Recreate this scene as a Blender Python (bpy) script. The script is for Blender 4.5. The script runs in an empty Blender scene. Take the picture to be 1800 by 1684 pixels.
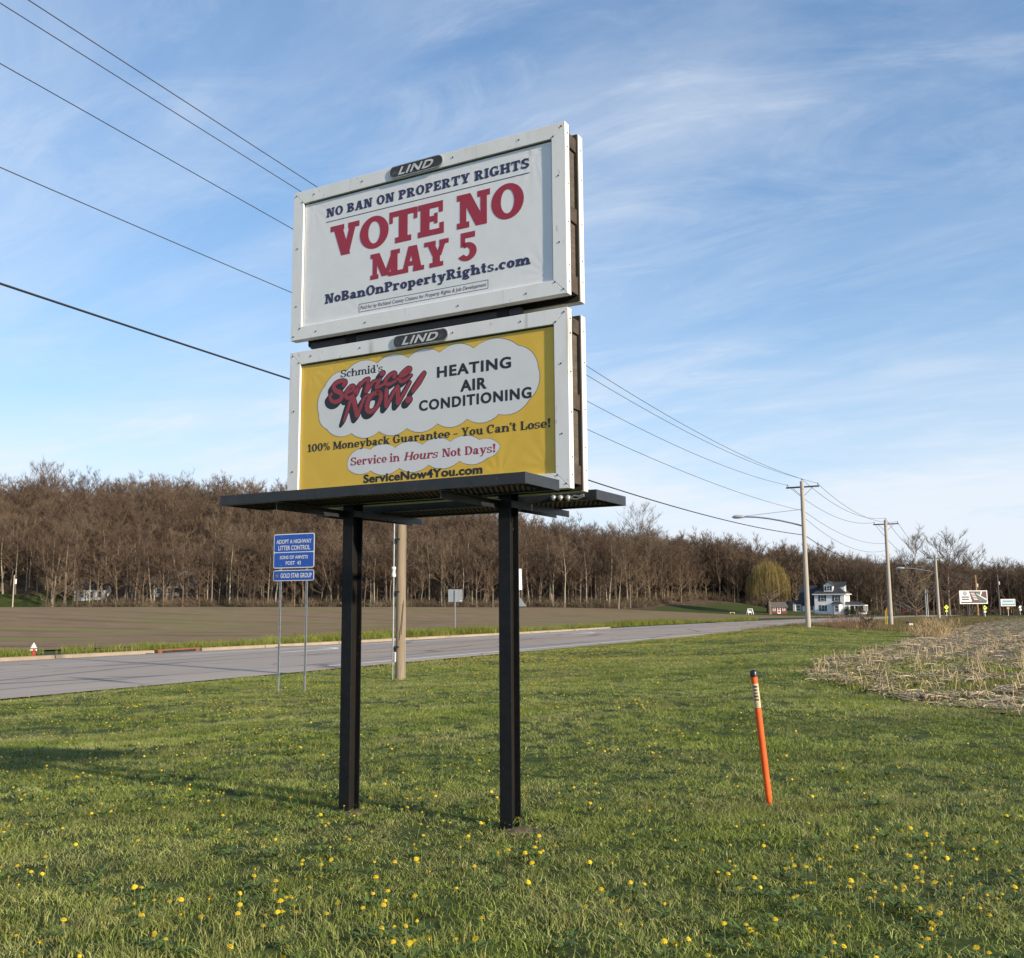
import bpy, math, random
import numpy as np
from mathutils import Vector, Matrix

# ------------------------------------------------------------------ camera
SC = bpy.context.scene
COL = SC.collection
EYE = 1.6
F_PX, CX, CY = 1690.0, 900.0, 842.0
RGT = Vector((0.999974884, 0.000907017, -0.007029086))
FWD = Vector((0.0, 0.99177718, 0.12797667))
UPV = Vector((0.007087360, -0.127973460, 0.991752270))
cam_d = bpy.data.cameras.new('camera')
cam = bpy.data.objects.new('camera', cam_d); COL.objects.link(cam)
cam_d.sensor_fit = 'HORIZONTAL'; cam_d.sensor_width = 36.0
cam_d.lens = 36.0 * F_PX / 1800.0
cam_d.clip_start = 0.05; cam_d.clip_end = 6000.0
cam.matrix_world = Matrix(((RGT.x, UPV.x, -FWD.x, 0), (RGT.y, UPV.y, -FWD.y, 0), (RGT.z, UPV.z, -FWD.z, EYE), (0, 0, 0, 1)))
SC.camera = cam

# ------------------------------------------------------------------ sun, sky, exposure
SUN_AZ, SUN_EL = math.radians(130.0), math.radians(20.0)       # azimuth from +Y towards +X
TO_SUN = Vector((math.sin(SUN_AZ) * math.cos(SUN_EL), math.cos(SUN_AZ) * math.cos(SUN_EL), math.sin(SUN_EL)))
sun_d = bpy.data.lights.new('sun', 'SUN'); sun = bpy.data.objects.new('sun', sun_d); COL.objects.link(sun)
sun_d.energy = 4.1; sun_d.angle = math.radians(1.5); sun_d.color = (1.0, 0.86, 0.66)
sun.rotation_euler = TO_SUN.to_track_quat('Z', 'Y').to_euler()
SC.view_settings.view_transform = 'Standard'; SC.view_settings.look = 'None'
SC.view_settings.exposure = 0.72; SC.view_settings.gamma = 1.0; SC.view_settings.use_curve_mapping = False
W = bpy.data.worlds.new('World'); SC.world = W; W.use_nodes = True

def build_world():
    nt = W.node_tree; nt.nodes.clear(); N = nt.nodes.new; L = nt.links.new
    out = N('ShaderNodeOutputWorld'); bg = N('ShaderNodeBackground'); bg.inputs[1].default_value = 0.125
    sky = N('ShaderNodeTexSky'); sky.sky_type = 'NISHITA'; sky.sun_disc = False
    sky.sun_elevation = SUN_EL; sky.sun_rotation = SUN_AZ; sky.altitude = 300; sky.air_density = 1.0; sky.dust_density = 0.6; sky.ozone_density = 1.6
    tc = N('ShaderNodeTexCoord'); sep = N('ShaderNodeSeparateXYZ'); L(tc.outputs['Generated'], sep.inputs[0])
    def M(op, a, b=None, c=None):
        m = N('ShaderNodeMath'); m.operation = op
        for i, v in enumerate((a, b, c)):
            if v is None: continue
            if isinstance(v, (int, float)): m.inputs[i].default_value = v
            else: L(v, m.inputs[i])
        return m.outputs[0]
    zc = M('MAXIMUM', sep.outputs[2], 0.0); den = M('ADD', zc, 0.16)
    u = M('DIVIDE', sep.outputs[0], den); v = M('DIVIDE', sep.outputs[1], den)
    cmb = N('ShaderNodeCombineXYZ'); L(u, cmb.inputs[0]); L(v, cmb.inputs[1])
    def noise(scale, detail, rough, rot, stretch, dist=0.0, loc=(0, 0, 0)):
        # long axis of the streaks lies at angle rot on the cloud sheet
        mp = N('ShaderNodeMapping'); mp.vector_type = 'TEXTURE'; mp.inputs['Rotation'].default_value = (0, 0, rot); mp.inputs['Scale'].default_value = stretch; mp.inputs['Location'].default_value = loc
        L(cmb.outputs[0], mp.inputs[0])
        t = N('ShaderNodeTexNoise'); t.inputs['Scale'].default_value = scale; t.inputs['Detail'].default_value = detail
        t.inputs['Roughness'].default_value = rough; t.inputs['Distortion'].default_value = dist; L(mp.outputs[0], t.inputs['Vector'])
        return t.outputs['Fac']
    def ramp(x, a, b):
        r = N('ShaderNodeMapRange'); r.interpolation_type = 'SMOOTHSTEP'; L(x, r.inputs[0])
        r.inputs[1].default_value = a; r.inputs[2].default_value = b; r.inputs[3].default_value = 0; r.inputs[4].default_value = 1
        return r.outputs[0]
    big = ramp(noise(0.75, 4, 0.5, 2.4, (1.5, 1, 1), 0.4, (4.3, 1.7, 0)), 0.30, 0.74)
    wisp = ramp(noise(1.25, 8, 0.60, 2.5, (2.3, .9, 1), 0.5, (0.4, 3.1, 0)), 0.34, 0.74)
    fine = ramp(noise(3.2, 9, 0.68, 2.7, (1.6, .7, 1), 1.1, (7.0, 1.0, 0)), 0.42, 0.80)
    c1 = M('MULTIPLY', wisp, M('MULTIPLY_ADD', big, 0.70, 0.30)); c2 = M('MULTIPLY', fine, M('MULTIPLY_ADD', big, .8, .2))
    cl = M('MULTIPLY_ADD', c1, 0.70, M('MULTIPLY', c2, 0.42))
    # the cloud sheet is seen edge-on low down, so it gathers there
    low = ramp(sep.outputs[2], 0.36, 0.0)
    bank = M('MULTIPLY', ramp(noise(.9, 5, .55, 0, (1, 1, 1), .3, (2.2, 8.0, 0)), .34, .58), ramp(sep.outputs[2], .20, .06))
    veil = M('ADD', M('MULTIPLY', low, M('MULTIPLY_ADD', big, 0.40, 0.30)), M('MULTIPLY', bank, .45))
    cl = M('MINIMUM', M('ADD', M('MULTIPLY', cl, M('MULTIPLY_ADD', low, 0.45, 0.85)), veil), 0.88)
    mix = N('ShaderNodeMix'); mix.data_type = 'RGBA'; L(cl, mix.inputs['Factor']); 
    hs = N('ShaderNodeMix'); hs.data_type = 'RGBA'; hs.blend_type = 'MULTIPLY'; hs.inputs['Factor'].default_value = 1.0
    # the phone's tone curve holds back the bright low sky
    vm = N('ShaderNodeVectorMath'); vm.operation = 'MULTIPLY_ADD'; L(sky.outputs[0], vm.inputs[0]); vm.inputs[1].default_value = (.13, .11, .085); vm.inputs[2].default_value = (1, 1, 1)
    vd = N('ShaderNodeVectorMath'); vd.operation = 'DIVIDE'; L(sky.outputs[0], vd.inputs[0]); L(vm.outputs[0], vd.inputs[1])
    L(vd.outputs[0], hs.inputs['A']); hs.inputs['B'].default_value = (1.00, 1.21, 1.36, 1)
    L(hs.outputs['Result'], mix.inputs['A']); mix.inputs['B'].default_value = (4.2, 4.45, 4.85, 1)
    L(mix.outputs['Result'], bg.inputs[0]); L(bg.outputs[0], out.inputs[0])
build_world()

# ------------------------------------------------------------------ helpers
rng = np.random.default_rng(7); random.seed(7)
def ray(x, y): return RGT * ((x - CX) / F_PX) + FWD + UPV * ((CY - y) / F_PX)
def at(x, y, Y):
    v = ray(x, y); return Vector((v.x, v.y, v.z)) * (Y / v.y) + Vector((0, 0, EYE))
def smooth(a, b, x):
    t = np.clip((np.asarray(x, float) - a) / (b - a), 0, 1); return t * t * (3 - 2 * t)

class MB:
    """collects faces and links them as ONE mesh object"""
    def __init__(s): s.v = []; s.f = []; s.m = []; s.sm = []
    def add(s, vs, fs, mi=0, sm=False):
        o = len(s.v); s.v += [tuple(p) for p in vs]
        for f in fs: s.f.append([o + i for i in f]); s.m.append(mi); s.sm.append(sm)
    def poly(s, pts, mi=0): s.add(pts, [list(range(len(pts)))], mi)
    def box(s, x0, y0, z0, x1, y1, z1, mi=0, M=None):
        p = [(x0, y0, z0), (x1, y0, z0), (x1, y1, z0), (x0, y1, z0), (x0, y0, z1), (x1, y0, z1), (x1, y1, z1), (x0, y1, z1)]
        if M is not None: p = [M @ Vector(q) for q in p]
        s.add(p, [(0, 3, 2, 1), (4, 5, 6, 7), (0, 1, 5, 4), (1, 2, 6, 5), (2, 3, 7, 6), (3, 0, 4, 7)], mi)
    def prism(s, pts, vec, mi=0):
        n = len(pts); v = Vector(vec); q = [Vector(p) for p in pts]; 
        nrm = Vector((0, 0, 0))
        for i in range(n): nrm += q[i].cross(q[(i + 1) % n])
        if nrm.dot(v) < 0: q.reverse()
        s.add([*q, *[p + v for p in q]], [list(range(n))[::-1], [n + i for i in range(n)]] + [[i, (i + 1) % n, n + (i + 1) % n, n + i] for i in range(n)], mi)
    def tube(s, path, rad, k=8, mi=0, cap=True, sm=True):
        path = [Vector(p) for p in path]; n = len(path)
        if not hasattr(rad, '__len__'): rad = [rad] * n
        vs = []
        ref = None
        for i in range(n):
            d = (path[min(i + 1, n - 1)] - path[max(i - 1, 0)]).normalized()
            if ref is None: ref = Vector((1, 0, 0)) if abs(d.x) < .8 else Vector((0, 1, 0))
            a = (ref - d * ref.dot(d)).normalized(); ref = a; b = d.cross(a)
            for j in range(k):
                t = 2 * math.pi * j / k; vs.append(path[i] + (a * math.cos(t) + b * math.sin(t)) * rad[i])
        fs = [[i * k + j, i * k + (j + 1) % k, (i + 1) * k + (j + 1) % k, (i + 1) * k + j] for i in range(n - 1) for j in range(k)]
        s.add(vs, fs, mi, sm)
        if cap:
            s.add(vs[:k], [list(range(k))[::-1]], mi); s.add(vs[-k:], [list(range(k))], mi)
    def bar(s, a, b, w, h, mi=0, up=(0, 0, 1)):
        a = Vector(a); b = Vector(b); d = (b - a).normalized(); u = Vector(up)
        x = d.cross(u).normalized() * (w / 2); y = x.cross(d).normalized() * (h / 2)
        p = [a - x - y, a + x - y, a + x + y, a - x + y]; s.prism(p, b - a, mi)
    def lathe(s, prof, k=16, mi=0, c=(0, 0, 0)):
        vs = [(c[0] + r * math.cos(2 * math.pi * j / k), c[1] + r * math.sin(2 * math.pi * j / k), c[2] + z) for r, z in prof for j in range(k)]
        s.add(vs, [[i * k + j, i * k + (j + 1) % k, (i + 1) * k + (j + 1) % k, (i + 1) * k + j] for i in range(len(prof) - 1) for j in range(k)], mi, True)
        if prof[0][0] > 1e-4: s.add(vs[:k], [list(range(k))[::-1]], mi)
        if prof[-1][0] > 1e-4: s.add(vs[-k:], [list(range(k))], mi)
    def mesh(s, name, mats):
        me = bpy.data.meshes.new(name); me.from_pydata(s.v, [], s.f)
        for m in (mats if isinstance(mats, (list, tuple)) else [mats]): me.materials.append(m)
        me.polygons.foreach_set('material_index', s.m); me.polygons.foreach_set('use_smooth', s.sm); me.update(); return me
    def build(s, name, mats, parent=None, loc=None, bevel=0):
        o = bpy.data.objects.new(name, s.mesh(name, mats)); COL.objects.link(o)
        if parent is not None: o.parent = parent
        if loc is not None: o.location = loc
        if bevel:
            b = o.modifiers.new('bevel', 'BEVEL'); b.width = bevel; b.segments = 2; b.limit_method = 'ANGLE'
        return o
def tag(o, label=None, cat=None, group=None, kind=None):
    for k, v in (('label', label), ('category', cat), ('group', group), ('kind', kind)):
        if v: o[k] = v
    return o
def empty(name, loc, rz=0.0, label=None, cat=None, group=None):
    o = bpy.data.objects.new(name, None); COL.objects.link(o); o.location = loc; o.rotation_euler = (0, 0, rz); o.empty_display_size = .2
    return tag(o, label, cat, group)
KIDS = {}
def children(o): return [c for c in COL.objects if c.parent == o]
def copy_tree(o, parent=None):
    c = o.copy(); COL.objects.link(c); c.parent = parent
    for ch in children(o): copy_tree(ch, c)
    return c

# ------------------------------------------------------------------ materials
def mat(name, col, rough=0.6, col2=None, scale=6.0, detail=5, bump=0.0, bscale=None, metal=0.0, stretch=(1, 1, 1), coord='Object', lo=.35, hi=.65, spec=0.5, trans=0.0, rnd=0.0, extra=None):
    m = bpy.data.materials.new(name); m.use_nodes = True; nt = m.node_tree; N = nt.nodes.new; L = nt.links.new
    b = nt.nodes['Principled BSDF']; b.inputs['Roughness'].default_value = rough; b.inputs['Metallic'].default_value = metal
    b.inputs['Specular IOR Level'].default_value = spec
    c = (*col, 1); b.inputs['Base Color'].default_value = c
    if col2 is not None or bump:
        if coord == 'World': src = N('ShaderNodeNewGeometry').outputs['Position']
        else: src = N('ShaderNodeTexCoord').outputs[coord]
        mp = N('ShaderNodeMapping'); mp.inputs['Scale'].default_value = stretch; L(src, mp.inputs[0])
        t = N('ShaderNodeTexNoise'); t.inputs['Scale'].default_value = scale; t.inputs['Detail'].default_value = detail; t.inputs['Roughness'].default_value = .62
        L(mp.outputs[0], t.inputs['Vector'])
        if col2 is not None:
            r = N('ShaderNodeValToRGB'); r.color_ramp.elements[0].position = lo; r.color_ramp.elements[1].position = hi
            r.color_ramp.elements[0].color = c; r.color_ramp.elements[1].color = (*col2, 1); L(t.outputs['Fac'], r.inputs[0])
            res = r.outputs[0]
            if extra:
                for (ecol, esc, elo, ehi, est) in extra:
                    mp2 = N('ShaderNodeMapping'); mp2.inputs['Scale'].default_value = est; mp2.inputs['Location'].default_value = (esc * 1.3, 2.1, .7); L(src, mp2.inputs[0])
                    t2 = N('ShaderNodeTexNoise'); t2.inputs['Scale'].default_value = esc; t2.inputs['Detail'].default_value = 6; L(mp2.outputs[0], t2.inputs['Vector'])
                    mr = N('ShaderNodeMapRange'); mr.interpolation_type = 'SMOOTHSTEP'; L(t2.outputs['Fac'], mr.inputs[0]); mr.inputs[1].default_value = elo; mr.inputs[2].default_value = ehi
                    mx = N('ShaderNodeMix'); mx.data_type = 'RGBA'; L(mr.outputs[0], mx.inputs['Factor']); L(res, mx.inputs['A']); mx.inputs['B'].default_value = (*ecol, 1); res = mx.outputs['Result']
            if rnd:
                oi = N('ShaderNodeObjectInfo'); hv = N('ShaderNodeHueSaturation'); L(res, hv.inputs['Color'])
                mr = N('ShaderNodeMapRange'); L(oi.outputs['Random'], mr.inputs[0]); mr.inputs[3].default_value = 1 - rnd; mr.inputs[4].default_value = 1 + rnd; L(mr.outputs[0], hv.inputs['Value'])
                m2 = N('ShaderNodeMath'); m2.operation = 'MULTIPLY_ADD'; L(oi.outputs['Random'], m2.inputs[0]); m2.inputs[1].default_value = .02; m2.inputs[2].default_value = .495; 
                L(m2.outputs[0], hv.inputs['Hue']); res = hv.outputs[0]
            L(res, b.inputs['Base Color'])
        if bump:
            bt = t
            if bscale:
                bt = N('ShaderNodeTexNoise'); bt.inputs['Scale'].default_value = bscale; bt.inputs['Detail'].default_value = 6; L(mp.outputs[0], bt.inputs['Vector'])
            bp = N('ShaderNodeBump'); bp.inputs['Strength'].default_value = bump; bp.inputs['Distance'].default_value = .02; L(bt.outputs['Fac'], bp.inputs['Height']); L(bp.outputs[0], b.inputs['Normal'])
    if trans:
        outn = nt.nodes['Material Output']; tr = N('ShaderNodeBsdfTranslucent'); ms = N('ShaderNodeMixShader'); ms.inputs[0].default_value = trans
        if b.inputs['Base Color'].is_linked: L(b.inputs['Base Color'].links[0].from_socket, tr.inputs[0])
        else: tr.inputs[0].default_value = c
        L(b.outputs[0], ms.inputs[1]); L(tr.outputs[0], ms.inputs[2]); L(ms.outputs[0], outn.inputs[0])
    return m
MT = {}
MT['white_metal'] = mat('white_metal', (.77, .77, .755), .42, (.69, .69, .665), 3, lo=.45, hi=.7, stretch=(1, 1, .35), extra=[((.42, .41, .36), 11, .60, .78, (1, 1, .10)), ((.50, .48, .42), 45, .66, .74, (1, 1, .3))])
MT['rear_metal'] = mat('rear_metal', (.74, .73, .70), .45, (.66, .65, .61), 4)
MT['post_black'] = mat('post_black', (.007, .008, .011), .5, (.012, .012, .013), 14, bump=.15, spec=.25, extra=[((.05, .03, .02), 22, .69, .76, (1, 1, .4)), ((.13, .12, .11), 60, .70, .74, (1, 1, .5))])
MT['post_rust'] = mat('post_rust', (.007, .0065, .006), .8, (.013, .010, .008), 9, spec=.2, bump=.3, stretch=(1, 1, .3))
MT['catwalk'] = mat('catwalk_steel', (.016, .018, .022), .42, (.028, .028, .03), 8, bump=.12, extra=[((.07, .05, .04), 30, .66, .74, (1, 1, 1))])
MT['grating'] = mat('grating_steel', (.012, .010, .010), .8, (.030, .016, .013), 5, spec=.15)
MT['wood'] = mat('weathered_timber', (.060, .048, .036), .85, (.125, .10, .075), 5, stretch=(1.2, 1.2, 9), bump=.4, lo=.3, hi=.7)
MT['wood_dark'] = mat('dark_timber', (.04, .027, .02), .85, (.09, .062, .042), 6, stretch=(6, 1.2, 1.2), bump=.3)
MT['void'] = mat('shade_black', (.02, .018, .016), .9, (.035, .03, .026), 8)  # near-black colour stands in for shade in the gaps round the posters
MT['screw'] = mat('screw_steel', (.10, .09, .08), .5, metal=.6)
MT['navy'] = mat('navy_ink', (.030, .030, .085), .5, (.036, .036, .095), 30)
MT['red'] = mat('red_ink', (.33, .022, .045), .5, (.36, .03, .055), 25)
MT['ink'] = mat('black_ink', (.016, .018, .024), .5, (.022, .024, .03), 30)
MT['logored'] = mat('logo_red_ink', (.30, .035, .05), .5, (.33, .045, .06), 25)
MT['cloud'] = mat('pale_print', (.66, .67, .675), .5, (.70, .705, .71), 3)
MT['grey_line'] = mat('grey_outline_ink', (.20, .19, .16), .5)
# ------------------------------------------------------------------ terrain
TH = 0.504
RD = np.array([math.sin(TH), math.cos(TH)]); RN = np.array([-RD[1], RD[0]])      # along / across (left) the road
N0, N1 = 22.4, 37.6
def tn(x, y): return x * RD[0] + y * RD[1], x * RN[0] + y * RN[1]
def xy(t, n): return RD[0] * t + RN[0] * n, RD[1] * t + RN[1] * n
def zroad(t):
    t = np.asarray(t, float); q = np.clip(t, -60, 300)
    z = -0.5 - .37 * q / 100 - .128 * (q / 100) ** 2
    return z - np.clip(t - 300, 0, 200) * .011
def far_edge(t):      # the turn lane widens the road beyond the kerb
    t = np.asarray(t, float); return N1 + .3 - .9 * smooth(20, 45, t) + 2.1 * smooth(70, 105, t) - 5.0 * smooth(150, 260, t)
def bend(t): return -45.0 * smooth(330, 760, t) ** 1.5       # far off the road swings right
def terrain(x, y):
    x = np.asarray(x, float); y = np.asarray(y, float)
    t = x * RD[0] + y * RD[1]; n = x * RN[0] + y * RN[1] - bend(t); zr = zroad(t); fe = far_edge(t)
    m = np.maximum(smooth(3, 19, n), smooth(14, 80, t)); m = np.where(t < -5, np.maximum(m, smooth(-5, -60, t)), m)
    z = zr * m - .02 + .04 * smooth(9, 16, np.hypot(x, y))
    z = z + .40 * np.exp(-((t - 74) / 24) ** 2) * smooth(22.2, 17.5, n) * smooth(9, 16, n)
    z = z - .35 * np.exp(-((t - 112) / 16) ** 2) * np.exp(-((n - 11) / 7) ** 2)
    un = .035 * np.sin(x * .9 + 1.3) * np.sin(y * .7) + .03 * np.sin(x * .31 + y * .43) 
    z = z + un * smooth(3, 8, np.hypot(x - .5, y - 7.5)) * smooth(22.3, 20, n) * smooth(130, 60, y)
    z = np.where((n > N0 - .6) & (n < fe + .12), zr - .14, z)
    z = np.where((n <= N0 - .6) & (n > N0 - 2.4), z * (1 - smooth(N0 - 2.4, N0 - .6, n)) + (zr - .05) * smooth(N0 - 2.4, N0 - .6, n), z)
    far = zr + .06 + 2.3 * smooth(52, 125, n)
    z = np.where(n >= fe + .12, far, z)
    hh = 24.5 * (1 - smooth(-115, 105, x)) + 3.5
    z = z + hh * smooth(262, 350, y) * smooth(45, 70, n)
    z = z + 16 * smooth(420, 900, np.hypot(x, y)) * smooth(30, 140, n)
    z = z + 10 * smooth(600, 1100, np.hypot(x, y)) * smooth(40, -100, n)
    return z
def hz(x, y): return float(terrain(x, y))
def G(px, py, lo=3.0, hi=600.0):
    """where a line of sight meets the terrain"""
    v = np.array(ray(px, py)); v = v / v[1]
    Y = np.geomspace(lo, hi, 4000); d = EYE + v[2] * Y - terrain(v[0] * Y, Y)
    i = int(np.argmax(d < 0)) if (d < 0).any() else len(Y) - 1
    y = Y[i]; return Vector((v[0] * y, y, hz(v[0] * y, y)))

def axis(lo, hi, dense_lo, dense_hi, fine, growth=1.12):
    a = list(np.arange(dense_lo, dense_hi + 1e-6, fine)); st = fine
    while a[-1] < hi: st *= growth; a.append(a[-1] + st)
    st = fine
    while a[0] > lo: st *= growth; a.insert(0, a[0] - st)
    return np.array(a)
def sheet(name, fx, us, vs, mtl, lift=0.0, label=None):
    U, V = np.meshgrid(us, vs, indexing='ij'); X, Y = fx(U, V); Z = terrain(X, Y) + lift
    P = np.stack([X, Y, Z], -1).reshape(-1, 3); a, b = U.shape
    i = np.arange(a * b).reshape(a, b)
    F = np.stack([i[:-1, :-1], i[1:, :-1], i[1:, 1:], i[:-1, 1:]], -1).reshape(-1, 4)
    me = bpy.data.meshes.new(name); me.from_pydata(P.tolist(), [], F.tolist()); me.materials.append(mtl)
    me.polygons.foreach_set('use_smooth', [True] * len(F)); me.update()
    o = bpy.data.objects.new(name, me); COL.objects.link(o); o['kind'] = 'structure'
    return o

# ground material: lawn soil under the blades, mown stripes, woodland floor
def ground_material():
    m = bpy.data.materials.new('ground'); m.use_nodes = True; nt = m.node_tree; N = nt.nodes.new; L = nt.links.new
    b = nt.nodes['Principled BSDF']; b.inputs['Roughness'].default_value = .9; b.inputs['Specular IOR Level'].default_value = .1
    pos = N('ShaderNodeNewGeometry').outputs['Position']; sp = N('ShaderNodeSeparateXYZ'); L(pos, sp.inputs[0])
    def noise(s, d=5, st=(1, 1, 1)):
        mp = N('ShaderNodeMapping'); mp.inputs['Scale'].default_value = st; L(pos, mp.inputs[0])
        t = N('ShaderNodeTexNoise'); t.inputs['Scale'].default_value = s; t.inputs['Detail'].default_value = d; L(mp.outputs[0], t.inputs['Vector']); return t.outputs['Fac']
    def ramp(f, *st):
        r = N('ShaderNodeValToRGB'); L(f, r.inputs[0]); e = r.color_ramp.elements
        while len(e) < len(st): e.new(.5)
        for k, (p, c) in enumerate(st): e[k].position = p; e[k].color = (*c, 1)
        return r.outputs[0]
    def mix(f, a, c):
        x = N('ShaderNodeMix'); x.data_type = 'RGBA'; L(f, x.inputs['Factor']); L(a, x.inputs['A'])
        if isinstance(c, tuple): x.inputs['B'].default_value = (*c, 1)
        else: L(c, x.inputs['B'])
        return x.outputs['Result']
    def step(v, a, c):
        r = N('ShaderNodeMapRange'); r.interpolation_type = 'SMOOTHSTEP'; L(v, r.inputs[0]); r.inputs[1].default_value = a; r.inputs[2].default_value = c; return r.outputs[0]
    grass = ramp(noise(.35, 6), (.3, (.055, .080, .018)), (.5, (.085, .115, .026)), (.72, (.12, .14, .042)))
    fine = ramp(noise(9, 4), (.3, (.022, .032, .009)), (.6, (.060, .080, .022)))
    grass = mix(step(noise(3.0), .2, .55), grass, fine)
    # woodland floor: beyond the far edge of the field
    wob = N('ShaderNodeMath'); wob.operation = 'MULTIPLY_ADD'; L(noise(.06, 4), wob.inputs[0]); wob.inputs[1].default_value = 26; L(sp.outputs[1], wob.inputs[2])
    litter = ramp(noise(.5, 6), (.3, (.060, .043, .030)), (.55, (.105, .076, .052)), (.75, (.15, .115, .08)))
    # the yard lawn near the houses lies beyond x > 40
    edge = N('ShaderNodeMath'); edge.operation = 'MULTIPLY_ADD'; L(step(sp.outputs[0], 18, 75), edge.inputs[0]); edge.inputs[1].default_value = -46; L(wob.outputs[0], edge.inputs[2])
    yard = N('ShaderNodeMath'); yard.operation = 'MULTIPLY_ADD'; L(step(sp.outputs[0], -112, -124), yard.inputs[0]); yard.inputs[1].default_value = -26; L(edge.outputs[0], yard.inputs[2])
    col = mix(step(yard.outputs[0], 268, 276), grass, litter)
    L(col, b.inputs['Base Color'])
    bp = N('ShaderNodeBump'); bp.inputs['Strength'].default_value = .5; bp.inputs['Distance'].default_value = .05; L(noise(12, 6), bp.inputs['Height']); L(bp.outputs[0], b.inputs['Normal'])
    return m
MT['ground'] = ground_material()
gt = axis(-800, 2600, -8, 120, .6, 1.045); gn = axis(-1500, 1500, -24, 42, .4, 1.05)
ground = sheet('ground', lambda u, v: xy(u, v), gt, gn, MT['ground'])

# plowed field left of the road up to the woods
MT['soil'] = mat('plowed_soil', (.165, .110, .064), .95, (.240, .168, .100), .35, coord='World', bump=.6, bscale=6, spec=.1, detail=8, lo=.3, hi=.7,
                 extra=[((.175, .160, .058), .09, .45, .66, (.5, 1.4, 1)), ((.145, .092, .058), .16, .52, .68, (.35, 1.6, 1)), ((.36, .29, .185), 1.4, .63, .74, (.25, 2.0, 1))])
def field_xy(u, v):
    # v: 0..1 from the verge to the wood's edge; u: x at the far edge
    far_y = 263 - 6 * smooth(-60, -140, u) + 4 * np.sin(u * .05) - 34 * smooth(25, 62, u)
    nb = N1 + 3.2 + 2.0 * np.sin(u * .045 + 1)
    # near point: same direction through the far point, down to the verge line, measured across the road
    t, n = tn(u, far_y); n2 = nb + (n - nb) * v
    return xy(t + (v - 1) * 0, np.maximum(n2, nb))
field = sheet('plowed_field', field_xy, np.concatenate([np.linspace(-420, -150, 30), np.linspace(-145, 66, 90)]), np.linspace(0, 1, 60) ** 1.3, MT['soil'], .07)

# road
def road_material():
    m = bpy.data.materials.new('worn_asphalt'); m.use_nodes = True; nt = m.node_tree; N = nt.nodes.new; L = nt.links.new
    b = nt.nodes['Principled BSDF']; b.inputs['Roughness'].default_value = .85; b.inputs['Specular IOR Level'].default_value = .25
    tc = N('ShaderNodeTexCoord').outputs['UV']
    def noise(s, st, d=6):
        mp = N('ShaderNodeMapping'); mp.inputs['Scale'].default_value = st; L(tc, mp.inputs[0])
        t = N('ShaderNodeTexNoise'); t.inputs['Scale'].default_value = s; t.inputs['Detail'].default_value = d; L(mp.outputs[0], t.inputs['Vector']); return t
    r = N('ShaderNodeValToRGB'); L(noise(.25, (.12, 1, 1)).outputs['Fac'], r.inputs[0]); e = r.color_ramp.elements
    e[0].position = .3; e[0].color = (.275, .235, .205, 1); e[1].position = .7; e[1].color = (.36, .312, .272, 1)
    g = N('ShaderNodeValToRGB'); L(noise(30, (1, 1, 1)).outputs['Fac'], g.inputs[0]); g.color_ramp.elements[0].color = (.82, .82, .82, 1); g.color_ramp.elements[1].color = (1.15, 1.14, 1.12, 1)
    mu = N('ShaderNodeMix'); mu.data_type = 'RGBA'; mu.blend_type = 'MULTIPLY'; mu.inputs['Factor'].default_value = 1; L(r.outputs[0], mu.inputs['A']); L(g.outputs[0], mu.inputs['B'])
    # cracks: edges of stretched, wobbling cells
    def cracks(sc, st, w, seed):
        mp = N('ShaderNodeMapping'); mp.inputs['Scale'].default_value = st; mp.inputs['Location'].default_value = (seed, seed * .7, 0); L(tc, mp.inputs[0])
        wb = N('ShaderNodeMix'); wb.data_type = 'RGBA'; wb.inputs['Factor'].default_value = .12; L(mp.outputs[0], wb.inputs['A']); L(noise(.7, (1, 1, 1)).outputs['Color'], wb.inputs['B'])
        v = N('ShaderNodeTexVoronoi'); v.feature = 'DISTANCE_TO_EDGE'; v.inputs['Scale'].default_value = sc; L(wb.outputs['Result'], v.inputs['Vector'])
        s = N('ShaderNodeMapRange'); L(v.outputs['Distance'], s.inputs[0]); s.inputs[1].default_value = 0; s.inputs[2].default_value = w; s.inputs[3].default_value = 1; s.inputs[4].default_value = 0
        return s.outputs[0]
    c = mu.outputs['Result']
    for sc, st, w, sd, k in ((.30, (.16, 1, 1), .028, 3.1, .75), (.55, (.3, 1, 1), .016, 11.7, .5)):
        q = N('ShaderNodeMath'); q.operation = 'MULTIPLY'; L(cracks(sc, st, w, sd), q.inputs[0]); q.inputs[1].default_value = k
        x = N('ShaderNodeMix'); x.data_type = 'RGBA'; L(q.outputs[0], x.inputs['Factor']); L(c, x.inputs['A']); x.inputs['B'].default_value = (.055, .05, .048, 1); c = x.outputs['Result']
    L(c, b.inputs['Base Color'])
    return m
MT['asphalt'] = road_material()
def road_pt(t, n, lift=0.0):
    x, y = xy(t, n + bend(t)); return Vector((float(x), float(y), float(zroad(t)) + lift))
tt = np.concatenate([np.arange(-60, 160, 2.0), np.arange(160, 620, 6.0)])
us = np.linspace(0, 1, 9)
P = []; UV = []
for t in tt:
    a, b = N0 - .35, float(far_edge(t)); a += 1.2 * float(smooth(150, 260, t))
    for k in us:
        n = a + (b - a) * k; p = road_pt(t, n, .0 - .05 * (k * 2 - 1) ** 2 * .6); P.append(p); UV.append((t, n))
Fc = [[i * 9 + j, i * 9 + j + 1, (i + 1) * 9 + j + 1, (i + 1) * 9 + j] for i in range(len(tt) - 1) for j in range(8)]
me = bpy.data.meshes.new('road'); me.from_pydata([tuple(p) for p in P], [], [f[::-1] for f in Fc]); me.materials.append(MT['asphalt'])
uvl = me.uv_layers.new(name='along'); 
for lp in me.loops: uvl.data[lp.index].uv = UV[lp.vertex_index]
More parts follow.
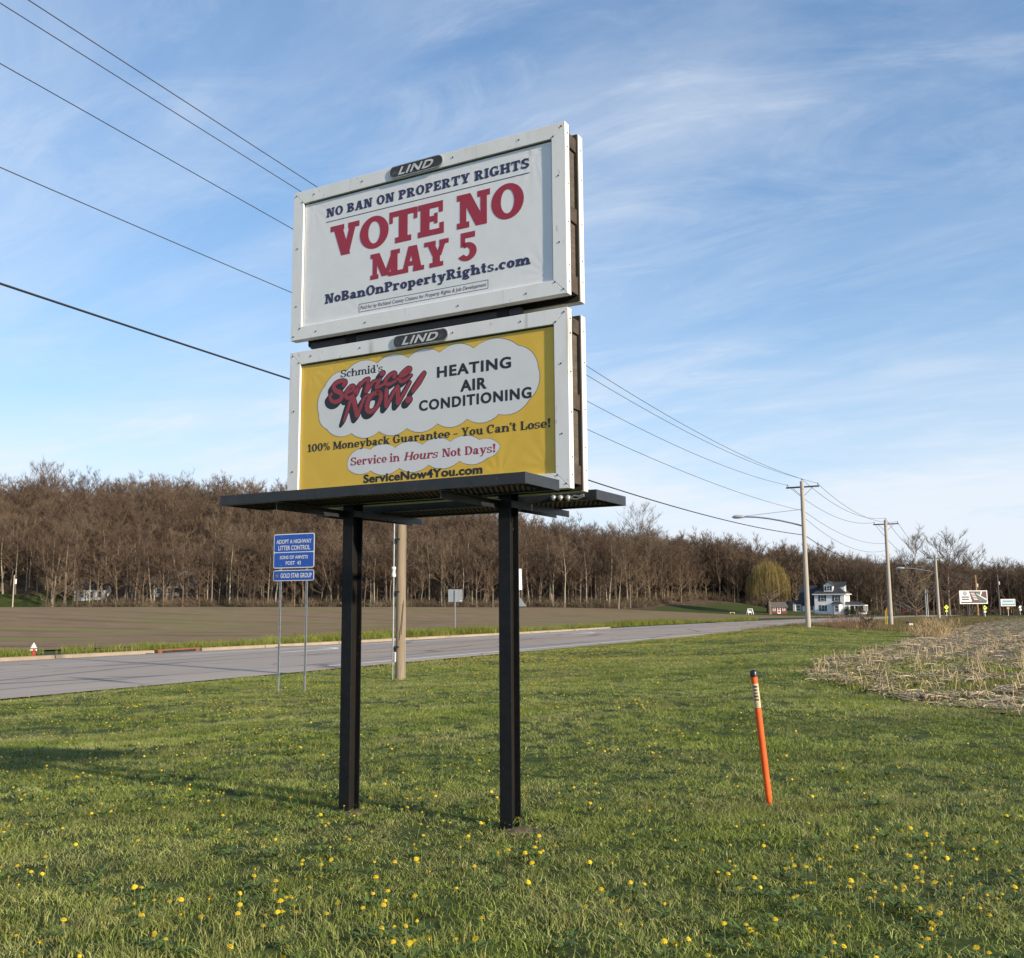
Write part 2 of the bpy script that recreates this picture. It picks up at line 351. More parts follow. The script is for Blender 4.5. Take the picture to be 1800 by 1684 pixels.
me.polygons.foreach_set('use_smooth', [True] * len(me.polygons)); me.update()
road = bpy.data.objects.new('road', me); COL.objects.link(road); road['kind'] = 'structure'
def rz_(t, n):
    a, b = N0 - .35, float(far_edge(t)); a += 1.2 * float(smooth(150, 260, t)); k = min(max((n - a) / (b - a), 0), 1); return float(zroad(t)) - .03 * (k * 2 - 1) ** 2
def road_tn(px, py):
    p = G(px, py); 
    v = np.array(ray(px, py)); v = v / v[1]; Y = np.geomspace(10, 600, 20000); X = v[0] * Y; t, n = tn(X, Y); d = EYE + v[2] * Y - zroad(t)
    i = int(np.argmax(d < 0)); return float(t[i]), float(n[i])
MT['white_paint'] = mat('worn_white_paint', (.70, .69, .66), .7, (.46, .44, .41), 1.2, coord='World', lo=.55, hi=.8)
MT['yellow_paint'] = mat('worn_yellow_paint', (.58, .30, .07), .7, (.38, .23, .11), 1.0, coord='World', lo=.5, hi=.78)
def stripe(mb, pts, w):
    pts = [Vector((a, b, 0)) for a, b in pts]
    fine = []
    for a, b in zip(pts[:-1], pts[1:]):
        k = max(1, int((b - a).length / 3)); fine += [a.lerp(b, i / k) for i in range(k)]
    fine.append(pts[-1]); L_ = []; R_ = []
    for i, p in enumerate(fine):
        d = (fine[min(i + 1, len(fine) - 1)] - fine[max(i - 1, 0)]).normalized(); s = Vector((-d.y, d.x, 0)) * w / 2
        for q, dst in ((p + s, L_), (p - s, R_)): 
            r = road_pt(q.x, q.y); r.z = rz_(q.x, q.y) + .006; dst.append(r)
    n = len(fine); mb.add(L_ + R_, [[i, i + n, i + n + 1, i + 1][::-1] for i in range(n - 1)])
wl = MB(); yl = MB(); ar = MB()
a = [road_tn(*p) for p in ((357, 1151.5), (470, 1143.5), (598, 1135), (760, 1124.5), (900, 1115.5), (1000, 1110))]
nn = sum(p[1] for p in a) / len(a)
stripe(wl, [(a[0][0], nn), (a[-1][0] + 4, nn)], .2)
stripe(wl, [(28, N0 + .75), (60, N0 + .75), (120, N0 + .8), (200, N0 + 1.6), (330, N0 + 1.9)], .16)
stripe(wl, [(112, N1 + .4), (200, N1 - 1.2), (330, N1 - 3.4)], .16)
ny = N0 + 5.6
stripe(yl, [(36, ny), (120, ny), (330, ny + .4)], .16); stripe(yl, [(36, ny + .34), (110, ny + .34)], .16)
stripe(yl, [(96, ny + 3.6), (150, ny + 2.4), (200, ny + .8)], .16)
for k in range(3): stripe(yl, [(97 + k * 9, ny + .4), (101 + k * 9, ny + 3.2)], .5)
def arrow(c_t, c_n, s):
    # straight shaft with a head turning left, laid on the road
    for pts, w in (([(c_t - 2.2 * s, c_n), (c_t + .6 * s, c_n)], .32), ([(c_t + .6 * s, c_n), (c_t + 1.1 * s, c_n + .7)], .32)): stripe(ar, pts, w)
    h = [(c_t + .75 * s, c_n + .35), (c_t + 1.7 * s, c_n + 1.05), (c_t + .55 * s, c_n + 1.35)]
    q = []
    for t_, n_ in h: r = road_pt(t_, n_); r.z = rz_(t_, n_) + .011; q.append(r)
    nrm = (q[1] - q[0]).cross(q[2] - q[0]); ar.add(q if nrm.z > 0 else q[::-1], [(0, 1, 2)])
for px_, py_ in ((560, 1141.5), (1030, 1112.5)): c = road_tn(px_, py_); arrow(c[0], c[1] - .4, 1.5)
for nm, mb, m in (('road_edge_line', wl, 'white_paint'), ('road_centre_line', yl, 'yellow_paint'), ('road_arrow_marking', ar, 'white_paint')):
    mb.build(nm, MT[m])['kind'] = 'structure'
# kerb with joints, and the rusty inlet that interrupts it
MT['concrete'] = mat('kerb_concrete', (.27, .205, .14), .9, (.35, .275, .195), .8, coord='World', bump=.3, bscale=20)
MT['rust'] = mat('rusty_iron', (.16, .062, .028), .85, (.24, .10, .045), 6, bump=.3)
kb = MB(); t_in = road_tn(380, 1147)[0]; t_end = road_tn(1075, 1104)[0]
def kerb_run(t0, t1):
    prof = [(-.02, -.10), (-.0, .0), (.03, .13), (.07, .15), (.22, .155), (.24, .13), (.24, -.10)]
    ts = np.linspace(t0, t1, max(2, int((t1 - t0) / 1.5)))
    rows = []
    for t in ts:
        e = float(far_edge(t)); b_ = road_pt(t, 0).z
        row = []
        for dn, dz in prof: x, y = xy(t, e + dn); row.append((x, y, float(zroad(t)) - .03 + dz))
        rows.append(row)
    k = len(prof); kb.add([p for r_ in rows for p in r_], [[i * k + j, (i + 1) * k + j, (i + 1) * k + j + 1, i * k + j + 1][::-1] for i in range(len(ts) - 1) for j in range(k - 1)])
    kb.add(rows[0], [list(range(k))]); kb.add(rows[-1], [list(range(k))[::-1]])
t = -58.0
while t < t_end:
    e = min(t + 6.1, t_end)
    lo, hi = t_in - 1.4, t_in + 1.4
    segs = [(t, min(e, lo)), (max(t, hi), e)] if (t < hi and e > lo) else [(t, e)]
    for a0, a1 in segs:
        if a1 - a0 > .3: kerb_run(a0 + .025, a1 - .025)
    t = e
kb.build('kerb', MT['concrete'])['kind'] = 'structure'
inl = MB(); e = float(far_edge(t_in)); c0 = Vector((*map(float, xy(t_in, e + .12)), float(zroad(t_in))))
root = empty('storm_drain', c0, math.atan2(RD[1], RD[0]), 'rusty iron storm drain inlet set in the concrete kerb of the road', 'drain')
b = MB(); b.box(-1.3, -.14, -.1, 1.3, .16, .15); b.build('inlet_casting', MT['rust'], root, bevel=.01)
b = MB(); b.box(-1.05, -.15, -.02, 1.05, -.13, .085); b.build('opening_shade', MT['void'], root)  # near-black slab on the casting stands in for the shaded inlet mouth
# ------------------------------------------------------------------ lettering
def R4(x0, y0, x1, y1): return [(x0, y0), (x1, y0), (x1, y1), (x0, y1)]
def para(x0, y0, x1, y1, w): return [(x0, y0), (x0 + w, y0), (x1 + w, y1), (x1, y1)]
def ring(cx, cy, rx, ry, tx, ty, a0=0, a1=360, n=None):
    n = n or max(6, int(abs(a1 - a0) / 12)); out = []
    for i in range(n):
        q = []
        for a, o in ((a0 + (a1 - a0) * i / n, 0), (a0 + (a1 - a0) * (i + 1) / n, 0), (a0 + (a1 - a0) * (i + 1) / n, 1), (a0 + (a1 - a0) * i / n, 1)):
            r = math.radians(a); q.append((cx + (rx - tx * o) * math.cos(r), cy + (ry - ty * o) * math.sin(r)))
        out.append(q)
    return out
def disc(cx, cy, r, n=16): return [(cx + r * math.cos(2 * math.pi * i / n), cy + r * math.sin(2 * math.pi * i / n)) for i in range(n)]
def slab_glyphs(t, s, e, h):
    """a bracketless slab alphabet: t stem, s slab, e slab overhang, h hairline; cap height 1, x-height X"""
    g = {}; X = .69
    def G_(c, w, *pr):
        polys = []
        for p in pr: polys += p if isinstance(p[0], list) else [p]
        g[c] = (polys, w)
    W = 1.02; G_('A', W, para(e, 0, .36, 1, h + .04), para(W - e - t - .02, 0, .40, 1, t + .02), R4(.24, .24, .72, .24 + h), R4(0, 0, .36, s), R4(W - .46, 0, W, s))
    st = R4(e, 0, e + t, 1); sb = R4(0, 0, e + .06, s); sp = R4(0, 1 - s, e + .06, 1)
    G_('B', .92, st, sb, sp, ring(.44, .735, .40, .265, t, h, -90, 90), R4(e, 1 - h, .45, 1), R4(e, .47, .45, .47 + h), ring(.46, .27, .45, .27, t, h, -90, 90), R4(e, 0, .47, h), R4(e, .54 - h, .47, .54))
    G_('C', .96, ring(.49, .5, .49, .51, t, h, 48, 312), R4(.76, .62, .88, .98))
    G_('D', .98, st, sb, sp, ring(.43, .5, .54, .5, t, h, -90, 90), R4(e, 1 - h, .44, 1), R4(e, 0, .44, h))
    G_('E', .86, st, R4(0, 0, .82, s), R4(0, 1 - s, .80, 1), R4(e, .5 - s / 2, .62, .5 + s / 2), R4(.70, 0, .84, .34), R4(.68, .66, .81, 1), R4(.53, .34, .64, .66))
    G_('G', 1.04, ring(.49, .5, .49, .51, t, h, 48, 330), R4(.76, .62, .88, .98), R4(.68, .05, .68 + t * .95, .47), R4(.56, .47 - s, 1.02, .47))
    W = 1.08; G_('H', W, R4(e, 0, e + t, 1), R4(W - e - t, 0, W - e, 1), R4(e, .5 - h / 2, W - e, .5 + h / 2), R4(0, 0, 2 * e + t, s), R4(0, 1 - s, 2 * e + t, 1), R4(W - 2 * e - t, 0, W, s), R4(W - 2 * e - t, 1 - s, W, 1))
    W = 2 * e + t; G_('I', W, st, R4(0, 0, W, s), R4(0, 1 - s, W, 1))
    G_('L', .82, st, R4(0, 0, .78, s), R4(.66, 0, .80, .36), R4(0, 1 - s, 2 * e + t, 1))
    W = 1.28; G_('M', W, R4(.10, 0, .10 + h + .02, 1), R4(0, 0, .36, s), R4(0, 1 - s, .3, 1), R4(W - .10 - t, 0, W - .10, 1), R4(W - .20 - t, 0, W, s), R4(W - .30, 1 - s, W, 1), para(.50, .06, .10, 1, t), para(.58, .06, W - .12 - t * .7, 1, h + .03))
    W = 1.06; G_('N', W, R4(.10, 0, .10 + h + .03, 1), R4(0, 0, .40, s), R4(0, 1 - s, .3, 1), R4(W - .13 - h, 0, W - .10, 1), R4(W - .40, 1 - s, W, 1), para(W - .12 - t - .03, 0, .10, 1, t + .04))
    G_('O', 1.0, ring(.5, .5, .5, .515, t, h * .95))
    G_('P', .88, st, R4(0, 0, 2 * e + t + .04, s), sp, ring(.44, .70, .44, .30, t, h, -90, 90), R4(e, 1 - h, .45, 1), R4(e, .40, .45, .40 + h))
    G_('R', 1.0, st, R4(0, 0, 2 * e + t, s), sp, ring(.44, .71, .43, .29, t, h, -90, 90), R4(e, 1 - h, .45, 1), R4(e, .42, .45, .42 + h), para(.66, 0, .38, .46, t), R4(.64, 0, 1.0, s))
    def S_(k, ky): 
        f = lambda P: [[(x * k, y * ky) for x, y in p] for p in P]
        return f(ring(.42, .735, .41, .27, t, h, 25, 272)) + f(ring(.42, .27, .43, .275, t, h, -155, 92)) + f([R4(.69, .66, .80, .98), R4(.01, .02, .12, .35)])
    g['S'] = (S_(1, 1), .88); g['s'] = (S_(.74, X), .66)
    W = .94; G_('T', W, R4(W / 2 - t / 2, 0, W / 2 + t / 2, 1), R4(0, 1 - s, W, 1), R4(0, .64, .12, 1), R4(W - .12, .64, W, 1), R4(.20, 0, W - .20, s))
    W = 1.04; G_('V', W, para(.40, 0, .08, 1, t + .03), para(.45, 0, W - .12 - h - .03, 1, h + .05), R4(0, 1 - s, t + .20, 1), R4(W - .40, 1 - s, W, 1))
    W = 1.0; G_('Y', W, para(.5 - t / 2, .40, .08, 1, t), para(.48, .40, W - .12 - h, 1, h + .04), R4(.5 - t / 2, 0, .5 + t / 2, .48), R4(0, 1 - s, t + .18, 1), R4(W - .38, 1 - s, W, 1), R4(.22, 0, .78, s))
    G_('5', .82, R4(.12, .50, .12 + h + .02, 1), R4(.12, 1 - s - .03, .74, 1), ring(.38, .32, .43, .33, t, h, -150, 128))
    G_('a', .80, ring(.29, .21, .28, .215, t * .9, h * .8), R4(.40, 0, .40 + t, .46), ring(.36, .44, .31, .26, t, h, 0, 165), R4(.42, 0, .78, s * .9))
    G_('b', .84, R4(.06, 0, .06 + t, 1), R4(0, 1 - s, .06 + t, 1), ring(.44, X / 2, .38, X / 2 + .01, t, h))
    G_('c', .70, ring(.37, X / 2, .37, X / 2 + .01, t, h, 48, 312), R4(.54, .42, .65, X - .02))
    G_('d', .88, ring(.38, X / 2, .38, X / 2 + .01, t, h), R4(.47, 0, .47 + t, 1), R4(.34, 1 - s, .47 + t, 1), R4(.5, 0, .86, s))
    G_('e', .76, ring(.38, X / 2, .38, X / 2 + .01, t, h, 0, 318), R4(.08, X / 2 - .07, .75, X / 2 - .07 + h * .8))
    G_('g', .82, ring(.35, .45, .33, .24, t * .9, h * .85), ring(.37, -.12, .37, .17, t * .7, h * .8), R4(.06, .06, .24, .26), R4(.06, .02, .6, .02 + h), R4(.50, X - s, .80, X))
    arch = lambda cx, rx: ring(cx, X - .33, rx, .335, t, h, 0, 180)
    W = .96; n_ = [R4(.08, 0, .08 + t, X), R4(0, X - s, .1, X), R4(0, 0, .16 + t, s)] + arch(.50, .37) + [R4(.87 - t, 0, .87, X - .32), R4(.80 - t, 0, W, s)]
    g['n'] = (n_, W); g['h'] = (n_ + [R4(.08, 0, .08 + t, 1), R4(0, 1 - s, .1, 1)], W)
    W = 1.42; g['m'] = ([R4(.08, 0, .08 + t, X), R4(0, X - s, .1, X), R4(0, 0, .15 + t, s)] + arch(.48, .35) + [R4(.83 - t, 0, .83, X - .32), R4(.77 - t, 0, .88, s)] + arch(.97, .35) + [R4(1.32 - t, 0, 1.32, X - .32), R4(1.26 - t, 0, W, s)], W)
    W = .2 + t; G_('i', W, R4(.1, 0, .1 + t, X), R4(0, X - s, .12, X), R4(0, 0, W, s), disc(.1 + t / 2, .92, .145))
    G_('k', .94, R4(.08, 0, .08 + t, 1), R4(0, 1 - s, .1, 1), R4(0, 0, .16 + t, s), para(.28, .26, .58, X, h + .05), para(.56, 0, .32, .42, t), R4(.54, 0, .92, s), R4(.5, X - s, .86, X))
    G_('o', .78, ring(.385, X / 2, .385, X / 2 + .01, t, h))
    G_('p', .86, R4(.08, -.30, .08 + t, X), R4(0, X - s, .1, X), R4(0, -.30, .16 + t, -.30 + s), ring(.46, X / 2, .38, X / 2 + .01, t, h))
    G_('r', .72, R4(.08, 0, .08 + t, X), R4(0, X - s, .1, X), R4(0, 0, .20 + t, s), ring(.48, X - .25, .26, .26, t * .5, h, 20, 170), disc(.58, X - .13, .125))
    G_('t', .58, R4(.10, .12, .10 + t, .92), R4(0, X - s, .50, X), ring(.36, .20, .26, .205, t, h, 180, 300), R4(.34, 0, .50, h))
    W = .94; G_('u', W, R4(.08, .3, .08 + t, X), R4(0, X - s, .1, X), ring(.44, .30, .36, .31, t, h, 180, 360), R4(.80 - t, 0, .80, X), R4(.74 - t, X - s, .8, X), R4(.8 - t, 0, W, s))
    W = .88; v_ = [para(.33, 0, .08, X, t), para(.38, 0, W - .10 - h, X, h + .04), R4(0, X - s, t + .17, X), R4(W - .32, X - s, W, X)]
    g['v'] = (v_, W); g['y'] = (v_ + [para(.20, -.30, .36, .02, h + .04), R4(.04, -.31, .34, -.31 + s)], W)
    G_('1', .60, R4(.2, 0, .2 + t, 1), R4(.02, 0, .38 + t, s), para(.02, .72, .2, 1, .2)); G_('0', .84, ring(.42, .5, .40, .51, t, h))
    G_('%', 1.06, ring(.24, .74, .22, .26, t * .6, h * .8), ring(.80, .26, .22, .26, t * .6, h * .8), para(.22, 0, .72, 1, .1))
    G_('!', .36, [(.12, .32), (.24, .32), (.34, 1), (.02, 1)], disc(.18, .13, .14)); G_("'", .24, [(.09, .66), (.15, .66), (.23, 1), (.01, 1)]); G_('-', .62, R4(.05, .30, .57, .30 + h)); G_('.', .34, disc(.17, .14, .15))
    g[' '] = ([], .34); return g
SLAB = slab_glyphs(.295, .175, .085, .175); COOPER = slab_glyphs(.24, .085, .075, .10); SERIF = slab_glyphs(.215, .085, .07, .10)
def slab_text(mb, txt, font, x0, x1, z, cap, mi=0, slant=0.0, track=.07, lift=.0003, y0=0.0):
    polys = []; x = 0
    for ch in txt:
        pr, w = font[ch]
        for p in pr: polys.append([(px + x + slant * py, py) for px, py in p])
        x += w + track
    tot = x - track; k = (x1 - x0) / tot
    for i, p in enumerate(polys):
        q = [(x0 + a * k, y0 - lift - .00002 * (i % 23), z + b * cap) for a, b in p]
        ar = sum(p[j][0] * p[(j + 1) % len(p)][1] - p[(j + 1) % len(p)][0] * p[j][1] for j in range(len(p)))
        mb.poly(q if ar > 0 else q[::-1], mi)
def sans_mesh(txt, weight=0.0, space=1.0):
    cu = bpy.data.curves.new('text', 'FONT'); cu.body = txt; cu.size = 1.0; cu.offset = weight; cu.space_character = space; cu.resolution_u = 4
    ob = bpy.data.objects.new('text', cu); me = bpy.data.meshes.new_from_object(ob); 
    vs = [tuple(v.co) for v in me.vertices]; fs = [tuple(p.vertices) for p in me.polygons]
    bpy.data.objects.remove(ob); bpy.data.curves.remove(cu); bpy.data.meshes.remove(me); return vs, fs
def sans_text(mb, txt, x0, x1, z, cap, mi=0, weight=.02, slant=0.0, lift=.0003, y0=0.0, space=1.0, fat=0.0):
    """fit the text's width to x0..x1 and a capital's height to cap, standing on z, facing -y"""
    vs, fs = sans_mesh(txt, weight, space); 
    if not vs: return
    hv, _ = sans_mesh('H', weight); h0 = min(v[1] for v in hv); h1 = max(v[1] for v in hv)
    s = [(v[0] + slant * v[1], v[1]) for v in vs]; a = min(p[0] for p in s); b = max(p[0] for p in s)
    k = (x1 - x0) / (b - a)
    hh = (h1 - h0) / cap
    for i, (dx, dz) in enumerate(((0, 0), (1, .4), (-1, -.4), (.6, -.6), (-.6, .6)) if fat else ((0, 0),)):
        mb.add([(x0 + (p[0] - a) * k + dx * fat * cap, y0 - lift - i * .00002, z + (p[1] - h0) / hh + dz * fat * cap) for p in s], fs, mi)
def stroke_polys(path, w):
    """a brush stroke with round ends: path [(x,y)], w one width or one per point -> polygons"""
    P = [Vector((a, b, 0)) for a, b in path]; n = len(P); ws = [w] * n if not hasattr(w, '__len__') else list(w)
    # smooth the path
    if n > 2:
        Q = []; V = []
        for i in range(n - 1):
            p0, p1, p2, p3 = P[max(i - 1, 0)], P[i], P[i + 1], P[min(i + 2, n - 1)]
            for k in range(6):
                u = k / 6; Q.append(.5 * ((2 * p1) + (p2 - p0) * u + (2 * p0 - 5 * p1 + 4 * p2 - p3) * u * u + (3 * p1 - p0 - 3 * p2 + p3) * u ** 3)); V.append(ws[i] * (1 - u) + ws[i + 1] * u)
        Q.append(P[-1]); V.append(ws[-1]); P, ws, n = Q, V, len(Q)
    out = []
    for i in range(n - 1):
        d = (P[i + 1] - P[i]).normalized(); s = Vector((-d.y, d.x, 0)); a, b = ws[i] / 2, ws[i + 1] / 2
        out.append([tuple((P[i] + s * a)[:2]), tuple((P[i] - s * a)[:2]), tuple((P[i + 1] - s * b)[:2]), tuple((P[i + 1] + s * b)[:2])])
        out.append(disc(P[i].x, P[i].y, a, 14))
    out.append(disc(P[-1].x, P[-1].y, ws[-1] / 2, 14)); return out
def flat_polys(mb, polys, mi, lift, step=.000005):
    for i, p in enumerate(polys):
        ar = sum(p[j][0] * p[(j + 1) % len(p)][1] - p[(j + 1) % len(p)][0] * p[j][1] for j in range(len(p)))
        q = p if ar > 0 else p[::-1]; mb.poly([(a, -lift - step * (i % 17), b) for a, b in q], mi)

# ------------------------------------------------------------------ the two-deck billboard
BW, BH, Z1 = 2.642, 1.339, 2.414; Z2 = Z1 + BH + .104; BYAW = -0.4972
board = empty('billboard', (-1.906, 8.088, 0.0), BYAW, 'tall two-deck billboard on two black steel posts with a catwalk, in the lawn', 'billboard')
FW = .115; FD = .071
def frame(name, zb, y0, y1, mtl, label):
    mb = MB(); g = .0012
    o = [(0, zb), (BW, zb), (BW, zb + BH), (0, zb + BH)]; i = [(FW, zb + FW), (BW - FW, zb + FW), (BW - FW, zb + BH - FW), (FW, zb + BH - FW)]
    for a in range(4):
        b = (a + 1) % 4; quad = [o[a], o[b], i[b], i[a]]
        cx = sum(q[0] for q in quad) / 4; cz = sum(q[1] for q in quad) / 4
        quad = [(q[0] + (cx - q[0]) / max(abs(cx - q[0]), .3) * g * .0 + (g if q[0] < cx else -g) * (1 if a % 2 == 0 else 0), q[1] + (g if q[1] < cz else -g) * (1 if a % 2 else 0)) for q in quad]
        mb.prism([(q[0], y0, q[1]) for q in quad], (0, y1 - y0, 0))
    f = mb.build(name, mtl, board, bevel=.003); f['label'] = label
    return f
fr_up = frame('sign_frame', Z2, 0, FD, MT['white_metal'], 'white mitred frame round the vote poster')
fr_lo = frame('sign_frame', Z1, 0, FD, MT['white_metal'], 'white mitred frame round the yellow poster')
rr_up = frame('rear_frame', Z2, .242, .316, MT['rear_metal'], 'white edge of the upper rear sign')
rr_lo = frame('rear_frame', Z1, .242, .316, MT['rear_metal'], 'white edge of the lower rear sign')
# screws along the frames
sm = MB(); sm.tube([(0, .004, 0), (0, -.004, 0)], .0065, 8); sme = sm.mesh('screw', MT['screw'])
def screws(parent, zb, yf):
    pts = []
    for s in (.03, .55, 1.45, 2.05): pts += [((s + .25, yf, zb + .05), 0), ((s + .2, yf, zb + BH - .055), 0)]
    for k in (.30, .82): pts += [((.055, yf, zb + k), 0), ((BW - .06, yf, zb + k + .1), 0)]
    for c in ((.03, .035), (.10, .10)): pts += [((BW - c[0], yf, zb + c[1]), 0), ((BW - c[0], yf, zb + BH - c[1]), 0), ((c[0], yf, zb + c[1]), 0), ((c[0], yf, zb + BH - c[1]), 0)]
    for (p, _r) in pts:
        o = bpy.data.objects.new('screw', sme); COL.objects.link(o); o.parent = parent; o.location = p
    for k in (.10, .23, .56, .86, 1.15, 1.26):
        o = bpy.data.objects.new('screw', sme); COL.objects.link(o); o.parent = parent; o.location = (BW, yf + FD * .55, zb + k); o.rotation_euler = (0, 0, math.pi / 2)
screws(fr_up, Z2, 0); screws(fr_lo, Z1, 0)
for fr_, zb in ((rr_up, Z2), (rr_lo, Z1)):
    for k in (.16, .33, .62, .98, 1.22):
        o = bpy.data.objects.new('screw', sme); COL.objects.link(o); o.parent = fr_; o.location = (BW, .28, zb + k); o.rotation_euler = (0, 0, math.pi / 2)
# posters
def poster_mat(name, col, col2):
    m = mat(name, col, .45, col2, 4, coord='Object'); nt = m.node_tree; N = nt.nodes.new; L = nt.links.new; b = nt.nodes['Principled BSDF']
    tc = N('ShaderNodeTexCoord').outputs['Object']
    sep = N('ShaderNodeSeparateXYZ'); L(tc, sep.inputs[0])
    mp = N('ShaderNodeMapping'); mp.inputs['Scale'].default_value = (3, 1, 2); L(tc, mp.inputs[0])
    t = N('ShaderNodeTexNoise'); t.inputs['Scale'].default_value = 3.2; t.inputs['Detail'].default_value = 4; t.inputs['Distortion'].default_value = .8; L(mp.outputs[0], t.inputs['Vector'])
    bp = N('ShaderNodeBump'); bp.inputs['Strength'].default_value = .14; bp.inputs['Distance'].default_value = .006; L(t.outputs['Fac'], bp.inputs['Height']); L(bp.outputs[0], b.inputs['Normal'])
    return m
MT['poster_white'] = poster_mat('white_poster', (.73, .735, .74), (.77, .775, .78)); MT['poster_yellow'] = poster_mat('yellow_poster', (.68, .435, .045), (.73, .475, .055))
PY = .019                                            # the posters sit this far behind the frame's face
def poster(zb, mtl, label, lumps):
    # a vinyl sheet: slightly slack, pulled towards its fixings along the edges
    nx, nz = 150, 76; x0, x1 = FW + .006, BW - FW - .010; z0, z1 = zb + FW - .004, zb + BH - FW - .013
    X, Zz = np.meshgrid(np.linspace(x0, x1, nx), np.linspace(z0, z1, nz), indexing='ij')
    D = np.zeros_like(X)
    for (fx, fz, amp, k) in lumps:
        dx, dz = X - fx, Zz - fz; r = np.hypot(dx, dz) + 1e-3; a = np.arctan2(dz, dx); D += amp * 3.0 * (.5 + .5 * np.sin(a * k)) * np.exp(-r / .12) * np.minimum(r / .05, 1)
    edge = np.minimum(np.minimum(X - x0, x1 - X), np.minimum(Zz - z0, z1 - Zz)); D = D * np.clip(edge / .012, 0, 1)
    P_ = np.stack([X, PY + D, Zz], -1).reshape(-1, 3); i = np.arange(nx * nz).reshape(nx, nz)
    Fq = np.stack([i[:-1, :-1], i[1:, :-1], i[1:, 1:], i[:-1, 1:]], -1).reshape(-1, 4)
    me = bpy.data.meshes.new('poster'); me.from_pydata(P_.tolist(), [], Fq.tolist()); me.materials.append(mtl); me.polygons.foreach_set('use_smooth', [True] * len(Fq)); me.update()
    o = bpy.data.objects.new('poster', me); COL.objects.link(o); o.parent = board; o['label'] = label; return o
po_up = poster(Z2, MT['poster_white'], 'white poster lettered in navy and red', [(2.36, 5.02, .0016, 17), (.2, 5.05, .001, 13), (2.48, 4.04, .0014, 15), (.16, 4.02, .0012, 15), (1.2, 5.07, .0006, 12), (1.8, 5.07, .0006, 14), (.75, 3.99, .0007, 11)])
po_lo = poster(Z1, MT['poster_yellow'], 'yellow poster with a white cloud and a red logo', [(.45, 3.62, .0013, 17), (.85, 3.62, .0016, 19), (1.17, 3.62, .0012, 17), (.2, 3.6, .0012, 13), (2.05, 2.55, .0014, 11), (1.7, 3.62, .0008, 15), (2.46, 2.57, .0012, 13)])
LY = PY - .0011
def part(mb, name, m, parent): 
    o = mb.build(name, m, parent, loc=(0, LY, 0)); return o
# upper poster: words
b = MB(); slab_text(b, 'NO BAN ON PROPERTY RIGHTS', SLAB, .357, 2.331, 4.9065, .080, track=.10); part(b, 'lettering', MT['navy'], po_up)
b = MB(); b.box(.357, -.0005, 4.862, 2.331, -.0002, 4.8675); part(b, 'rule', MT['navy'], po_up)
b = MB(); slab_text(b, 'VOTE', SLAB, .405, 1.562, 4.5385, .275, track=.02); part(b, 'lettering', MT['red'], po_up); b = MB(); slab_text(b, 'NO', SLAB, 1.678, 2.280, 4.5365, .28, track=.04); part(b, 'lettering', MT['red'], po_up)
b = MB(); slab_text(b, 'MAY', SLAB, .833, 1.602, 4.268, .219, track=.0); part(b, 'lettering', MT['red'], po_up); b = MB(); slab_text(b, '5', SLAB, 1.688, 1.862, 4.266, .232); part(b, 'lettering', MT['red'], po_up)
b = MB(); slab_text(b, 'NoBanOnPropertyRights.com', SLAB, .357, 2.331, 4.139, .084, track=.06); part(b, 'lettering', MT['navy'], po_up)
b = MB()
for x0, z0, x1, z1 in ((.720, 4.010, 1.963, 4.013), (.720, 4.077, 1.963, 4.080), (.720, 4.013, .723, 4.077), (1.960, 4.013, 1.963, 4.077)): b.box(x0, -.0005, z0, x1, -.0002, z1)
part(b, 'disclaimer_box', MT['navy'], po_up)
b = MB(); sans_text(b, 'Paid for by Richland County Citizens for Property Rights & Job Development', .735, 1.945, 4.031, .030, weight=.0, slant=.22); part(b, 'lettering', MT['navy'], po_up)
# lower poster: cloud
def scallop(pts, bulge):
    out = []; n = len(pts); cx = sum(p[0] for p in pts) / n; cz = sum(p[1] for p in pts) / n
    for i in range(n):
        a = Vector(pts[i]); c = Vector(pts[(i + 1) % n]); m = (a + c) / 2; d = c - a; nrm = Vector((d.y, -d.x)).normalized()
        if nrm.dot(m - Vector((cx, cz))) < 0: nrm = -nrm
        for k in range(8):
            u = k / 8; p = a.lerp(c, u) + nrm * d.length * bulge * math.sin(math.pi * u) ** .8; out.append((p.x, p.y))
    return out
cl = scallop([(.315, 3.19), (.375, 3.42), (.60, 3.525), (.915, 3.55), (1.22, 3.555), (1.52, 3.56), (1.83, 3.553), (2.22, 3.52), (2.385, 3.33), (2.31, 3.10), (2.05, 3.015), (1.77, 3.005), (1.50, 2.995), (1.21, 2.985), (.94, 2.985), (.66, 2.995), (.40, 3.055)], .17)
def ccw(p):
    a = sum(p[i][0] * p[(i + 1) % len(p)][2] - p[(i + 1) % len(p)][0] * p[i][2] for i in range(len(p))); return p if a > 0 else p[::-1]
b = MB(); b.poly(ccw([(x, .0004, z) for x, z in cl])); b2 = MB(); b2.poly(ccw([(1.35 + (x - 1.35) * 1.006, .0007, 3.27 + (z - 3.27) * 1.016) for x, z in cl]))
cloud = part(b, 'cloud', MT['cloud'], po_lo); part(b2, 'cloud_outline', MT['grey_line'], po_lo)
bub = scallop([(.63, 2.70), (.66, 2.815), (.85, 2.84), (1.10, 2.835), (1.36, 2.838), (1.62, 2.84), (1.88, 2.83), (2.06, 2.77), (1.95, 2.69), (1.70, 2.685), (1.42, 2.675), (1.14, 2.67), (.86, 2.67)], .16)
b = MB(); b.poly(ccw([(x, .0004, z) for x, z in bub])); part(b, 'cloud', MT['cloud'], po_lo); b = MB(); b.poly(ccw([(1.35 + (x - 1.35) * 1.006, .0007, 2.76 + (z - 2.76) * 1.04) for x, z in bub])); part(b, 'cloud_outline', MT['grey_line'], po_lo)
b = MB(); slab_text(b, "Schmid's", SERIF, .541, .971, 3.4745, .064, track=.05)
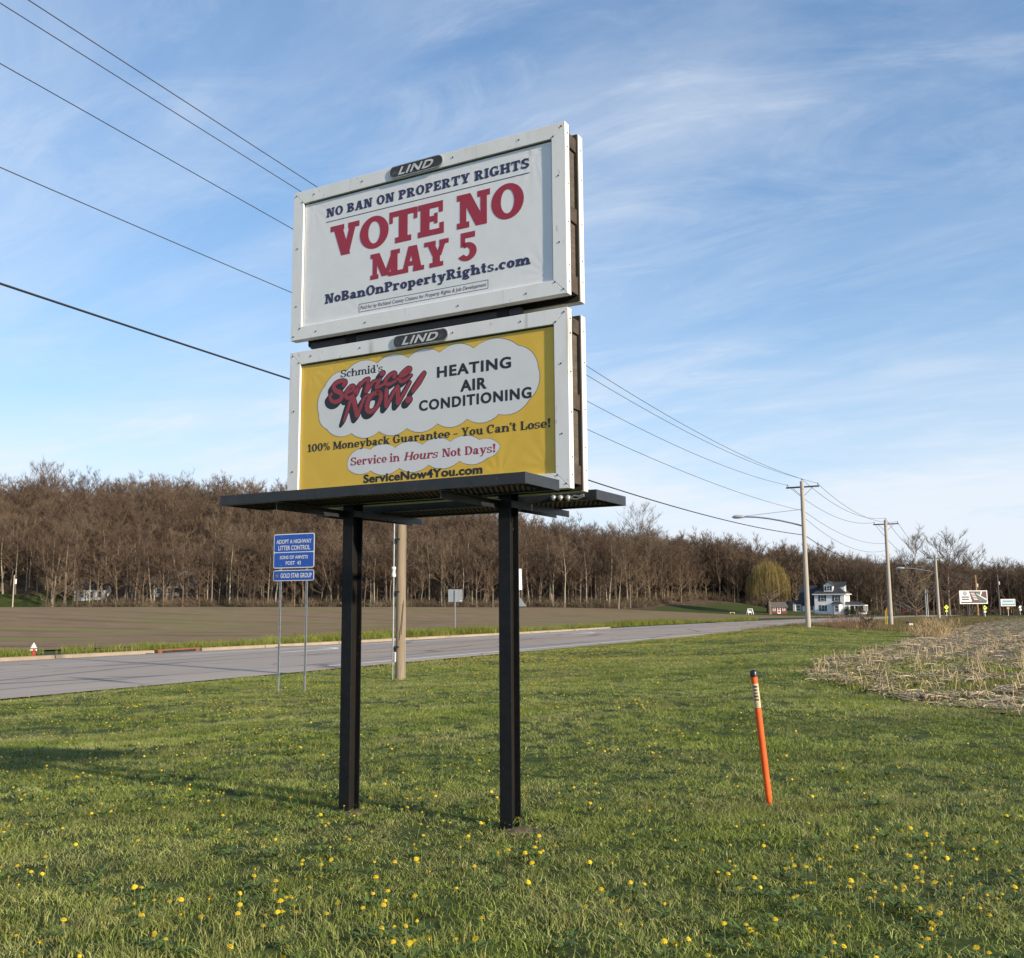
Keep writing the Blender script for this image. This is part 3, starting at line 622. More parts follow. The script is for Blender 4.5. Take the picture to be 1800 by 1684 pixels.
part(b, 'lettering', MT['ink'], po_lo)
b = MB(); sans_text(b, 'HEATING', 1.497, 2.156, 3.360, .085, weight=.02, space=1.16, fat=.035); part(b, 'lettering', MT['ink'], po_lo); b = MB(); sans_text(b, 'AIR', 1.712, 1.942, 3.224, .088, weight=.02, space=1.12, fat=.035); part(b, 'lettering', MT['ink'], po_lo); b = MB(); sans_text(b, 'CONDITIONING', 1.329, 2.326, 3.110, .082, weight=.02, space=1.18, fat=.035); part(b, 'lettering', MT['ink'], po_lo)
b = MB(); slab_text(b, "100% Moneyback Guarantee - You Can't Lose!", COOPER, .200, 2.483, 2.8735, .066, track=.05); part(b, 'lettering', MT['ink'], po_lo)
b = MB(); slab_text(b, 'Service in', COOPER, .658, 1.145, 2.725, .066, track=.05); part(b, 'lettering', MT['red'], po_lo); b = MB(); slab_text(b, 'Hours', COOPER, 1.185, 1.502, 2.725, .066, slant=.24, track=.03); part(b, 'lettering', MT['red'], po_lo); b = MB(); slab_text(b, 'Not Days!', COOPER, 1.545, 2.021, 2.725, .066, track=.05); part(b, 'lettering', MT['red'], po_lo)
b = MB(); sans_text(b, 'ServiceNow4You.com', .792, 1.903, 2.573, .066, weight=.015, space=1.05, fat=.04); part(b, 'lettering', MT['ink'], po_lo)
# the brush-script logo: strokes in a 1800 x 1440 frame
LOGO = [([(395, 690), (428, 655), (420, 628), (365, 622), (280, 650), (232, 712), (262, 770), (345, 812), (372, 868), (330, 930), (255, 955), (190, 925), (172, 870), (200, 828)], [50, 56, 56, 54, 54, 60, 66, 66, 62, 56, 54, 52, 48, 40]),
        ([(438, 815), (520, 780), (568, 735), (560, 702), (515, 708), (458, 770), (432, 840), (450, 890), (500, 885), (560, 845)], [34, 38, 42, 46, 46, 48, 52, 50, 46, 38]),
        ([(570, 800), (640, 720), (672, 668)], [30, 40, 46]), ([(675, 665), (640, 740), (612, 820)], [54, 54, 46]), ([(640, 742), (690, 668), (745, 610), (800, 592)], [34, 42, 50, 54]),
        ([(800, 640), (790, 690), (765, 780)], [44, 56, 60]), ([(768, 780), (835, 700), (870, 640), (935, 610)], [44, 44, 42, 34]),
        ([(985, 600), (945, 670), (925, 725)], [44, 52, 50]), ([(925, 728), (985, 708), (1045, 668)], [44, 40, 30]), ([(1010, 502), (1035, 494)], [62, 62]),
        ([(1205, 555), (1222, 512), (1190, 495), (1120, 545), (1070, 620), (1085, 668), (1140, 668), (1230, 620)], [52, 54, 50, 50, 52, 50, 46, 34]),
        ([(1250, 590), (1360, 530), (1440, 460), (1448, 425), (1405, 425), (1320, 510), (1288, 580), (1310, 625), (1370, 612), (1470, 530)], [32, 38, 44, 50, 50, 50, 52, 50, 44, 32]),
        ([(402, 1258), (450, 1120), (505, 960), (545, 905)], [34, 44, 52, 60]), ([(555, 900), (590, 1040), (618, 1170)], [70, 72, 66]), ([(628, 1175), (690, 1000), (745, 880), (800, 848)], [44, 46, 42, 30]),
        ([(960, 805), (870, 830), (800, 930), (775, 1040), (805, 1105), (880, 1090), (960, 990), (1000, 880), (980, 810), (940, 800)], [58, 58, 62, 66, 62, 56, 54, 56, 58, 58]),
        ([(1085, 755), (1082, 880), (1082, 1015)], [52, 58, 62]), ([(1090, 1020), (1170, 860), (1250, 715)], [46, 46, 40]), ([(1262, 715), (1265, 850), (1262, 970)], [60, 64, 62]), ([(1272, 975), (1370, 790), (1450, 640)], [46, 46, 36]),
        ([(1660, 500), (1580, 640), (1490, 780)], [58, 74, 52]), ([(1420, 925), (1440, 915)], [84, 84])]
LX = lambda a: .3173 + a / 1800 * 1.146; LZ = lambda c, a: 3.5389 - a / 1800 * .0 - c / 1440 * .5115 + 0.0
def logo_xy(px_, py_):
    # the tracing frame sits askew on the poster: bilinear between its four corners
    u, v = px_ / 1800, (py_ - 500) / 1300; u2, v2 = px_ / 1800, py_ / 1440
    tl, tr, bl, br = (.3173, 3.5389), (1.4627, 3.3990), (.3295, 3.0287), (1.4647, 2.9247)
    w = (py_ - 500) / 940
    top = (tl[0] + (tr[0] - tl[0]) * u2, tl[1] + (tr[1] - tl[1]) * u2); bot = (bl[0] + (br[0] - bl[0]) * u2, bl[1] + (br[1] - bl[1]) * u2)
    return (top[0] + (bot[0] - top[0]) * w, top[1] + (bot[1] - top[1]) * w)
KW = 1.14 / 1800
def logo(mb, off, grow, mi, lift):
    polys = []
    for path, w in LOGO:
        polys += stroke_polys([logo_xy(a + off[0], c + off[1]) for a, c in path], [(x + grow) * KW for x in (w if hasattr(w, '__len__') else [w] * len(path))])
    flat_polys(mb, polys, mi, lift)
b = MB(); logo(b, (0, 0), 0, 0, .0011); part(b, 'logo_lettering', MT['logored'], po_lo)
b = MB()
for k in range(6): logo(b, (-58 * k / 5, 74 * k / 5), 22, 0, .0003 + .0001 * (5 - k))
part(b, 'logo_shadow', MT['ink'], po_lo)
b = MB()
for k in (0, 5): logo(b, (-58 * k / 5, 74 * k / 5), 46, 0, .00005)
part(b, 'logo_halo', MT['poster_white'], po_lo)
# maker's plate on each frame
MT['plate'] = mat('weathered_black_plate', (.035, .035, .035), .5, (.10, .10, .095), 40, lo=.5, hi=.75); MT['chrome'] = mat('bare_metal_rim', (.5, .48, .44), .4, (.30, .28, .25), 30, metal=.6); MT['letterwhite'] = mat('raised_white_letter', (.66, .66, .64), .5, (.5, .49, .47), 20)
def plate(zc, sc):
    hw, hh = .265, .052
    def capsule(k): return [(sc + sx * (hw - hh) + hh * k * math.cos(a), zc + hh * k * math.sin(a)) for sx, a0 in ((1, -90), (-1, 90)) for a in (math.radians(a0 + 15 * i) for i in range(13))]
    em = MB(); em.prism([(x, -.0, z) for x, z in capsule(.9)], (0, -.007, 0)); p = em.build('maker_plate', MT['plate'], board)
    rim = MB(); o, i = capsule(1.0), capsule(.86); n = len(o)
    rim.add([(x, -.010, z) for x, z in o] + [(x, -.010, z) for x, z in i] + [(x, 0, z) for x, z in o] + [(x, -.004, z) for x, z in i], [[j, (j + 1) % n, n + (j + 1) % n, n + j] for j in range(n)] + [[j, 2 * n + j, 2 * n + (j + 1) % n, (j + 1) % n] for j in range(n)] + [[n + j, n + (j + 1) % n, 3 * n + (j + 1) % n, 3 * n + j] for j in range(n)])
    rim.build('rim', MT['chrome'], p)
    lt = MB(); sans_text(lt, 'LIND', sc - .175, sc + .175, zc - .033, .066, weight=.03, slant=.36, lift=.0105, space=1.12); lt.build('lettering', MT['letterwhite'], p)
plate(Z2 + BH - .056, 1.297); plate(Z1 + BH - .06, 1.348)
# timber between the front and the rear sign, and plywood backs
SL, SR, PWD = .5234, 1.9956, .10
for zb in (Z1, Z2):
    mb = MB()
    spans = [(.012, SL - .01), (SL + PWD + .01, SR - .01), (SR + PWD + .01, BW - .012)]
    for k, hgt in ((.045, .14), (.60, .12), (BH - .16, .11)):
        for a0, a1 in spans: mb.box(a0, FD + .022, zb + k, a1, .221, zb + k + hgt)
    tf = mb.build('timber_rail', MT['wood_dark'], board, bevel=.003)
    for s0 in (.03, BW - .042):
        for a0, a1 in ((.188, .598), (.722, BH - .162)):
            mb = MB(); mb.box(s0 - .01, FD + .024, zb + a0, s0 + .012, .219, zb + a1); mb.build('timber_stud', MT['wood'], board, bevel=.002)
    mb = MB(); mb.box(.006, FD + .002, zb + .006, BW - .006, FD + .018, zb + BH - .006); mb.box(.006, .224, zb + .006, BW - .006, .239, zb + BH - .006); mb.build('plywood_back', MT['void'], board)
    mb = MB(); mb.box(FW + .002, .292, zb + FW + .002, BW - FW - .002, .298, zb + BH - FW - .002); mb.build('rear_panel', MT['poster_white'], board)
# I-section posts
for s0, zg in ((SL, -.05), (SR, -.04)):
    mb = MB(); s1 = s0 + PWD; y0, y1 = .085, .235; zt = Z2 + BH - .12; zb = hz(0, 7) - .15
    mb.box(s0, y0 + .014, zb, s1, y0 + .024, zt); mb.box(s0, y1 - .010 - .08 + .08, zb, s1, y1, zt); mb.box(s0 + PWD / 2 - .005, y0 + .024, zb, s0 + PWD / 2 + .005, y1 - .010, zt, 1)
    mb.build('post', [MT['post_black'], MT['post_rust']], board)
# horizontal channels seen in the gap between the signs
mb = MB()
for a0, a1 in ((.14, SL - .004), (SL + PWD + .004, SR - .004), (SR + PWD + .004, 2.2)): mb.box(a0, .10, Z2 - .062, a1, .15, Z2 - .012)
mb.build('cross_channel', MT['catwalk'], board)
# catwalks front and rear: angle-iron rim, expanded-metal floor
def catwalk(y0, y1, label):
    c = MB(); s0, s1 = -.045, 2.655; zt, zb = 2.448, 2.372; w = .008
    c.box(s0, y0, zb, s1, y0 + w, zt); c.box(s0, y1 - w, zb, s1, y1, zt); c.box(s0, y0 + w, zb, s0 + w, y1 - w, zt); c.box(s1 - w, y0 + w, zb, s1, y1 - w, zt)
    c.box(s0 + w, y0 + w, zb + .0, s1 - w, y0 + .05, zb + .006); c.box(s0 + w, y1 - .05, zb, s1 - w, y1 - w, zb + .006)
    o = c.build('catwalk', MT['catwalk'], board, bevel=.0015); o['label'] = label
    g = MB(); pit = .042; a = s0 + w; zc = zb + .012; wy = y1 - y0 - 2 * w; k = .5
    n = int((s1 - s0) / pit) + int(wy * k / pit) + 2
    for d in (1, -1):
        for j in range(-int(wy * k / pit) - 1, n):
            x0_ = a + j * pit; x1_ = x0_ + wy * k
            if d < 0: p, q = Vector((x1_, y0 + w, zc)), Vector((x0_, y1 - w, zc))
            else: p, q = Vector((x0_, y0 + w, zc + .011)), Vector((x1_, y1 - w, zc + .011))
            lo_, hi_ = s0 + w, s1 - w
            if max(p.x, q.x) <= lo_ or min(p.x, q.x) >= hi_: continue
            def clipx(p, q, X): u = (X - p.x) / (q.x - p.x); return p.lerp(q, u)
            pp, qq = p, q
            if pp.x < lo_: pp = clipx(p, q, lo_)
            if pp.x > hi_: pp = clipx(p, q, hi_)
            if qq.x < lo_: qq = clipx(p, q, lo_)
            if qq.x > hi_: qq = clipx(p, q, hi_)
            if (qq - pp).length > .01: g.bar(pp, qq, .015, .010)
    g.build('grating', MT['grating'], o)
catwalk(-.715, -.205, 'catwalk in front of the signs'); catwalk(.44, 1.03, 'catwalk behind the signs')
for s0 in (SL, SR):
    mb = MB(); sA = s0 - .014
    mb.box(sA, -.69, 2.312, sA + .008, 1.12, 2.368); mb.box(sA + .008, -.69, 2.362, s0 + PWD * .55, .08, 2.368); mb.box(sA + .008, .24, 2.362, s0 + PWD * .55, 1.12, 2.368)
    mb.box(s0 + PWD + .004, .10, 2.312, s0 + PWD + .012, 1.12, 2.366)
    mb.build('bracket', MT['catwalk'], board, bevel=.001)
# cable shackles hanging on the rear catwalk
mb = MB()
for k, s in enumerate((2.30, 2.36, 2.425)): mb.lathe([(.0, -.026), (.018, -.018), (.024, 0), (.018, .018), (0, .026)], 10, 0, (s, .425, 2.40 - .004 * k))
mb.tube([(2.45, .42, 2.392), (2.48, .42, 2.408), (2.52, .42, 2.398), (2.56, .42, 2.412)], .008, 6); mb.tube([(2.45, .42, 2.385), (2.50, .42, 2.378), (2.56, .42, 2.40)], .007, 6)
MT['galv'] = mat('galvanised_steel', (.42, .43, .44), .45, (.30, .31, .32), 12, metal=.5); mb.build('shackle', MT['galv'], board)
# ------------------------------------------------------------------ blue litter-control sign
MT['sign_blue'] = mat('sign_blue', (.012, .080, .42), .35, (.016, .095, .46), 8); MT['sign_white'] = mat('sign_white', (.78, .78, .78), .4, (.72, .72, .72), 10); MT['gold'] = mat('gold_star', (.36, .19, .06), .5, (.30, .15, .05), 20)
MT['sign_back'] = mat('bare_aluminium', (.36, .39, .41), .5, (.30, .33, .35), 5, metal=.3)
def round_rect(x0, z0, x1, z1, r, k=5):
    out = []
    for cx, cz, a in ((x1 - r, z0 + r, -90), (x1 - r, z1 - r, 0), (x0 + r, z1 - r, 90), (x0 + r, z0 + r, 180)):
        out += [(cx + r * math.cos(math.radians(a + 90 * i / k)), cz + r * math.sin(math.radians(a + 90 * i / k))) for i in range(k + 1)]
    return out
def plate_mesh(pts, y, th, mi=0, mb=None): mb.prism([(x, y, z) for x, z in pts], (0, th, 0), mi)
pL = G(485.5, 1214); pR = G(535.5, 1222); ang = -.45
mid = (pL + pR) / 2; mid = at(511, 1218, mid.y); mid.z = hz(mid.x, mid.y)
bs = empty('road_sign', (mid.x, mid.y, hz(mid.x, mid.y)), ang, 'blue highway litter-control sign with white lettering on two thin steel posts', 'road sign')
sc_ = mid.y / F_PX
def zpx(y_px, Y=None): return EYE + ray(510, y_px).z * (Y or mid.y) / ray(510, y_px).y - hz(mid.x, mid.y)
zt, zm, zb2, zc, zd = zpx(938), zpx(970.5), zpx(998.5), zpx(1002), zpx(1021)
hw = .5 * (553 - 479.5) * sc_ / math.cos(ang) * 1.09
wid = 2 * hw * .655
def letters(parent, lines, y=-.006):
    for txt, x0, x1, z, cap, w in lines: b = MB(); sans_text(b, txt, x0, x1, z, cap, weight=.012, lift=-y, fat=.012); b.build('lettering', MT['sign_white'], parent)
for (z0, z1, lab) in ((zb2, zt, 'large upper plate'), (zd, zc, 'narrow lower plate')):
    b = MB(); plate_mesh(round_rect(-hw, z0, hw, z1, .05), 0, .004, 0, b); pl = b.build('sign_plate', MT['sign_white'], bs); pl['label'] = lab
    m = .022
    if lab.startswith('large'):
        b = MB(); plate_mesh(round_rect(-hw + m, z0 + m, hw - m, zm - .011, .03), -.002, .0015, 0, b); b.build('blue_field', MT['sign_blue'], pl)
        b = MB(); plate_mesh(round_rect(-hw + m, zm + .011, hw - m, z1 - m, .03), -.002, .0015, 0, b); b.build('blue_field', MT['sign_blue'], pl)
        H = z1 - z0; q = lambda f: z1 - f * H
        letters(pl, [('ADOPT A HIGHWAY', -hw * .86, hw * .86, q(.285), .118 * H, .03), ('LITTER CONTROL', -hw * .76, hw * .80, q(.475), .13 * H, .03), ('SONS OF AMVETS', -hw * .68, hw * .70, q(.735), .098 * H, .025), ('POST  43', -hw * .38, hw * .36, q(.905), .105 * H, .025)])
        for x in (-hw * .62, hw * .66):
            for z in (z1 - .085 * H, z0 + .09 * H): b = MB(); b.tube([(x, -.001, z), (x, -.007, z)], .009, 8); b.build('bolt', MT['galv'], pl)
    else:
        b = MB(); plate_mesh(round_rect(-hw + m * .8, z0 + m * .8, hw - m * .8, z1 - m * .8, .02), -.002, .0015, 0, b); b.build('blue_field', MT['sign_blue'], pl)
        H = z1 - z0; letters(pl, [('GOLD STAR GROUP', -hw * .62, hw * .90, z0 + .29 * H, .42 * H, .035)])
        st = [(-hw * .80 + .06 * (1 if i % 2 == 0 else .42) * math.sin(i * math.pi / 5), z0 + .5 * H + .06 * (1 if i % 2 == 0 else .42) * math.cos(i * math.pi / 5)) for i in range(10)]
        b = MB(); plate_mesh(st, -.005, .0025, 0, b); b.build('star', MT['gold'], pl)
for sx in (-1, 1):
    b = MB(); x = sx * wid / 2 * .98; zg = hz(mid.x + x * math.cos(ang), mid.y + x * math.sin(ang)) - hz(mid.x, mid.y)
    for (a0, a1, y0, y1) in ((-.028, -.012, .006, .014), (.012, .028, .006, .014), (-.012, -.008, .006, .04), (.008, .012, .006, .04), (-.008, .008, .036, .04)): b.box(x + a0, y0, zg - .1, x + a1, y1, zt - .03)
    b.box(x - .012, -.0, zg - .1, x + .012, .005, zg + .38)
    p = b.build('post', MT['galv'], bs)
    b = MB(); b.box(x - .010, .014, zg + .4, x + .010, .0355, zt - .05); 

# ------------------------------------------------------------------ orange pipeline marker
MT['orange'] = mat('orange_plastic', (.80, .135, .028), .42, (.72, .105, .022), 7, spec=.4); MT['black_plastic'] = mat('black_plastic', (.012, .012, .014), .35); MT['sticker'] = mat('cream_sticker', (.66, .52, .32), .6, (.58, .45, .27), 30)
mg = G(1353, 1416); mtop = at(1324, 1178, mg.y - .02)
mk = empty('marker_post', mg, 0, 'leaning bright orange pipeline marker post with a black cap, alone in the lawn', 'marker post')
dv = (mtop - mg); Lm = dv.length; mk.rotation_mode = 'QUATERNION'; mk.rotation_quaternion = dv.to_track_quat('Z', 'X')
mrad = 5.6 / F_PX * mg.y
b = MB(); b.lathe([(mrad * .25, -.15), (mrad * .45, .0), (mrad * .98, .05), (mrad, .1), (mrad, Lm - .03)], 24); b.build('post', MT['orange'], mk)
b = MB(); b.lathe([(mrad * 1.10, Lm - .052), (mrad * 1.10, Lm - .012), (mrad * .8, Lm), (0, Lm + .004)], 24); b.build('cap', MT['black_plastic'], mk)
z0s, z1s = Lm * (1 - 67 / 240), Lm * (1 - 24 / 240)
iq = mk.rotation_quaternion.inverted(); vloc = iq @ (Vector((0, 0, EYE)) - mg); va = math.atan2(vloc.y, vloc.x)
b = MB(); vs = []; K = 18; rs = mrad + .0012; Qs = math.radians(150)
for z in (z0s, z1s): vs += [(rs * math.cos(va - Qs / 2 + Qs * i / K), rs * math.sin(va - Qs / 2 + Qs * i / K), z) for i in range(K + 1)]
b.add(vs, [[i, i + 1, K + 2 + i, K + 1 + i] for i in range(K)], 0, True); stk = b.build('sticker', MT['sticker'], mk)
b = MB(); rl = rs + .0008; zz = z1s - .012
def curved_text(mb, txt, z, cap, width, weight):
    vs, fs = sans_mesh(txt, weight); hv, _ = sans_mesh('H', weight); h0 = min(v[1] for v in hv); h1 = max(v[1] for v in hv); a = min(v[0] for v in vs); c = max(v[0] for v in vs)
    out = []
    for v in vs:
        x = ((v[0] - a) / (c - a) - .5) * width; t = va + x / rl; out.append((rl * math.cos(t), rl * math.sin(t), z + (v[1] - h0) / (h1 - h0) * cap))
    mb.add(out, fs)
for k, w in enumerate(('WARN', 'ING', 'GAS', 'PIPE', 'LINE')): curved_text(b, w, zz - .026 * (k + 1) + .006, .018, mrad * (1.5 if len(w) > 3 else 1.2), .06)
for k in range(4): curved_text(b, 'IN CASE OF', zz - .026 * 5 - .013 * (k + 1), .006, mrad * 1.4, .0) if k == 0 else curved_text(b, ('EMERGENCY', 'CALL', 'COLLECT')[k - 1], zz - .026 * 5 - .013 * (k + 1), .006, mrad * 1.2, .0)
b.build('lettering', MT['ink'], stk)

# ------------------------------------------------------------------ utility poles
MT['pole_wood'] = mat('weathered_pole', (.20, .155, .105), .85, (.31, .25, .18), 3, stretch=(3, 3, .22), bump=.4, bscale=14, lo=.3, hi=.7, spec=.2, extra=[((.10, .075, .05), 8, .64, .74, (2, 2, .12))])
MT['pole_pale'] = mat('pale_pole', (.36, .315, .265), .85, (.44, .39, .33), 3, stretch=(3, 3, .22), lo=.3, hi=.7, spec=.2)
MT['pole_orange'] = mat('orange_brown_pole', (.34, .17, .075), .85, (.42, .22, .10), 3, stretch=(3, 3, .3))
MT['arm_wood'] = mat('crossarm_timber', (.11, .09, .075), .85, (.17, .145, .12), 6, stretch=(1, 1, 6))
MT['porcelain'] = mat('insulator', (.14, .12, .11), .3); MT['dark_steel'] = mat('dark_hardware', (.045, .045, .05), .5, metal=.4)
MT['white_pvc'] = mat('white_enclosure', (.72, .71, .68), .45); MT['tank'] = mat('transformer_grey', (.42, .43, .43), .45, (.36, .37, .37), 6)
ARMV = Vector((RN[0], RN[1], 0))
def pole(p, ztop, r0, r1, mtl, label, arm=1.12, arm_drop=.42, tilt=(0, 0), group='utility poles along the road', lamp=None, tank=False, low=None, yawfix=0.0):
    """root stands at the pole's foot; local x runs along the crossarm"""
    t = empty('utility_pole', p, math.atan2(ARMV.y, ARMV.x) + yawfix, label, 'utility pole', group); h = ztop - p.z
    b = MB(); b.tube([(tilt[0] * k, tilt[1] * k, -.3 + (h + .3) * k) for k in (0, .25, .5, .75, 1)], [r0 + (r1 - r0) * k for k in (0, .25, .5, .75, 1)], 14); b.build('pole', mtl, t)
    if arm:
        za = h - arm_drop; b = MB(); b.box(-arm - .1, -r1 - .11, za - .06, arm + .1, -r1 - .005, za + .06); a = b.build('crossarm', MT['arm_wood'], t, bevel=.006)
        for sx in (-1, 1): b = MB(); b.bar((sx * .75, -r1 - .06, za - .06), (sx * .03, -r1 - .03, za - .75), .03, .008, 0, (0, 1, 0)); b.build('brace', MT['dark_steel'], t)
        for x, z in ((-arm, za + .06), (arm, za + .06), (0, h)):
            b = MB(); b.lathe([(.012, 0), (.012, .09), (.05, .10), (.03, .13), (.055, .16), (.04, .19), (.0, .21)], 10, 0, (x, -r1 - .055 if x else 0, z)); b.build('insulator', MT['porcelain'], t)
    return t, h
def tall(px, py, Y): return at(px, py, Y)
# nearest pole, half hidden behind the billboard
p0 = G(703, 1195); P0Y = p0.y
p0 = Vector((p0.x, p0.y, hz(p0.x, p0.y))); Z0T = 11.3 + (p0.y - 26) * .3
T0, h0 = pole(p0, Z0T, .145, .10, MT['pole_wood'], 'thick brown utility pole carrying a grey conduit, seen under the billboard')
cd = (Vector((0, 0, 0)) - p0).normalized(); lx = Vector((math.cos(T0.rotation_euler.z), math.sin(T0.rotation_euler.z), 0)); ly = Vector((-lx.y, lx.x, 0))
side = Vector((-1, -.25, 0)).normalized(); sl_ = Vector((side.dot(lx), side.dot(ly), 0)) * .215
def onp(z, k=1.0): return (sl_.x * k * (1 - .012 * z), sl_.y * k * (1 - .012 * z), z)
b = MB(); b.tube([onp(.45), onp(2.6)], .028, 10); b.tube([onp(2.6), onp(3.06)], .024, 10); b.tube([onp(3.30), onp(6.4)], .024, 10); b.tube([onp(-.1), onp(.46)], .018, 8); b.build('conduit', MT['galv'], T0)
b = MB(); b.lathe([(.05, 0), (.062, .02), (.062, .09), (.05, .10), (.05, .21), (.062, .22), (.062, .29), (.04, .31)], 16, 0, onp(2.98)); b.build('expansion_coupling', MT['white_pvc'], T0)
for z in (.95, 2.55, 4.1):
    b = MB(); x, y, _ = onp(z); b.box(min(x, 0) - .05, y - .02, z - .02, max(x, 0) * .6 + .02, y + .02, z + .02); b.box(x * .9 - .03, y * .9 - .05, z - .14, x * .9 + .04, y * .9 + .03, z - .03); b.build('standoff_bracket', MT['dark_steel'], T0)
b = MB(); x, y, _ = onp(.5); b.box(x - .10, y - .02, .52, x - .06, y + .02, .80); b.build('tag_plate', MT['white_pvc'], T0)
b = MB(); sR = Vector((.8, .1, 0)); q = Vector((sR.dot(lx), sR.dot(ly), 0)).normalized() * .15; b.tube([(q.x, q.y, -.1), (q.x * .95, q.y * .95, 5.0), (q.x * .78, q.y * .78, h0 - .4)], .009, 6); b.build('ground_wire_moulding', MT['pole_pale'], T0)
b = MB()
fr = Vector((-.1, -1, 0)); fr = Vector((fr.dot(lx), fr.dot(ly), 0)).normalized(); rt = Vector((fr.y, -fr.x, 0))
def surf(u, z, r=.142): a = fr * math.cos(u) + rt * math.sin(u); rr = (.145 + (.10 - .145) * z / h0) + .006; return (a.x * rr, a.y * rr, z)
for u0, z0, z1, wv in ((-.9, 2.3, 1.3, .5), (-.7, 2.2, 1.15, .7), (.3, 4.9, 4.2, .8)): b.tube([surf(u0 + wv * (k / 7) ** 1.2, z0 + (z1 - z0) * k / 7) for k in range(8)], .006, 5)
b.build('dead_vine', mat('dead_vine', (.05, .035, .022), .9), T0)
# poles along the road
def foot(px, py):
    return G(px, py)
f1 = foot(1421, 1103); f1z = tall(1413, 846, f1.y)
T1, h1 = pole(f1, f1z.z, .20, .145, MT['pole_pale'], 'tall pale utility pole with a long street light arm, nearest of the roadside row', arm=1.15, tilt=(0, 0))
def street_lamp(t, z, L, rise, yaw, s=1.0):
    b = MB(); d = Vector((math.cos(yaw), math.sin(yaw), 0)); pts = [d * (L * k) + Vector((0, 0, z + rise * (1 - (1 - k) ** 1.6))) for k in (0, .2, .4, .6, .8, 1)]
    b.tube(pts, .045 * s, 8); arm_ = b.build('lamp_arm', MT['galv'], t)
    b = MB(); b.tube([d * .1 + Vector((0, 0, z + rise + .35)), pts[-1] + Vector((0, 0, .05))], .018, 6); b.build('arm_stay', MT['galv'], t)
    e = pts[-1]; b = MB(); k = 12
    prof = [(0, .02, .05), (.1, .10, .10), (.35, .17, .13), (.6, .17, .12), (.72, .08, .06), (.76, .01, .01)]
    vs = []
    for a, w, hgt in prof:
        c = e + d * a * s; s_ = Vector((-d.y, d.x, 0))
        for j in range(k): th = 2 * math.pi * j / k; vs.append(c + s_ * (w * s * math.cos(th)) + Vector((0, 0, hgt * s * (math.sin(th) * (1 if math.sin(th) > 0 else .7)))))
    b.add(vs, [[i * k + j, i * k + (j + 1) % k, (i + 1) * k + (j + 1) % k, (i + 1) * k + j] for i in range(len(prof) - 1) for j in range(k)], 0, True)
    b.build('lamp_head', MT['tank'], arm_)
za = tall(1411, 925, f1.y).z - f1.z; tipz = tall(1313, 904, f1.y).z - f1.z
Larm = (1411 - 1313) / F_PX * f1.y / abs(ARMV.x) * .93
street_lamp(T1, za, Larm, tipz - za, 0, 1.35)
f2 = at(1567, 1105, 100); f2.z = hz(f2.x, f2.y); f2z = tall(1556, 914, f2.y)
T2, h2 = pole(f2, f2z.z, .22, .15, MT['pole_pale'], 'pale utility pole leaning slightly beside two yellow marker posts', arm=1.15)
f3 = foot(1651, 1090); f3z = tall(1646, 976, f3.y)
T3, h3 = pole(f3, f3z.z, .24, .16, MT['pole_pale'], 'pale utility pole with a street light arm, left of the far billboard', arm=1.1)
za3 = tall(1645, 1007, f3.y).z - f3.z; tz3 = tall(1597, 998, f3.y).z - f3.z; street_lamp(T3, za3, 48 / F_PX * f3.y / abs(ARMV.x) * .93, tz3 - za3, 0, 1.7)
f4 = foot(1719, 1082); f4 = at(1719, 1081, 270); f4.z = hz(f4.x, f4.y); f4z = at(1712.5, 1011, 270)
T4, h4 = pole(f4, f4z.z, .30, .2, MT['pole_orange'], 'orange-brown utility pole with a transformer, standing behind the far billboard', arm=1.4, arm_drop=.9)
b = MB(); b.lathe([(.0, 0), (.32, .02), (.34, .1), (.34, .9), (.30, 1.0), (.1, 1.08), (0, 1.1)], 14, 0, (-.2, -.62, h4 - 3.4)); b.build('transformer', MT['tank'], T4)
f5 = at(1758, 1080, 300); f5.z = hz(f5.x, f5.y); f5z = at(1755.5, 1011, 300)
T5, h5 = pole(f5, f5z.z, .22, .15, MT['arm_wood'], 'dark utility pole with a pale transformer, between the two far billboards', arm=1.2)
b = MB(); b.lathe([(.0, 0), (.32, .02), (.34, .1), (.34, .9), (.30, 1.0), (.1, 1.08), (0, 1.1)], 14, 0, (-.2, -.55, h5 - 3.0)); b.build('transformer', MT['tank'], T5)
f6 = at(1796, 1077, 380); f6.z = hz(f6.x, f6.y); f6z = at(1788, 1019, 380)
T6, h6 = pole(f6, f6z.z, .25, .16, MT['pole_pale'], 'farthest grey utility pole at the right edge of the picture', arm=1.2)
# pole in the yard left, and a crossarm pole among the trees behind the white house
f7 = at(22, 1066, 255); f7.z = hz(f7.x, f7.y); T7, h7 = pole(f7, at(24, 1011, 255).z, .17, .13, MT['pole_pale'], 'slim pale pole with a white meter box in the green yard at far left', arm=0, group=None)
b = MB(); b.box(-.3, -.55, h7 * .74, .3, -.15, h7 * .74 + 1.3); b.build('meter_box', MT['white_pvc'], T7)
f8 = at(1478, 1070, 318); f8.z = hz(f8.x, f8.y); T8, h8 = pole(f8, at(1477, 971, 318).z, .15, .12, MT['arm_wood'], 'dark utility pole rising among the bare trees behind the white house', arm=1.3, arm_drop=.3)
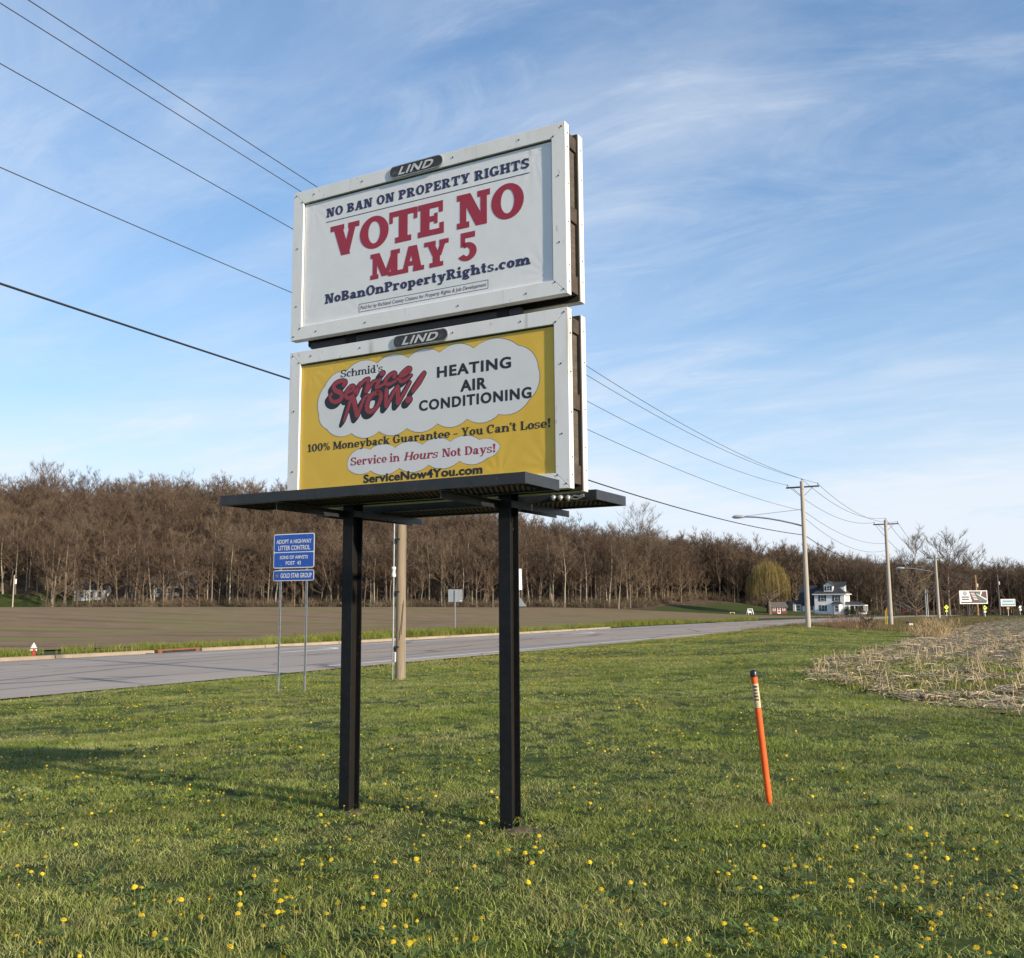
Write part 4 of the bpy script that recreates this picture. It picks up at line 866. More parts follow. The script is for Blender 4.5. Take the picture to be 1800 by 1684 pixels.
# slim pair of poles where the drooping service wire ends
for px_, py_, tp_ in ((1628.5, 1082, 1035), (1631.5, 1082.5, 1035.5)):
    f9 = at(px_, py_, 232); f9.z = hz(f9.x, f9.y); top9 = at(px_ - 2.5, tp_, 232); t = empty('slim_post', f9, 0, 'one of a close pair of slim grey posts in front of the spreading bare tree', 'post', 'pair of slim grey posts')
    b = MB(); b.tube([(0, 0, -.2), (top9.x - f9.x, 0, (top9.z - f9.z))], [.14, .10], 8); b.build('post', MT['galv'], t); b = MB(); b.lathe([(.0, 0), (.16, .0), (.16, .12), (0, .16)], 8, 0, (top9.x - f9.x, 0, top9.z - f9.z)); b.build('cap', MT['dark_steel'], t)

# ------------------------------------------------------------------ wires
MT['wire'] = mat('wire', (.05, .05, .055), .6); MT['cable'] = mat('black_cable', (.012, .012, .013), .6)
def wire(a, c, sag, r, label, group, m='wire', n=40):
    a, c = Vector(a), Vector(c); b = MB(); b.tube([a.lerp(c, k / n) - Vector((0, 0, 4 * sag * (k / n) * (1 - k / n))) for k in range(n + 1)], r, 5)
    o = b.build('power_line' if m == 'wire' else 'cable', MT[m]); return tag(o, label, 'power line' if m == 'wire' else 'cable', group)
def pin(p, z, off, r=.1): return Vector((p.x, p.y, z)) + ARMV * off
GR = 'overhead lines between the roadside poles'
pm = Vector((-28.3, -21.5, 0)); AL = 1.12
Zt, Za = Z0T, Z0T - .42; names = ('nearest of the three', 'middle one of the three', 'lowest of the three')
dz = Z0T - 11.3
for k, off in enumerate((-AL, 0, AL)):
    zA = (Zt + .2 if off == 0 else Za + .2); zM = 13.1 + dz if off == 0 else 12.66 + dz
    wire(pin(pm, zM, off), pin(p0, zA, off), .04, .011, ('highest of the three thin wires', 'second highest thin wire', 'third highest thin wire')[k] + ' running off the upper left corner', GR)
    z1_ = f1z.z + .2 if off == 0 else f1z.z - .42 + .2
    wire(pin(p0, zA, off), pin(f1, z1_, off * 1.15 / AL), .97, .013, ('right-hand', 'middle', 'left-hand')[k] + ' top wire from behind the billboard to the nearest roadside pole', GR)
    z2_ = f2z.z + .2 if off == 0 else f2z.z - .42 + .2
    wire(pin(f1, z1_, off * 1.15 / AL), pin(f2, z2_, off * 1.15 / AL), 1.0, .016, ('right-hand', 'middle', 'left-hand')[k] + ' top wire between the nearest two roadside poles', GR)
    z3_ = f3z.z + .2 if off == 0 else f3z.z - .42 + .2
    wire(pin(f2, z2_, off * 1.15 / AL), pin(f3, z3_, off), 1.6, .02, ('right-hand', 'middle', 'left-hand')[k] + ' top wire from the leaning pole to the pole left of the far billboard', GR)
    z4_ = f4z.z + .2 if off == 0 else f4z.z - .7
    wire(pin(f3, z3_, off), pin(f4, z4_, off * 1.2), 2.2, .022, ('right-hand', 'middle', 'left-hand')[k] + ' top wire reaching the orange-brown pole', GR)
wire((pm.x, pm.y, 9.64 + dz), (p0.x - .1, p0.y, 8.89 + dz), .38, .011, 'lone thin wire crossing the left sky well below the top three', GR)
zn1 = tall(1410, 897, f1.y).z; zn2 = tall(1558, 955, f2.y).z
wire((p0.x, p0.y, 8.89 + dz), (f1.x - .15, f1.y, zn1), .66, .013, 'lower thin wire from behind the billboard to the nearest roadside pole', GR)
wire((f1.x, f1.y, zn1), (f2.x, f2.y, zn2), .8, .015, 'lower thin wire between the nearest two roadside poles', GR)
wire((f1.x, f1.y, zn1 - .5), (f2.x, f2.y, zn2 - .7), 1.1, .015, 'lowest thin wire between the nearest two roadside poles', GR)
zc1 = tall(1412, 940, f1.y).z; zc2 = tall(1560, 990, f2.y).z
wire((pm.x, pm.y, 7.93 + dz), (p0.x - .12, p0.y - .05, 6.51 + dz), .29, .024, 'thick black cable crossing the left sky to the billboard', None, 'cable')
wire((p0.x, p0.y, 6.51 + dz), (f1.x - .18, f1.y, zc1), .54, .028, 'thick black cable running from behind the billboard to the roadside pole', None, 'cable')
wire((f1.x, f1.y, zc1), (f2.x - .15, f2.y, zc2), .8, .028, 'thick cable between the nearest two roadside poles', None, 'cable')
wire((f2.x, f2.y, zc2 - .3), (f3.x, f3.y, tall(1648, 1020, f3.y).z), 2.6, .034, 'cable sagging from the leaning pole to the pole left of the far billboard', None, 'cable')
wire((f2.x, f2.y, zc2 - 1.2), at(1629, 1036, 232), 4.0, .04, 'grey service drop sagging deeply from the leaning pole to the slim posts', None, 'cable')
wire(at(1629, 1036, 232), (f3.x, f3.y, tall(1648, 1022, f3.y).z), 1.2, .034, 'service drop climbing from the slim posts to the pole left of the far billboard', None, 'cable')
wire((f3.x, f3.y, tall(1648, 1030, f3.y).z), (f5.x, f5.y, at(1757, 1040, 300).z), 5.0, .05, 'cable sagging behind the far billboards', None, 'cable')
b = MB(); q = Vector((p0.x, p0.y, 6.51 + dz)); 
# ------------------------------------------------------------------ sign backs beyond the road
fs_ = at(800, 1112, 72); fs_ = Vector((fs_.x, fs_.y, hz(fs_.x, fs_.y))); k = fs_.y / F_PX
sb = empty('road_sign', fs_, math.atan2(RD[1], RD[0]) - math.pi / 2 + .35, 'grey back of a square road sign on one post beyond the road', 'road sign')
zt_ = at(800, 1036, fs_.y).z - fs_.z; zb_ = at(800, 1058, fs_.y).z - fs_.z
b = MB(); b.prism([(x, .02, z) for x, z in round_rect(-12.5 * k, zb_, 12.5 * k, zt_, .05)], (0, .006, 0)); pl = b.build('sign_plate', MT['sign_back'], sb)
b = MB(); b.box(8.5 * k, .014, zb_ + .04, 11.5 * k, .019, zb_ + .11); b.build('sticker', MT['sign_white'], pl)
b = MB(); b.box(-.05, -.03, -.2, .05, .012, zt_ - .06); b.box(-.02, -.05, -.2, .02, -.03, zt_ - .06); b.build('post', MT['galv'], sb)
fs2 = at(905, 1094, 92); fs2 = Vector((fs2.x, fs2.y, hz(fs2.x, fs2.y))); k = fs2.y / F_PX
sb = empty('road_sign', fs2, math.atan2(RD[1], RD[0]) - math.pi / 2 + .3, 'grey back of a pointed pennant sign half hidden by the right black post', 'road sign')
zz_ = lambda y: at(905, y, fs2.y).z - fs2.z
b = MB(); b.prism([(-14 * k, .02, zz_(1066)), (21 * k, .02, zz_(1066)), (3.5 * k, .02, zz_(1042))], (0, .006, 0)); b.build('sign_plate', MT['sign_back'], sb)
b = MB(); b.prism([(8 * k, -.1, zz_(1037)), (13.2 * k, .02, zz_(1037)), (12.4 * k, .02, zz_(1000)), (8 * k, -.1, zz_(1000))], (0, .01, 0)); b.build('marker_panel', MT['sign_white'], sb)
b = MB(); b.box(.0, -.03, -.2, .10, .012, zz_(1000)); b.build('post', MT['galv'], sb)

# ------------------------------------------------------------------ hydrant
MT['hyd_red'] = mat('hydrant_red', (.42, .02, .02), .4, (.34, .018, .018), 10); MT['hyd_white'] = mat('hydrant_white', (.78, .74, .64), .45, (.66, .61, .52), 8)
th_, nh_ = road_tn(60, 1153); eh = float(far_edge(th_)); X_, Y_ = map(float, xy(th_, eh + .75))
hv_ = at(59, 1140, Y_); hy = empty('fire_hydrant', (hv_.x, Y_, hz(hv_.x, Y_) - .02), math.radians(-20), 'red fire hydrant with a white bonnet behind the kerb at far left', 'fire hydrant')
ks = 17.5 / F_PX * Y_ / .62
b = MB(); b.lathe([(.16, 0), (.16, .04), (.12, .05), (.12, .42), (.15, .44), (.15, .48)], 18); bd = b.build('barrel', MT['hyd_red'], hy)
b = MB(); b.lathe([(.20, .48), (.20, .52), (.155, .53), (.14, .60), (.09, .69), (.04, .73), (.04, .79), (0, .80)], 18); b.build('bonnet', MT['hyd_white'], hy)
for d in ((1, 0), (-1, 0), (0, -1)):
    b = MB(); r = .085 if d[1] else .07; b.tube([(d[0] * .09, d[1] * .09, .36), (d[0] * .19, d[1] * .19, .36), (d[0] * .20, d[1] * .20, .36), (d[0] * .23, d[1] * .23, .36)], [r * .8, r * .8, r, r * .9], 14); b.build('nozzle_cap', MT['hyd_white'], hy)
hy.scale = (ks, ks, ks); HYD = hy.location.copy()

# ------------------------------------------------------------------ far billboards and road signs
def far_board(px0, py0, px1, py1, posts, Y, label, face_yaw, art):
    c = at((px0 + px1) / 2, py1, Y); g = hz(c.x, Y); t = empty('billboard', (c.x, Y, g), face_yaw, label, 'billboard'); k = Y / F_PX
    hw_ = (px1 - px0) / 2 * k / math.cos(face_yaw); z0 = at(0, py1, Y).z - g; z0 = at((px0 + px1) / 2, py1, Y).z - g; z1 = at((px0 + px1) / 2, py0, Y).z - g
    b = MB(); fw = .16
    for q in ((-hw_, z0, hw_, z0 + fw), (-hw_, z1 - fw, hw_, z1), (-hw_, z0 + fw, -hw_ + fw, z1 - fw), (hw_ - fw, z0 + fw, hw_, z1 - fw)): b.box(q[0], -.12, q[1], q[2], 0, q[3])
    b.build('sign_frame', MT['white_metal'], t); b = MB(); b.box(-hw_ + fw, -.06, z0 + fw, hw_ - fw, -.02, z1 - fw); p = b.build('poster', MT['poster_white'] if art == 1 else MT['pale_blue'], t)
    for x in posts: b = MB(); b.box((x - (px0 + px1) / 2) * k - .13, .02, -.3, (x - (px0 + px1) / 2) * k + .13, .28, z1 - .2); b.build('post', MT['post_black'], t)
    return t, p, hw_ - fw, z0 + fw, z1 - fw
MT['pale_blue'] = mat('pale_blue_poster', (.42, .54, .62), .5, (.36, .48, .57), 3); MT['maroon'] = mat('maroon_print', (.075, .022, .028), .5); MT['teal'] = mat('teal_print', (.045, .09, .085), .5, (.10, .13, .12), 2); MT['far_ink'] = mat('dark_print', (.04, .038, .042), .5)
t, p, hw_, z0, z1 = far_board(1686, 1038, 1737, 1061.5, (1700, 1728), 182, 'far billboard with a black emblem, a maroon stripe and white panels', .10, 1)
H = z1 - z0; U = lambda u: -hw_ + 2 * hw_ * u; V_ = lambda v: z0 + H * v
def flat(pts, m, par, y=-.064, nm='print'): 
    b = MB(); q = [(U(u), y, V_(v)) for u, v in pts]; b.poly(ccw(q)); return b.build(nm, MT[m], par)
flat([(.34, 1), (.60, 1), (.70, .12), (.44, .12)], 'maroon', p); flat([(.60, 1), (1, 1), (1, .12), (.70, .12)], 'teal', p, -.0635)
flat([(.60, .80), (.64, .80), (1, .34), (1, .22)], 'cloud', p, -.067); flat([(.80, 1), (.85, 1), (.78, .58), (.74, .62)], 'cloud', p, -.067); flat([(.83, .96), (.99, .96), (.99, .42), (.80, .62)], 'maroon', p, -.066)
flat([(.02, .12), (.98, .12), (.98, .0), (.02, .0)], 'far_ink', p, -.066, 'print_band')
b = MB(); b.poly(ccw([(U(.19) + .35 * math.cos(i * .5236), -.068, V_(.82) + .38 * math.sin(i * .5236)) for i in range(12)])); b.build('emblem', MT['far_ink'], p)
b = MB(); b.poly(ccw([(U(.19) + x, -.070, V_(.82) + z) for x, z in ((-.14, .2), (.14, .2), (.10, -.05), (.04, -.24), (-.04, -.24), (-.10, -.05))])); b.build('emblem_shield', MT['cloud'], p)
b = MB()
for v in (.44, .24): 
    for i in range(6): b.box(U(.05 + i * .048), -.067, V_(v), U(.09 + i * .048), -.066, V_(v + .14))
b.build('lettering', MT['far_ink'], p)
b = MB()
for i, v in enumerate((.84, .70, .56, .42, .30)): b.box(U(.40 + .03 * i), -.070, V_(v - .03), U(.55 + .03 * i), -.069, V_(v + .03))
b.build('lettering', MT['cloud'], p)
t, p, hw_, z0, z1 = far_board(1758.5, 1053, 1785.5, 1065.5, (1763, 1781), 262, 'small pale blue billboard at the far right beyond the cornfield', .12, 2)
H = z1 - z0; flat([(.03, .22), (.97, .22), (.97, .06), (.03, .06)], 'teal', p, -.066); flat([(.1, .8), (.9, .8), (.86, .66), (.14, .66)], 'teal', p, -.066)
MT['fluo'] = mat('fluorescent_yellow', (.62, .68, .01), .45); MT['sign_orange'] = mat('orange_sign', (.55, .24, .02), .5)
def diamond(px, py, Y, r, m, base, label, plaque='fluo', nm='warning_sign'):
    c = at(px, py, Y); g = hz(c.x, Y); t = empty(nm, (c.x, Y, g), .15, label, 'road sign'); k = Y / F_PX; z = c.z - g
    b = MB(); b.prism([(0, -.03, z - r * k), (r * k, -.03, z), (0, -.03, z + r * k), (-r * k, -.03, z)], (0, .02, 0)); pl = b.build('sign_plate', MT[m], t)
    b = MB(); b.box(-.35 * r * k, -.036, z - .1 * r * k, .35 * r * k, -.032, z + .25 * r * k); b.build('symbol', MT['far_ink'], pl)
    b = MB(); b.box(-.06, 0, -.2, .06, .06, z); b.build('post', MT['galv'], t)
    if plaque: b = MB(); b.box(-.5 * r * k, -.03, z - 1.7 * r * k, .5 * r * k, -.01, z - 1.15 * r * k); b.build('plaque', MT[plaque], t)
diamond(1663.5, 1067.5, 215, 4.6, 'fluo', 1082, 'fluorescent yellow diamond sign by the road, left of the far billboard')
diamond(1731, 1068.5, 200, 4.6, 'fluo', 1080, 'fluorescent yellow diamond sign under the right end of the far billboard', 'sign_white')
diamond(1772, 1069, 255, 3.2, 'sign_orange', 1079, 'orange diamond sign below the small pale blue billboard', None)
c = at(1793, 1068, 300); t = empty('road_sign', (c.x, 300, hz(c.x, 300)), .2, 'white road sign at the right edge of the picture near the farthest pole', 'road sign'); z = c.z - hz(c.x, 300)
b = MB(); b.prism([(-.5, 0, z - .1), (.3, 0, z - .2), (.6, 0, z + .5), (-.1, 0, z + .6)], (0, .02, 0)); b.build('sign_plate', MT['sign_white'], t); b = MB(); b.box(-.2, 0, z - .9, .5, .02, z - .35); b.build('plaque', MT['sign_white'], t); b = MB(); b.box(-.05, .03, -.2, .05, .09, z + .3); b.build('post', MT['galv'], t)
# yellow marker posts and the dark-topped box by the ditch
MT['yellow'] = mat('yellow_plastic', (.58, .44, .03), .45)
for px_, py_, tp, lab in ((1557.5, 1103, 1072, 'shorter thin yellow marker post left of the leaning pole'), (1560, 1101, 1068, 'taller thin yellow marker post close against the leaning pole')):
    Y = f2.y - 2; c = at(px_, py_, Y); g = hz(c.x, Y); t = empty('marker_post', (c.x, Y, g), 0, lab, 'marker post', 'yellow marker posts by the ditch'); top = at(px_, tp, Y).z - g
    b = MB(); b.tube([(0, 0, -.2), (0, 0, top - .15)], .034, 10); b.build('post', MT['yellow'], t); b = MB(); b.lathe([(.037, top - .15), (.037, top - .03), (0, top)], 10); b.build('cap', MT['sign_orange'], t)
c = G(1604, 1112); t = empty('mailbox', c, .35, 'small dark-topped box on a leaning post at the edge of the corn stubble', 'mailbox'); k = c.y / F_PX
b = MB(); b.bar((0, 0, -.2), (-1.0 * k, 0, 16 * k), 1.3 * k, 1.3 * k); b.build('post', MT['arm_wood'], t)
b = MB(); zb_ = 16.2 * k; n = 10; arc = [(-5 * k + 5 * k * math.cos(math.pi * i / n), zb_ + 3.6 * k * math.sin(math.pi * i / n)) for i in range(n + 1)]
b.prism([(x, -4 * k, z) for x, z in arc], (0, 8 * k, 0)); b.build('lid', MT['black_plastic'], t); b = MB(); b.box(-9 * k, -3.6 * k, zb_ - 3 * k, -1 * k, 3.6 * k, zb_ - .005); b.build('box_body', MT['sticker'], t)
# ------------------------------------------------------------------ houses
MT['siding'] = mat('white_siding', (.82, .82, .82), .6, (.76, .765, .77), 2, stretch=(.3, .3, 6)); MT['roof'] = mat('charcoal_shingles', (.026, .028, .034), .85, (.042, .044, .05), 3, bump=.3)
MT['glass'] = mat('window_glass', (.05, .06, .08), .12, (.10, .11, .13), 1.5); MT['shutter'] = mat('dark_shutter', (.02, .022, .026), .6); MT['trim'] = mat('white_trim', (.78, .78, .77), .5)
MT['red_wall'] = mat('dark_red_boards', (.15, .022, .022), .7, (.11, .016, .017), 3, stretch=(6, 6, .4)); MT['brick'] = mat('red_brick', (.20, .060, .038), .85, (.14, .045, .03), 5); MT['grey_siding'] = mat('grey_siding', (.22, .22, .22), .7, (.17, .17, .17), 2); MT['rust_roof'] = mat('brown_roof', (.12, .10, .09), .85, (.085, .07, .062), 3)
def gable(b, x0, x1, y0, y1, z0, zr, ov=.35, along='x', mi=0, th=.16):
    """pitched roof slab pair; ridge along x or y"""
    if along == 'x':
        ym = (y0 + y1) / 2
        for s in (-1, 1): e = ym + s * ((y1 - y0) / 2 + ov); k = (zr - z0) / ((y1 - y0) / 2); ze = z0 - ov * k; b.prism([(x0 - ov, ym, zr), (x0 - ov, e, ze), (x0 - ov, e, ze + th), (x0 - ov, ym, zr + th)], (x1 - x0 + 2 * ov, 0, 0), mi)
    else:
        xm = (x0 + x1) / 2
        for s in (-1, 1): e = xm + s * ((x1 - x0) / 2 + ov); k = (zr - z0) / ((x1 - x0) / 2); ze = z0 - ov * k; b.prism([(xm, y0 - ov, zr), (e, y0 - ov, ze), (e, y0 - ov, ze + th), (xm, y0 - ov, zr + th)], (0, y1 - y0 + 2 * ov, 0), mi)
def window(root, x, z, w, h, face, pos, shutters=True, frame='trim'):
    """face 'f': on the plane y=pos looking -y; face 'r': on the plane x=pos looking +x"""
    def B(mb, a0, a1, z0, z1, d0, d1):
        if face == 'f': mb.box(a0, pos - d1, z0, a1, pos - d0, z1)
        else: mb.box(pos + d0, a0, z0, pos + d1, a1, z1)
    b = MB(); t = .10
    for q in ((x - w / 2 - t, x + w / 2 + t, z - t, z), (x - w / 2 - t, x + w / 2 + t, z + h, z + h + t), (x - w / 2 - t, x - w / 2, z, z + h), (x + w / 2, x + w / 2 + t, z, z + h), (x - w / 2, x + w / 2, z + h / 2 - .04, z + h / 2 + .04)): B(b, *q, .003, .07)
    wn = b.build('window', MT[frame], root); b = MB(); B(b, x - w / 2, x + w / 2, z, z + h, .004, .03); b.build('pane', MT['glass'], wn)
    if shutters:
        for s in (-1, 1): b = MB(); c = x + s * (w / 2 + t + .26); B(b, c - .24, c + .24, z - .05, z + h + .05, .003, .05); b.build('shutter', MT['shutter'], wn)
HY = 286; hk = HY / F_PX
hc = at(1459, 1081, HY); hg = hz(hc.x, HY); HR = -.52
house = empty('farmhouse', (hc.x, HY, hg), HR, 'white two-storey farmhouse with a charcoal hipped roof, dormers and dark shutters', 'house')
Wd, Dp, He, Hr = 8.6, 8.0, 6.0, 9.6; x0, x1 = -Wd / 2, Wd / 2
b = MB(); b.box(x0, 0, -.6, x1, Dp, He); b.build('wall', MT['siding'], house)
b = MB(); ov = .5; r0, r1 = (-.7, Dp / 2, Hr), (.7, Dp / 2, Hr); c4 = [(x0 - ov, -ov, He - .05), (x1 + ov, -ov, He - .05), (x1 + ov, Dp + ov, He - .05), (x0 - ov, Dp + ov, He - .05)]
b.add([*c4, r0, r1], [(0, 1, 5, 4), (1, 2, 5), (2, 3, 4, 5), (3, 0, 4), (3, 2, 1, 0)]); roof = b.build('roof', MT['roof'], house)
b = MB()
for q in ((x0 - ov, -ov - .03, x1 + ov, -ov - .004), (x0 - ov, Dp + ov + .004, x1 + ov, Dp + ov + .03)): b.box(q[0], q[1], He - .28, q[2], q[3], He - .03)
b.box(x1 + ov + .004, -ov, He - .28, x1 + ov + .03, Dp + ov, He - .03); b.box(x0 - ov - .03, -ov, He - .28, x0 - ov - .004, Dp + ov, He - .03); b.build('fascia', MT['trim'], roof)
for x in (-2.0, 2.0):
    window(house, x, 3.9, .95, 1.6, 'f', 0)
window(house, -1.9, .95, .95, 1.7, 'f', 0)
for y in (2.2, 4.0, 5.8): window(house, y, 3.9, .8, 1.6, 'r', x1, False)
# front bay with its own little roof
b = MB(); by = [(.9, 0), (1.45, -1.1), (3.0, -1.1), (3.6, 0)]; b.prism([(x, y, .0) for x, y in by], (0, 0, 2.95)); bay = b.build('bay', MT['trim'], house)
b = MB(); b.add([(.5, .0, 3.0), (1.25, -1.5, 2.96), (3.2, -1.5, 2.96), (4.0, 0, 3.0), (1.4, 0, 3.75), (3.1, 0, 3.75)], [(0, 1, 4), (1, 2, 5, 4), (2, 3, 5), (3, 2, 1, 0)]); b.build('bay_roof', MT['roof'], bay)
window(house, 2.22, .8, 1.0, 1.75, 'f', -1.1, False)
# front dormer
b = MB(); b.box(-1.5, .35, 6.55, 1.05, 3.6, 8.5); d = b.build('dormer', MT['siding'], house); b = MB(); gable(b, -1.5, 1.05, .35, 4.2, 8.5, 9.55, .28, 'y'); b.build('dormer_roof', MT['roof'], d)
b = MB(); b.prism([(-1.5, .34, 8.5), (1.05, .34, 8.5), (-.225, .34, 9.5)], (0, .1, 0)); b.build('dormer_gable', MT['trim'], d); window(house, -.22, 7.0, .8, 1.2, 'f', .35)
# right dormer
b = MB(); b.box(1.2, 3.0, 6.6, x1 - .35, 5.2, 8.4); d = b.build('dormer', MT['siding'], house); b = MB(); gable(b, .4, x1 - .35, 3.0, 5.2, 8.4, 9.4, .28, 'x'); b.build('dormer_roof', MT['roof'], d)
window(house, 4.1, 7.0, .8, 1.2, 'r', x1 - .35, False)
# left rear wing with the tall dark roof, low side annex
b = MB(); b.box(-9.3, 2.2, -.5, x0 - .004, 7.6, 3.1); w_ = b.build('wing', MT['siding'], house); b = MB(); gable(b, -9.3, x0 - .4, 2.2, 7.6, 3.1, 8.4, .3, 'x'); b.build('wing_roof', MT['roof'], w_)
window(house, -6.4, 1.3, .9, 1.1, 'f', 2.2)
# porch on the right side
b = MB(); b.box(x1 + .004, .6, .0, x1 + 5.2, 5.4, .45); po = b.build('porch', MT['trim'], house); b = MB()
b.add([(x1 + .01, .2, 2.75), (x1 + 5.6, .2, 2.7), (x1 + 5.6, 5.8, 2.7), (x1 + .01, 5.8, 2.75), (x1 + .01, .9, 3.7), (x1 + 3.0, 2.4, 3.6), (x1 + 3.0, 3.8, 3.6), (x1 + .01, 5.0, 3.7)], [(0, 1, 5, 4), (1, 2, 6, 5), (2, 3, 7, 6), (4, 5, 6, 7), (3, 2, 1, 0)]); b.build('porch_roof', MT['roof'], po)
b = MB(); b.box(x1 + .02, .22, 2.44, x1 + 5.5, .40, 2.72); b.box(x1 + 5.36, .42, 2.44, x1 + 5.52, 5.7, 2.72); b.build('porch_beam', MT['trim'], po)
for x, y in ((.3, .35), (2.7, .35), (5.3, .35), (5.3, 3), (5.3, 5.5)): b = MB(); b.box(x1 + x - .12, y - .1, .45, x1 + x + .12, y + .1, 2.44); b.build('porch_post', MT['trim'], po)
def outbuilding(name, px, py, Y, w, d, he, hr, wall, roof_, label, cat, yaw=0.1, along='x', wins=(), door=None, chimney=None, porch=None):
    c = at(px, py, Y); t = empty(name, (c.x, Y, hz(c.x, Y)), yaw, label, cat)
    b = MB(); b.box(-w / 2, 0, -1.2, w / 2, d, he)
    if along == 'x': b.prism([(-w / 2, 0, he), (-w / 2, d, he), (-w / 2, d / 2, hr - .02)], (w, 0, 0))
    else: b.prism([(-w / 2, 0, he), (w / 2, 0, he), (0, 0, hr - .02)], (0, d, 0))
    b.build('wall', MT[wall], t); b = MB(); gable(b, -w / 2, w / 2, 0, d, he, hr, .3, along); r_ = b.build('roof', MT[roof_], t)
    for x, z, ww, hh in wins: window(t, x, z, ww, hh, 'f', 0, False)
    if door:
        b = MB(); b.box(door[0] - door[1] / 2, -.05, 0, door[0] + door[1] / 2, -.004, door[2]); dd = b.build('door', MT['trim'], t)
        b = MB(); b.box(door[0] - door[1] / 2 + .18, -.07, .25, door[0] + door[1] / 2 - .18, -.052, door[2] * .45); b.box(door[0] - door[1] / 2 + .18, -.07, door[2] * .52, door[0] + door[1] / 2 - .18, -.052, door[2] - .2); b.build('door_panel', MT[wall] if wall == 'red_wall' else MT['glass'], dd)
    if chimney: b = MB(); b.box(chimney - .45, d * .2, -.2, chimney + .45, d * .2 + .9, hr + 1.6); b.build('chimney', MT['brick'], t)
    return t
outbuilding('shed', 1369.5, 1078.5, 276, 4.7, 3.4, 1.9, 3.1, 'red_wall', 'rust_roof', 'small dark red shed with white-framed windows beside the willow', 'shed', .1, 'x', ((-1.4, .85, .6, .75), (1.4, .85, .6, .75)), (0, .9, 1.75))
outbuilding('garage', 1407, 1080, 292, 4.4, 5, 2.4, 3.2, 'grey_siding', 'roof', 'low pale garage between the red shed and the white farmhouse', 'garage', .1, 'x', (), (-.6, 1.8, 2.0))
outbuilding('brick_house', 1583, 1073.5, 322, 13.5, 8, 2.6, 4.6, 'brick', 'rust_roof', 'low red brick house with a tall chimney behind the leaning pole', 'house', .1, 'x', ((-1.6, 1.0, 1.3, 1.2), (3.0, .9, .9, 1.3)), None, 1.3)
outbuilding('hillside_house', 157, 1058, 278, 8.4, 7, 3.2, 4.8, 'siding', 'roof', 'white house with dark windows half hidden by the left woods', 'house', .15, 'x', ((-2.2, .9, 1.1, 1.6), (.6, .9, .9, 1.6), (2.8, .9, 1.2, 1.6)))
g_ = outbuilding('hillside_house', 305, 1064, 282, 12, 8, 3.4, 6.6, 'grey_siding', 'rust_roof', 'grey house with a deck half hidden by tree trunks in the left woods', 'house', .2, 'x', ((-4.3, .8, 1.2, 1.5), (-1.5, .8, 1.2, 1.5), (2.5, .8, 1.6, 1.5)))
b = MB(); b.box(-1.0, -2.4, 2.2, 7.6, -.01, 2.4); dk = b.build('deck', MT['wood'], g_)
for x in (-.8, 1.3, 3.4, 5.5, 7.4): b = MB(); b.box(x - .08, -2.38, -1, x + .08, -2.22, 2.2); b.build('deck_post', MT['wood'], dk)
b = MB(); b.box(.5, 1.2, 6.2, 4.5, 4.2, 7.4); d = b.build('dormer', MT['siding'], g_); b = MB(); gable(b, .5, 4.5, 1.2, 4.2, 7.4, 8.4, .25, 'y'); b.build('dormer_roof', MT['grey_siding'], d)
# garden swing frame and a low white seat on the grass left of the willow
c = at(1318.5, 1077.5, 262); t = empty('garden_swing', (c.x, 262, hz(c.x, 262)), .3, 'white A-frame garden swing on the grass left of the willow', 'garden swing'); b = MB()
for x in (-.75, .75):
    for y in (-.55, .55): b.bar((x, y, 0), (x * .9, 0, 1.5), .12, .12)
b.build('frame', MT['trim'], t); b = MB(); b.bar((-.75, 0, 1.48), (.75, 0, 1.48), .12, .12); b.build('top_bar', MT['trim'], t); b = MB(); b.box(-.5, -.25, .45, .5, .25, .55); b.box(-.5, .22, .55, .5, .28, 1.0); b.build('seat', MT['trim'], t)
c = at(1287, 1076.5, 262); t = empty('garden_bench', (c.x, 262, hz(c.x, 262)), .1, 'low pale bench on the grass at the left end of the farm yard', 'bench'); b = MB(); b.box(-.7, -.2, .35, .7, .2, .45); b.build('seat', MT['sticker'], t)
for x in (-.55, .55): b = MB(); b.box(x - .06, -.18, 0, x + .06, .18, .35); b.build('leg', MT['sticker'], t)

# ------------------------------------------------------------------ trees
MT['bark'] = mat('grey_brown_bark', (.135, .10, .072), .9, (.215, .165, .122), 1.4, stretch=(2, 2, .3), rnd=.28, spec=.1)
MT['bark_pale'] = mat('pale_bark', (.24, .20, .15), .9, (.33, .285, .225), 1.4, stretch=(2, 2, .3), rnd=.2, spec=.1)
MT['twigs'] = mat('bare_twigs', (.104, .072, .053), .9, (.162, .115, .085), .12, rnd=.32, spec=.05)
MT['twigs_tan'] = mat('tan_twigs', (.20, .15, .10), .9, (.28, .215, .15), .3, spec=.05)
MT['willow'] = mat('willow_strands', (.205, .155, .055), .8, (.29, .225, .088), .5, spec=.1, trans=.25)
MT['willow_bark'] = mat('willow_bark', (.14, .105, .075), .9, (.20, .16, .12), 2)
def tube_fast(V, Fc, path, rad, k):
    o = len(V); n = len(path); ref = None
    for i in range(n):
        d = (path[min(i + 1, n - 1)] - path[max(i - 1, 0)]); d.normalize()
        if ref is None: ref = Vector((1, 0, 0)) if abs(d.x) < .7 else Vector((0, 1, 0))
        a = ref - d * ref.dot(d); a.normalize(); c = d.cross(a)
        for j in range(k): t = 6.2832 * j / k; V.append(tuple(path[i] + (a * math.cos(t) + c * math.sin(t)) * rad[i]))
    for i in range(n - 1):
        for j in range(k): Fc.append((o + i * k + j, o + i * k + (j + 1) % k, o + (i + 1) * k + (j + 1) % k, o + (i + 1) * k + j))
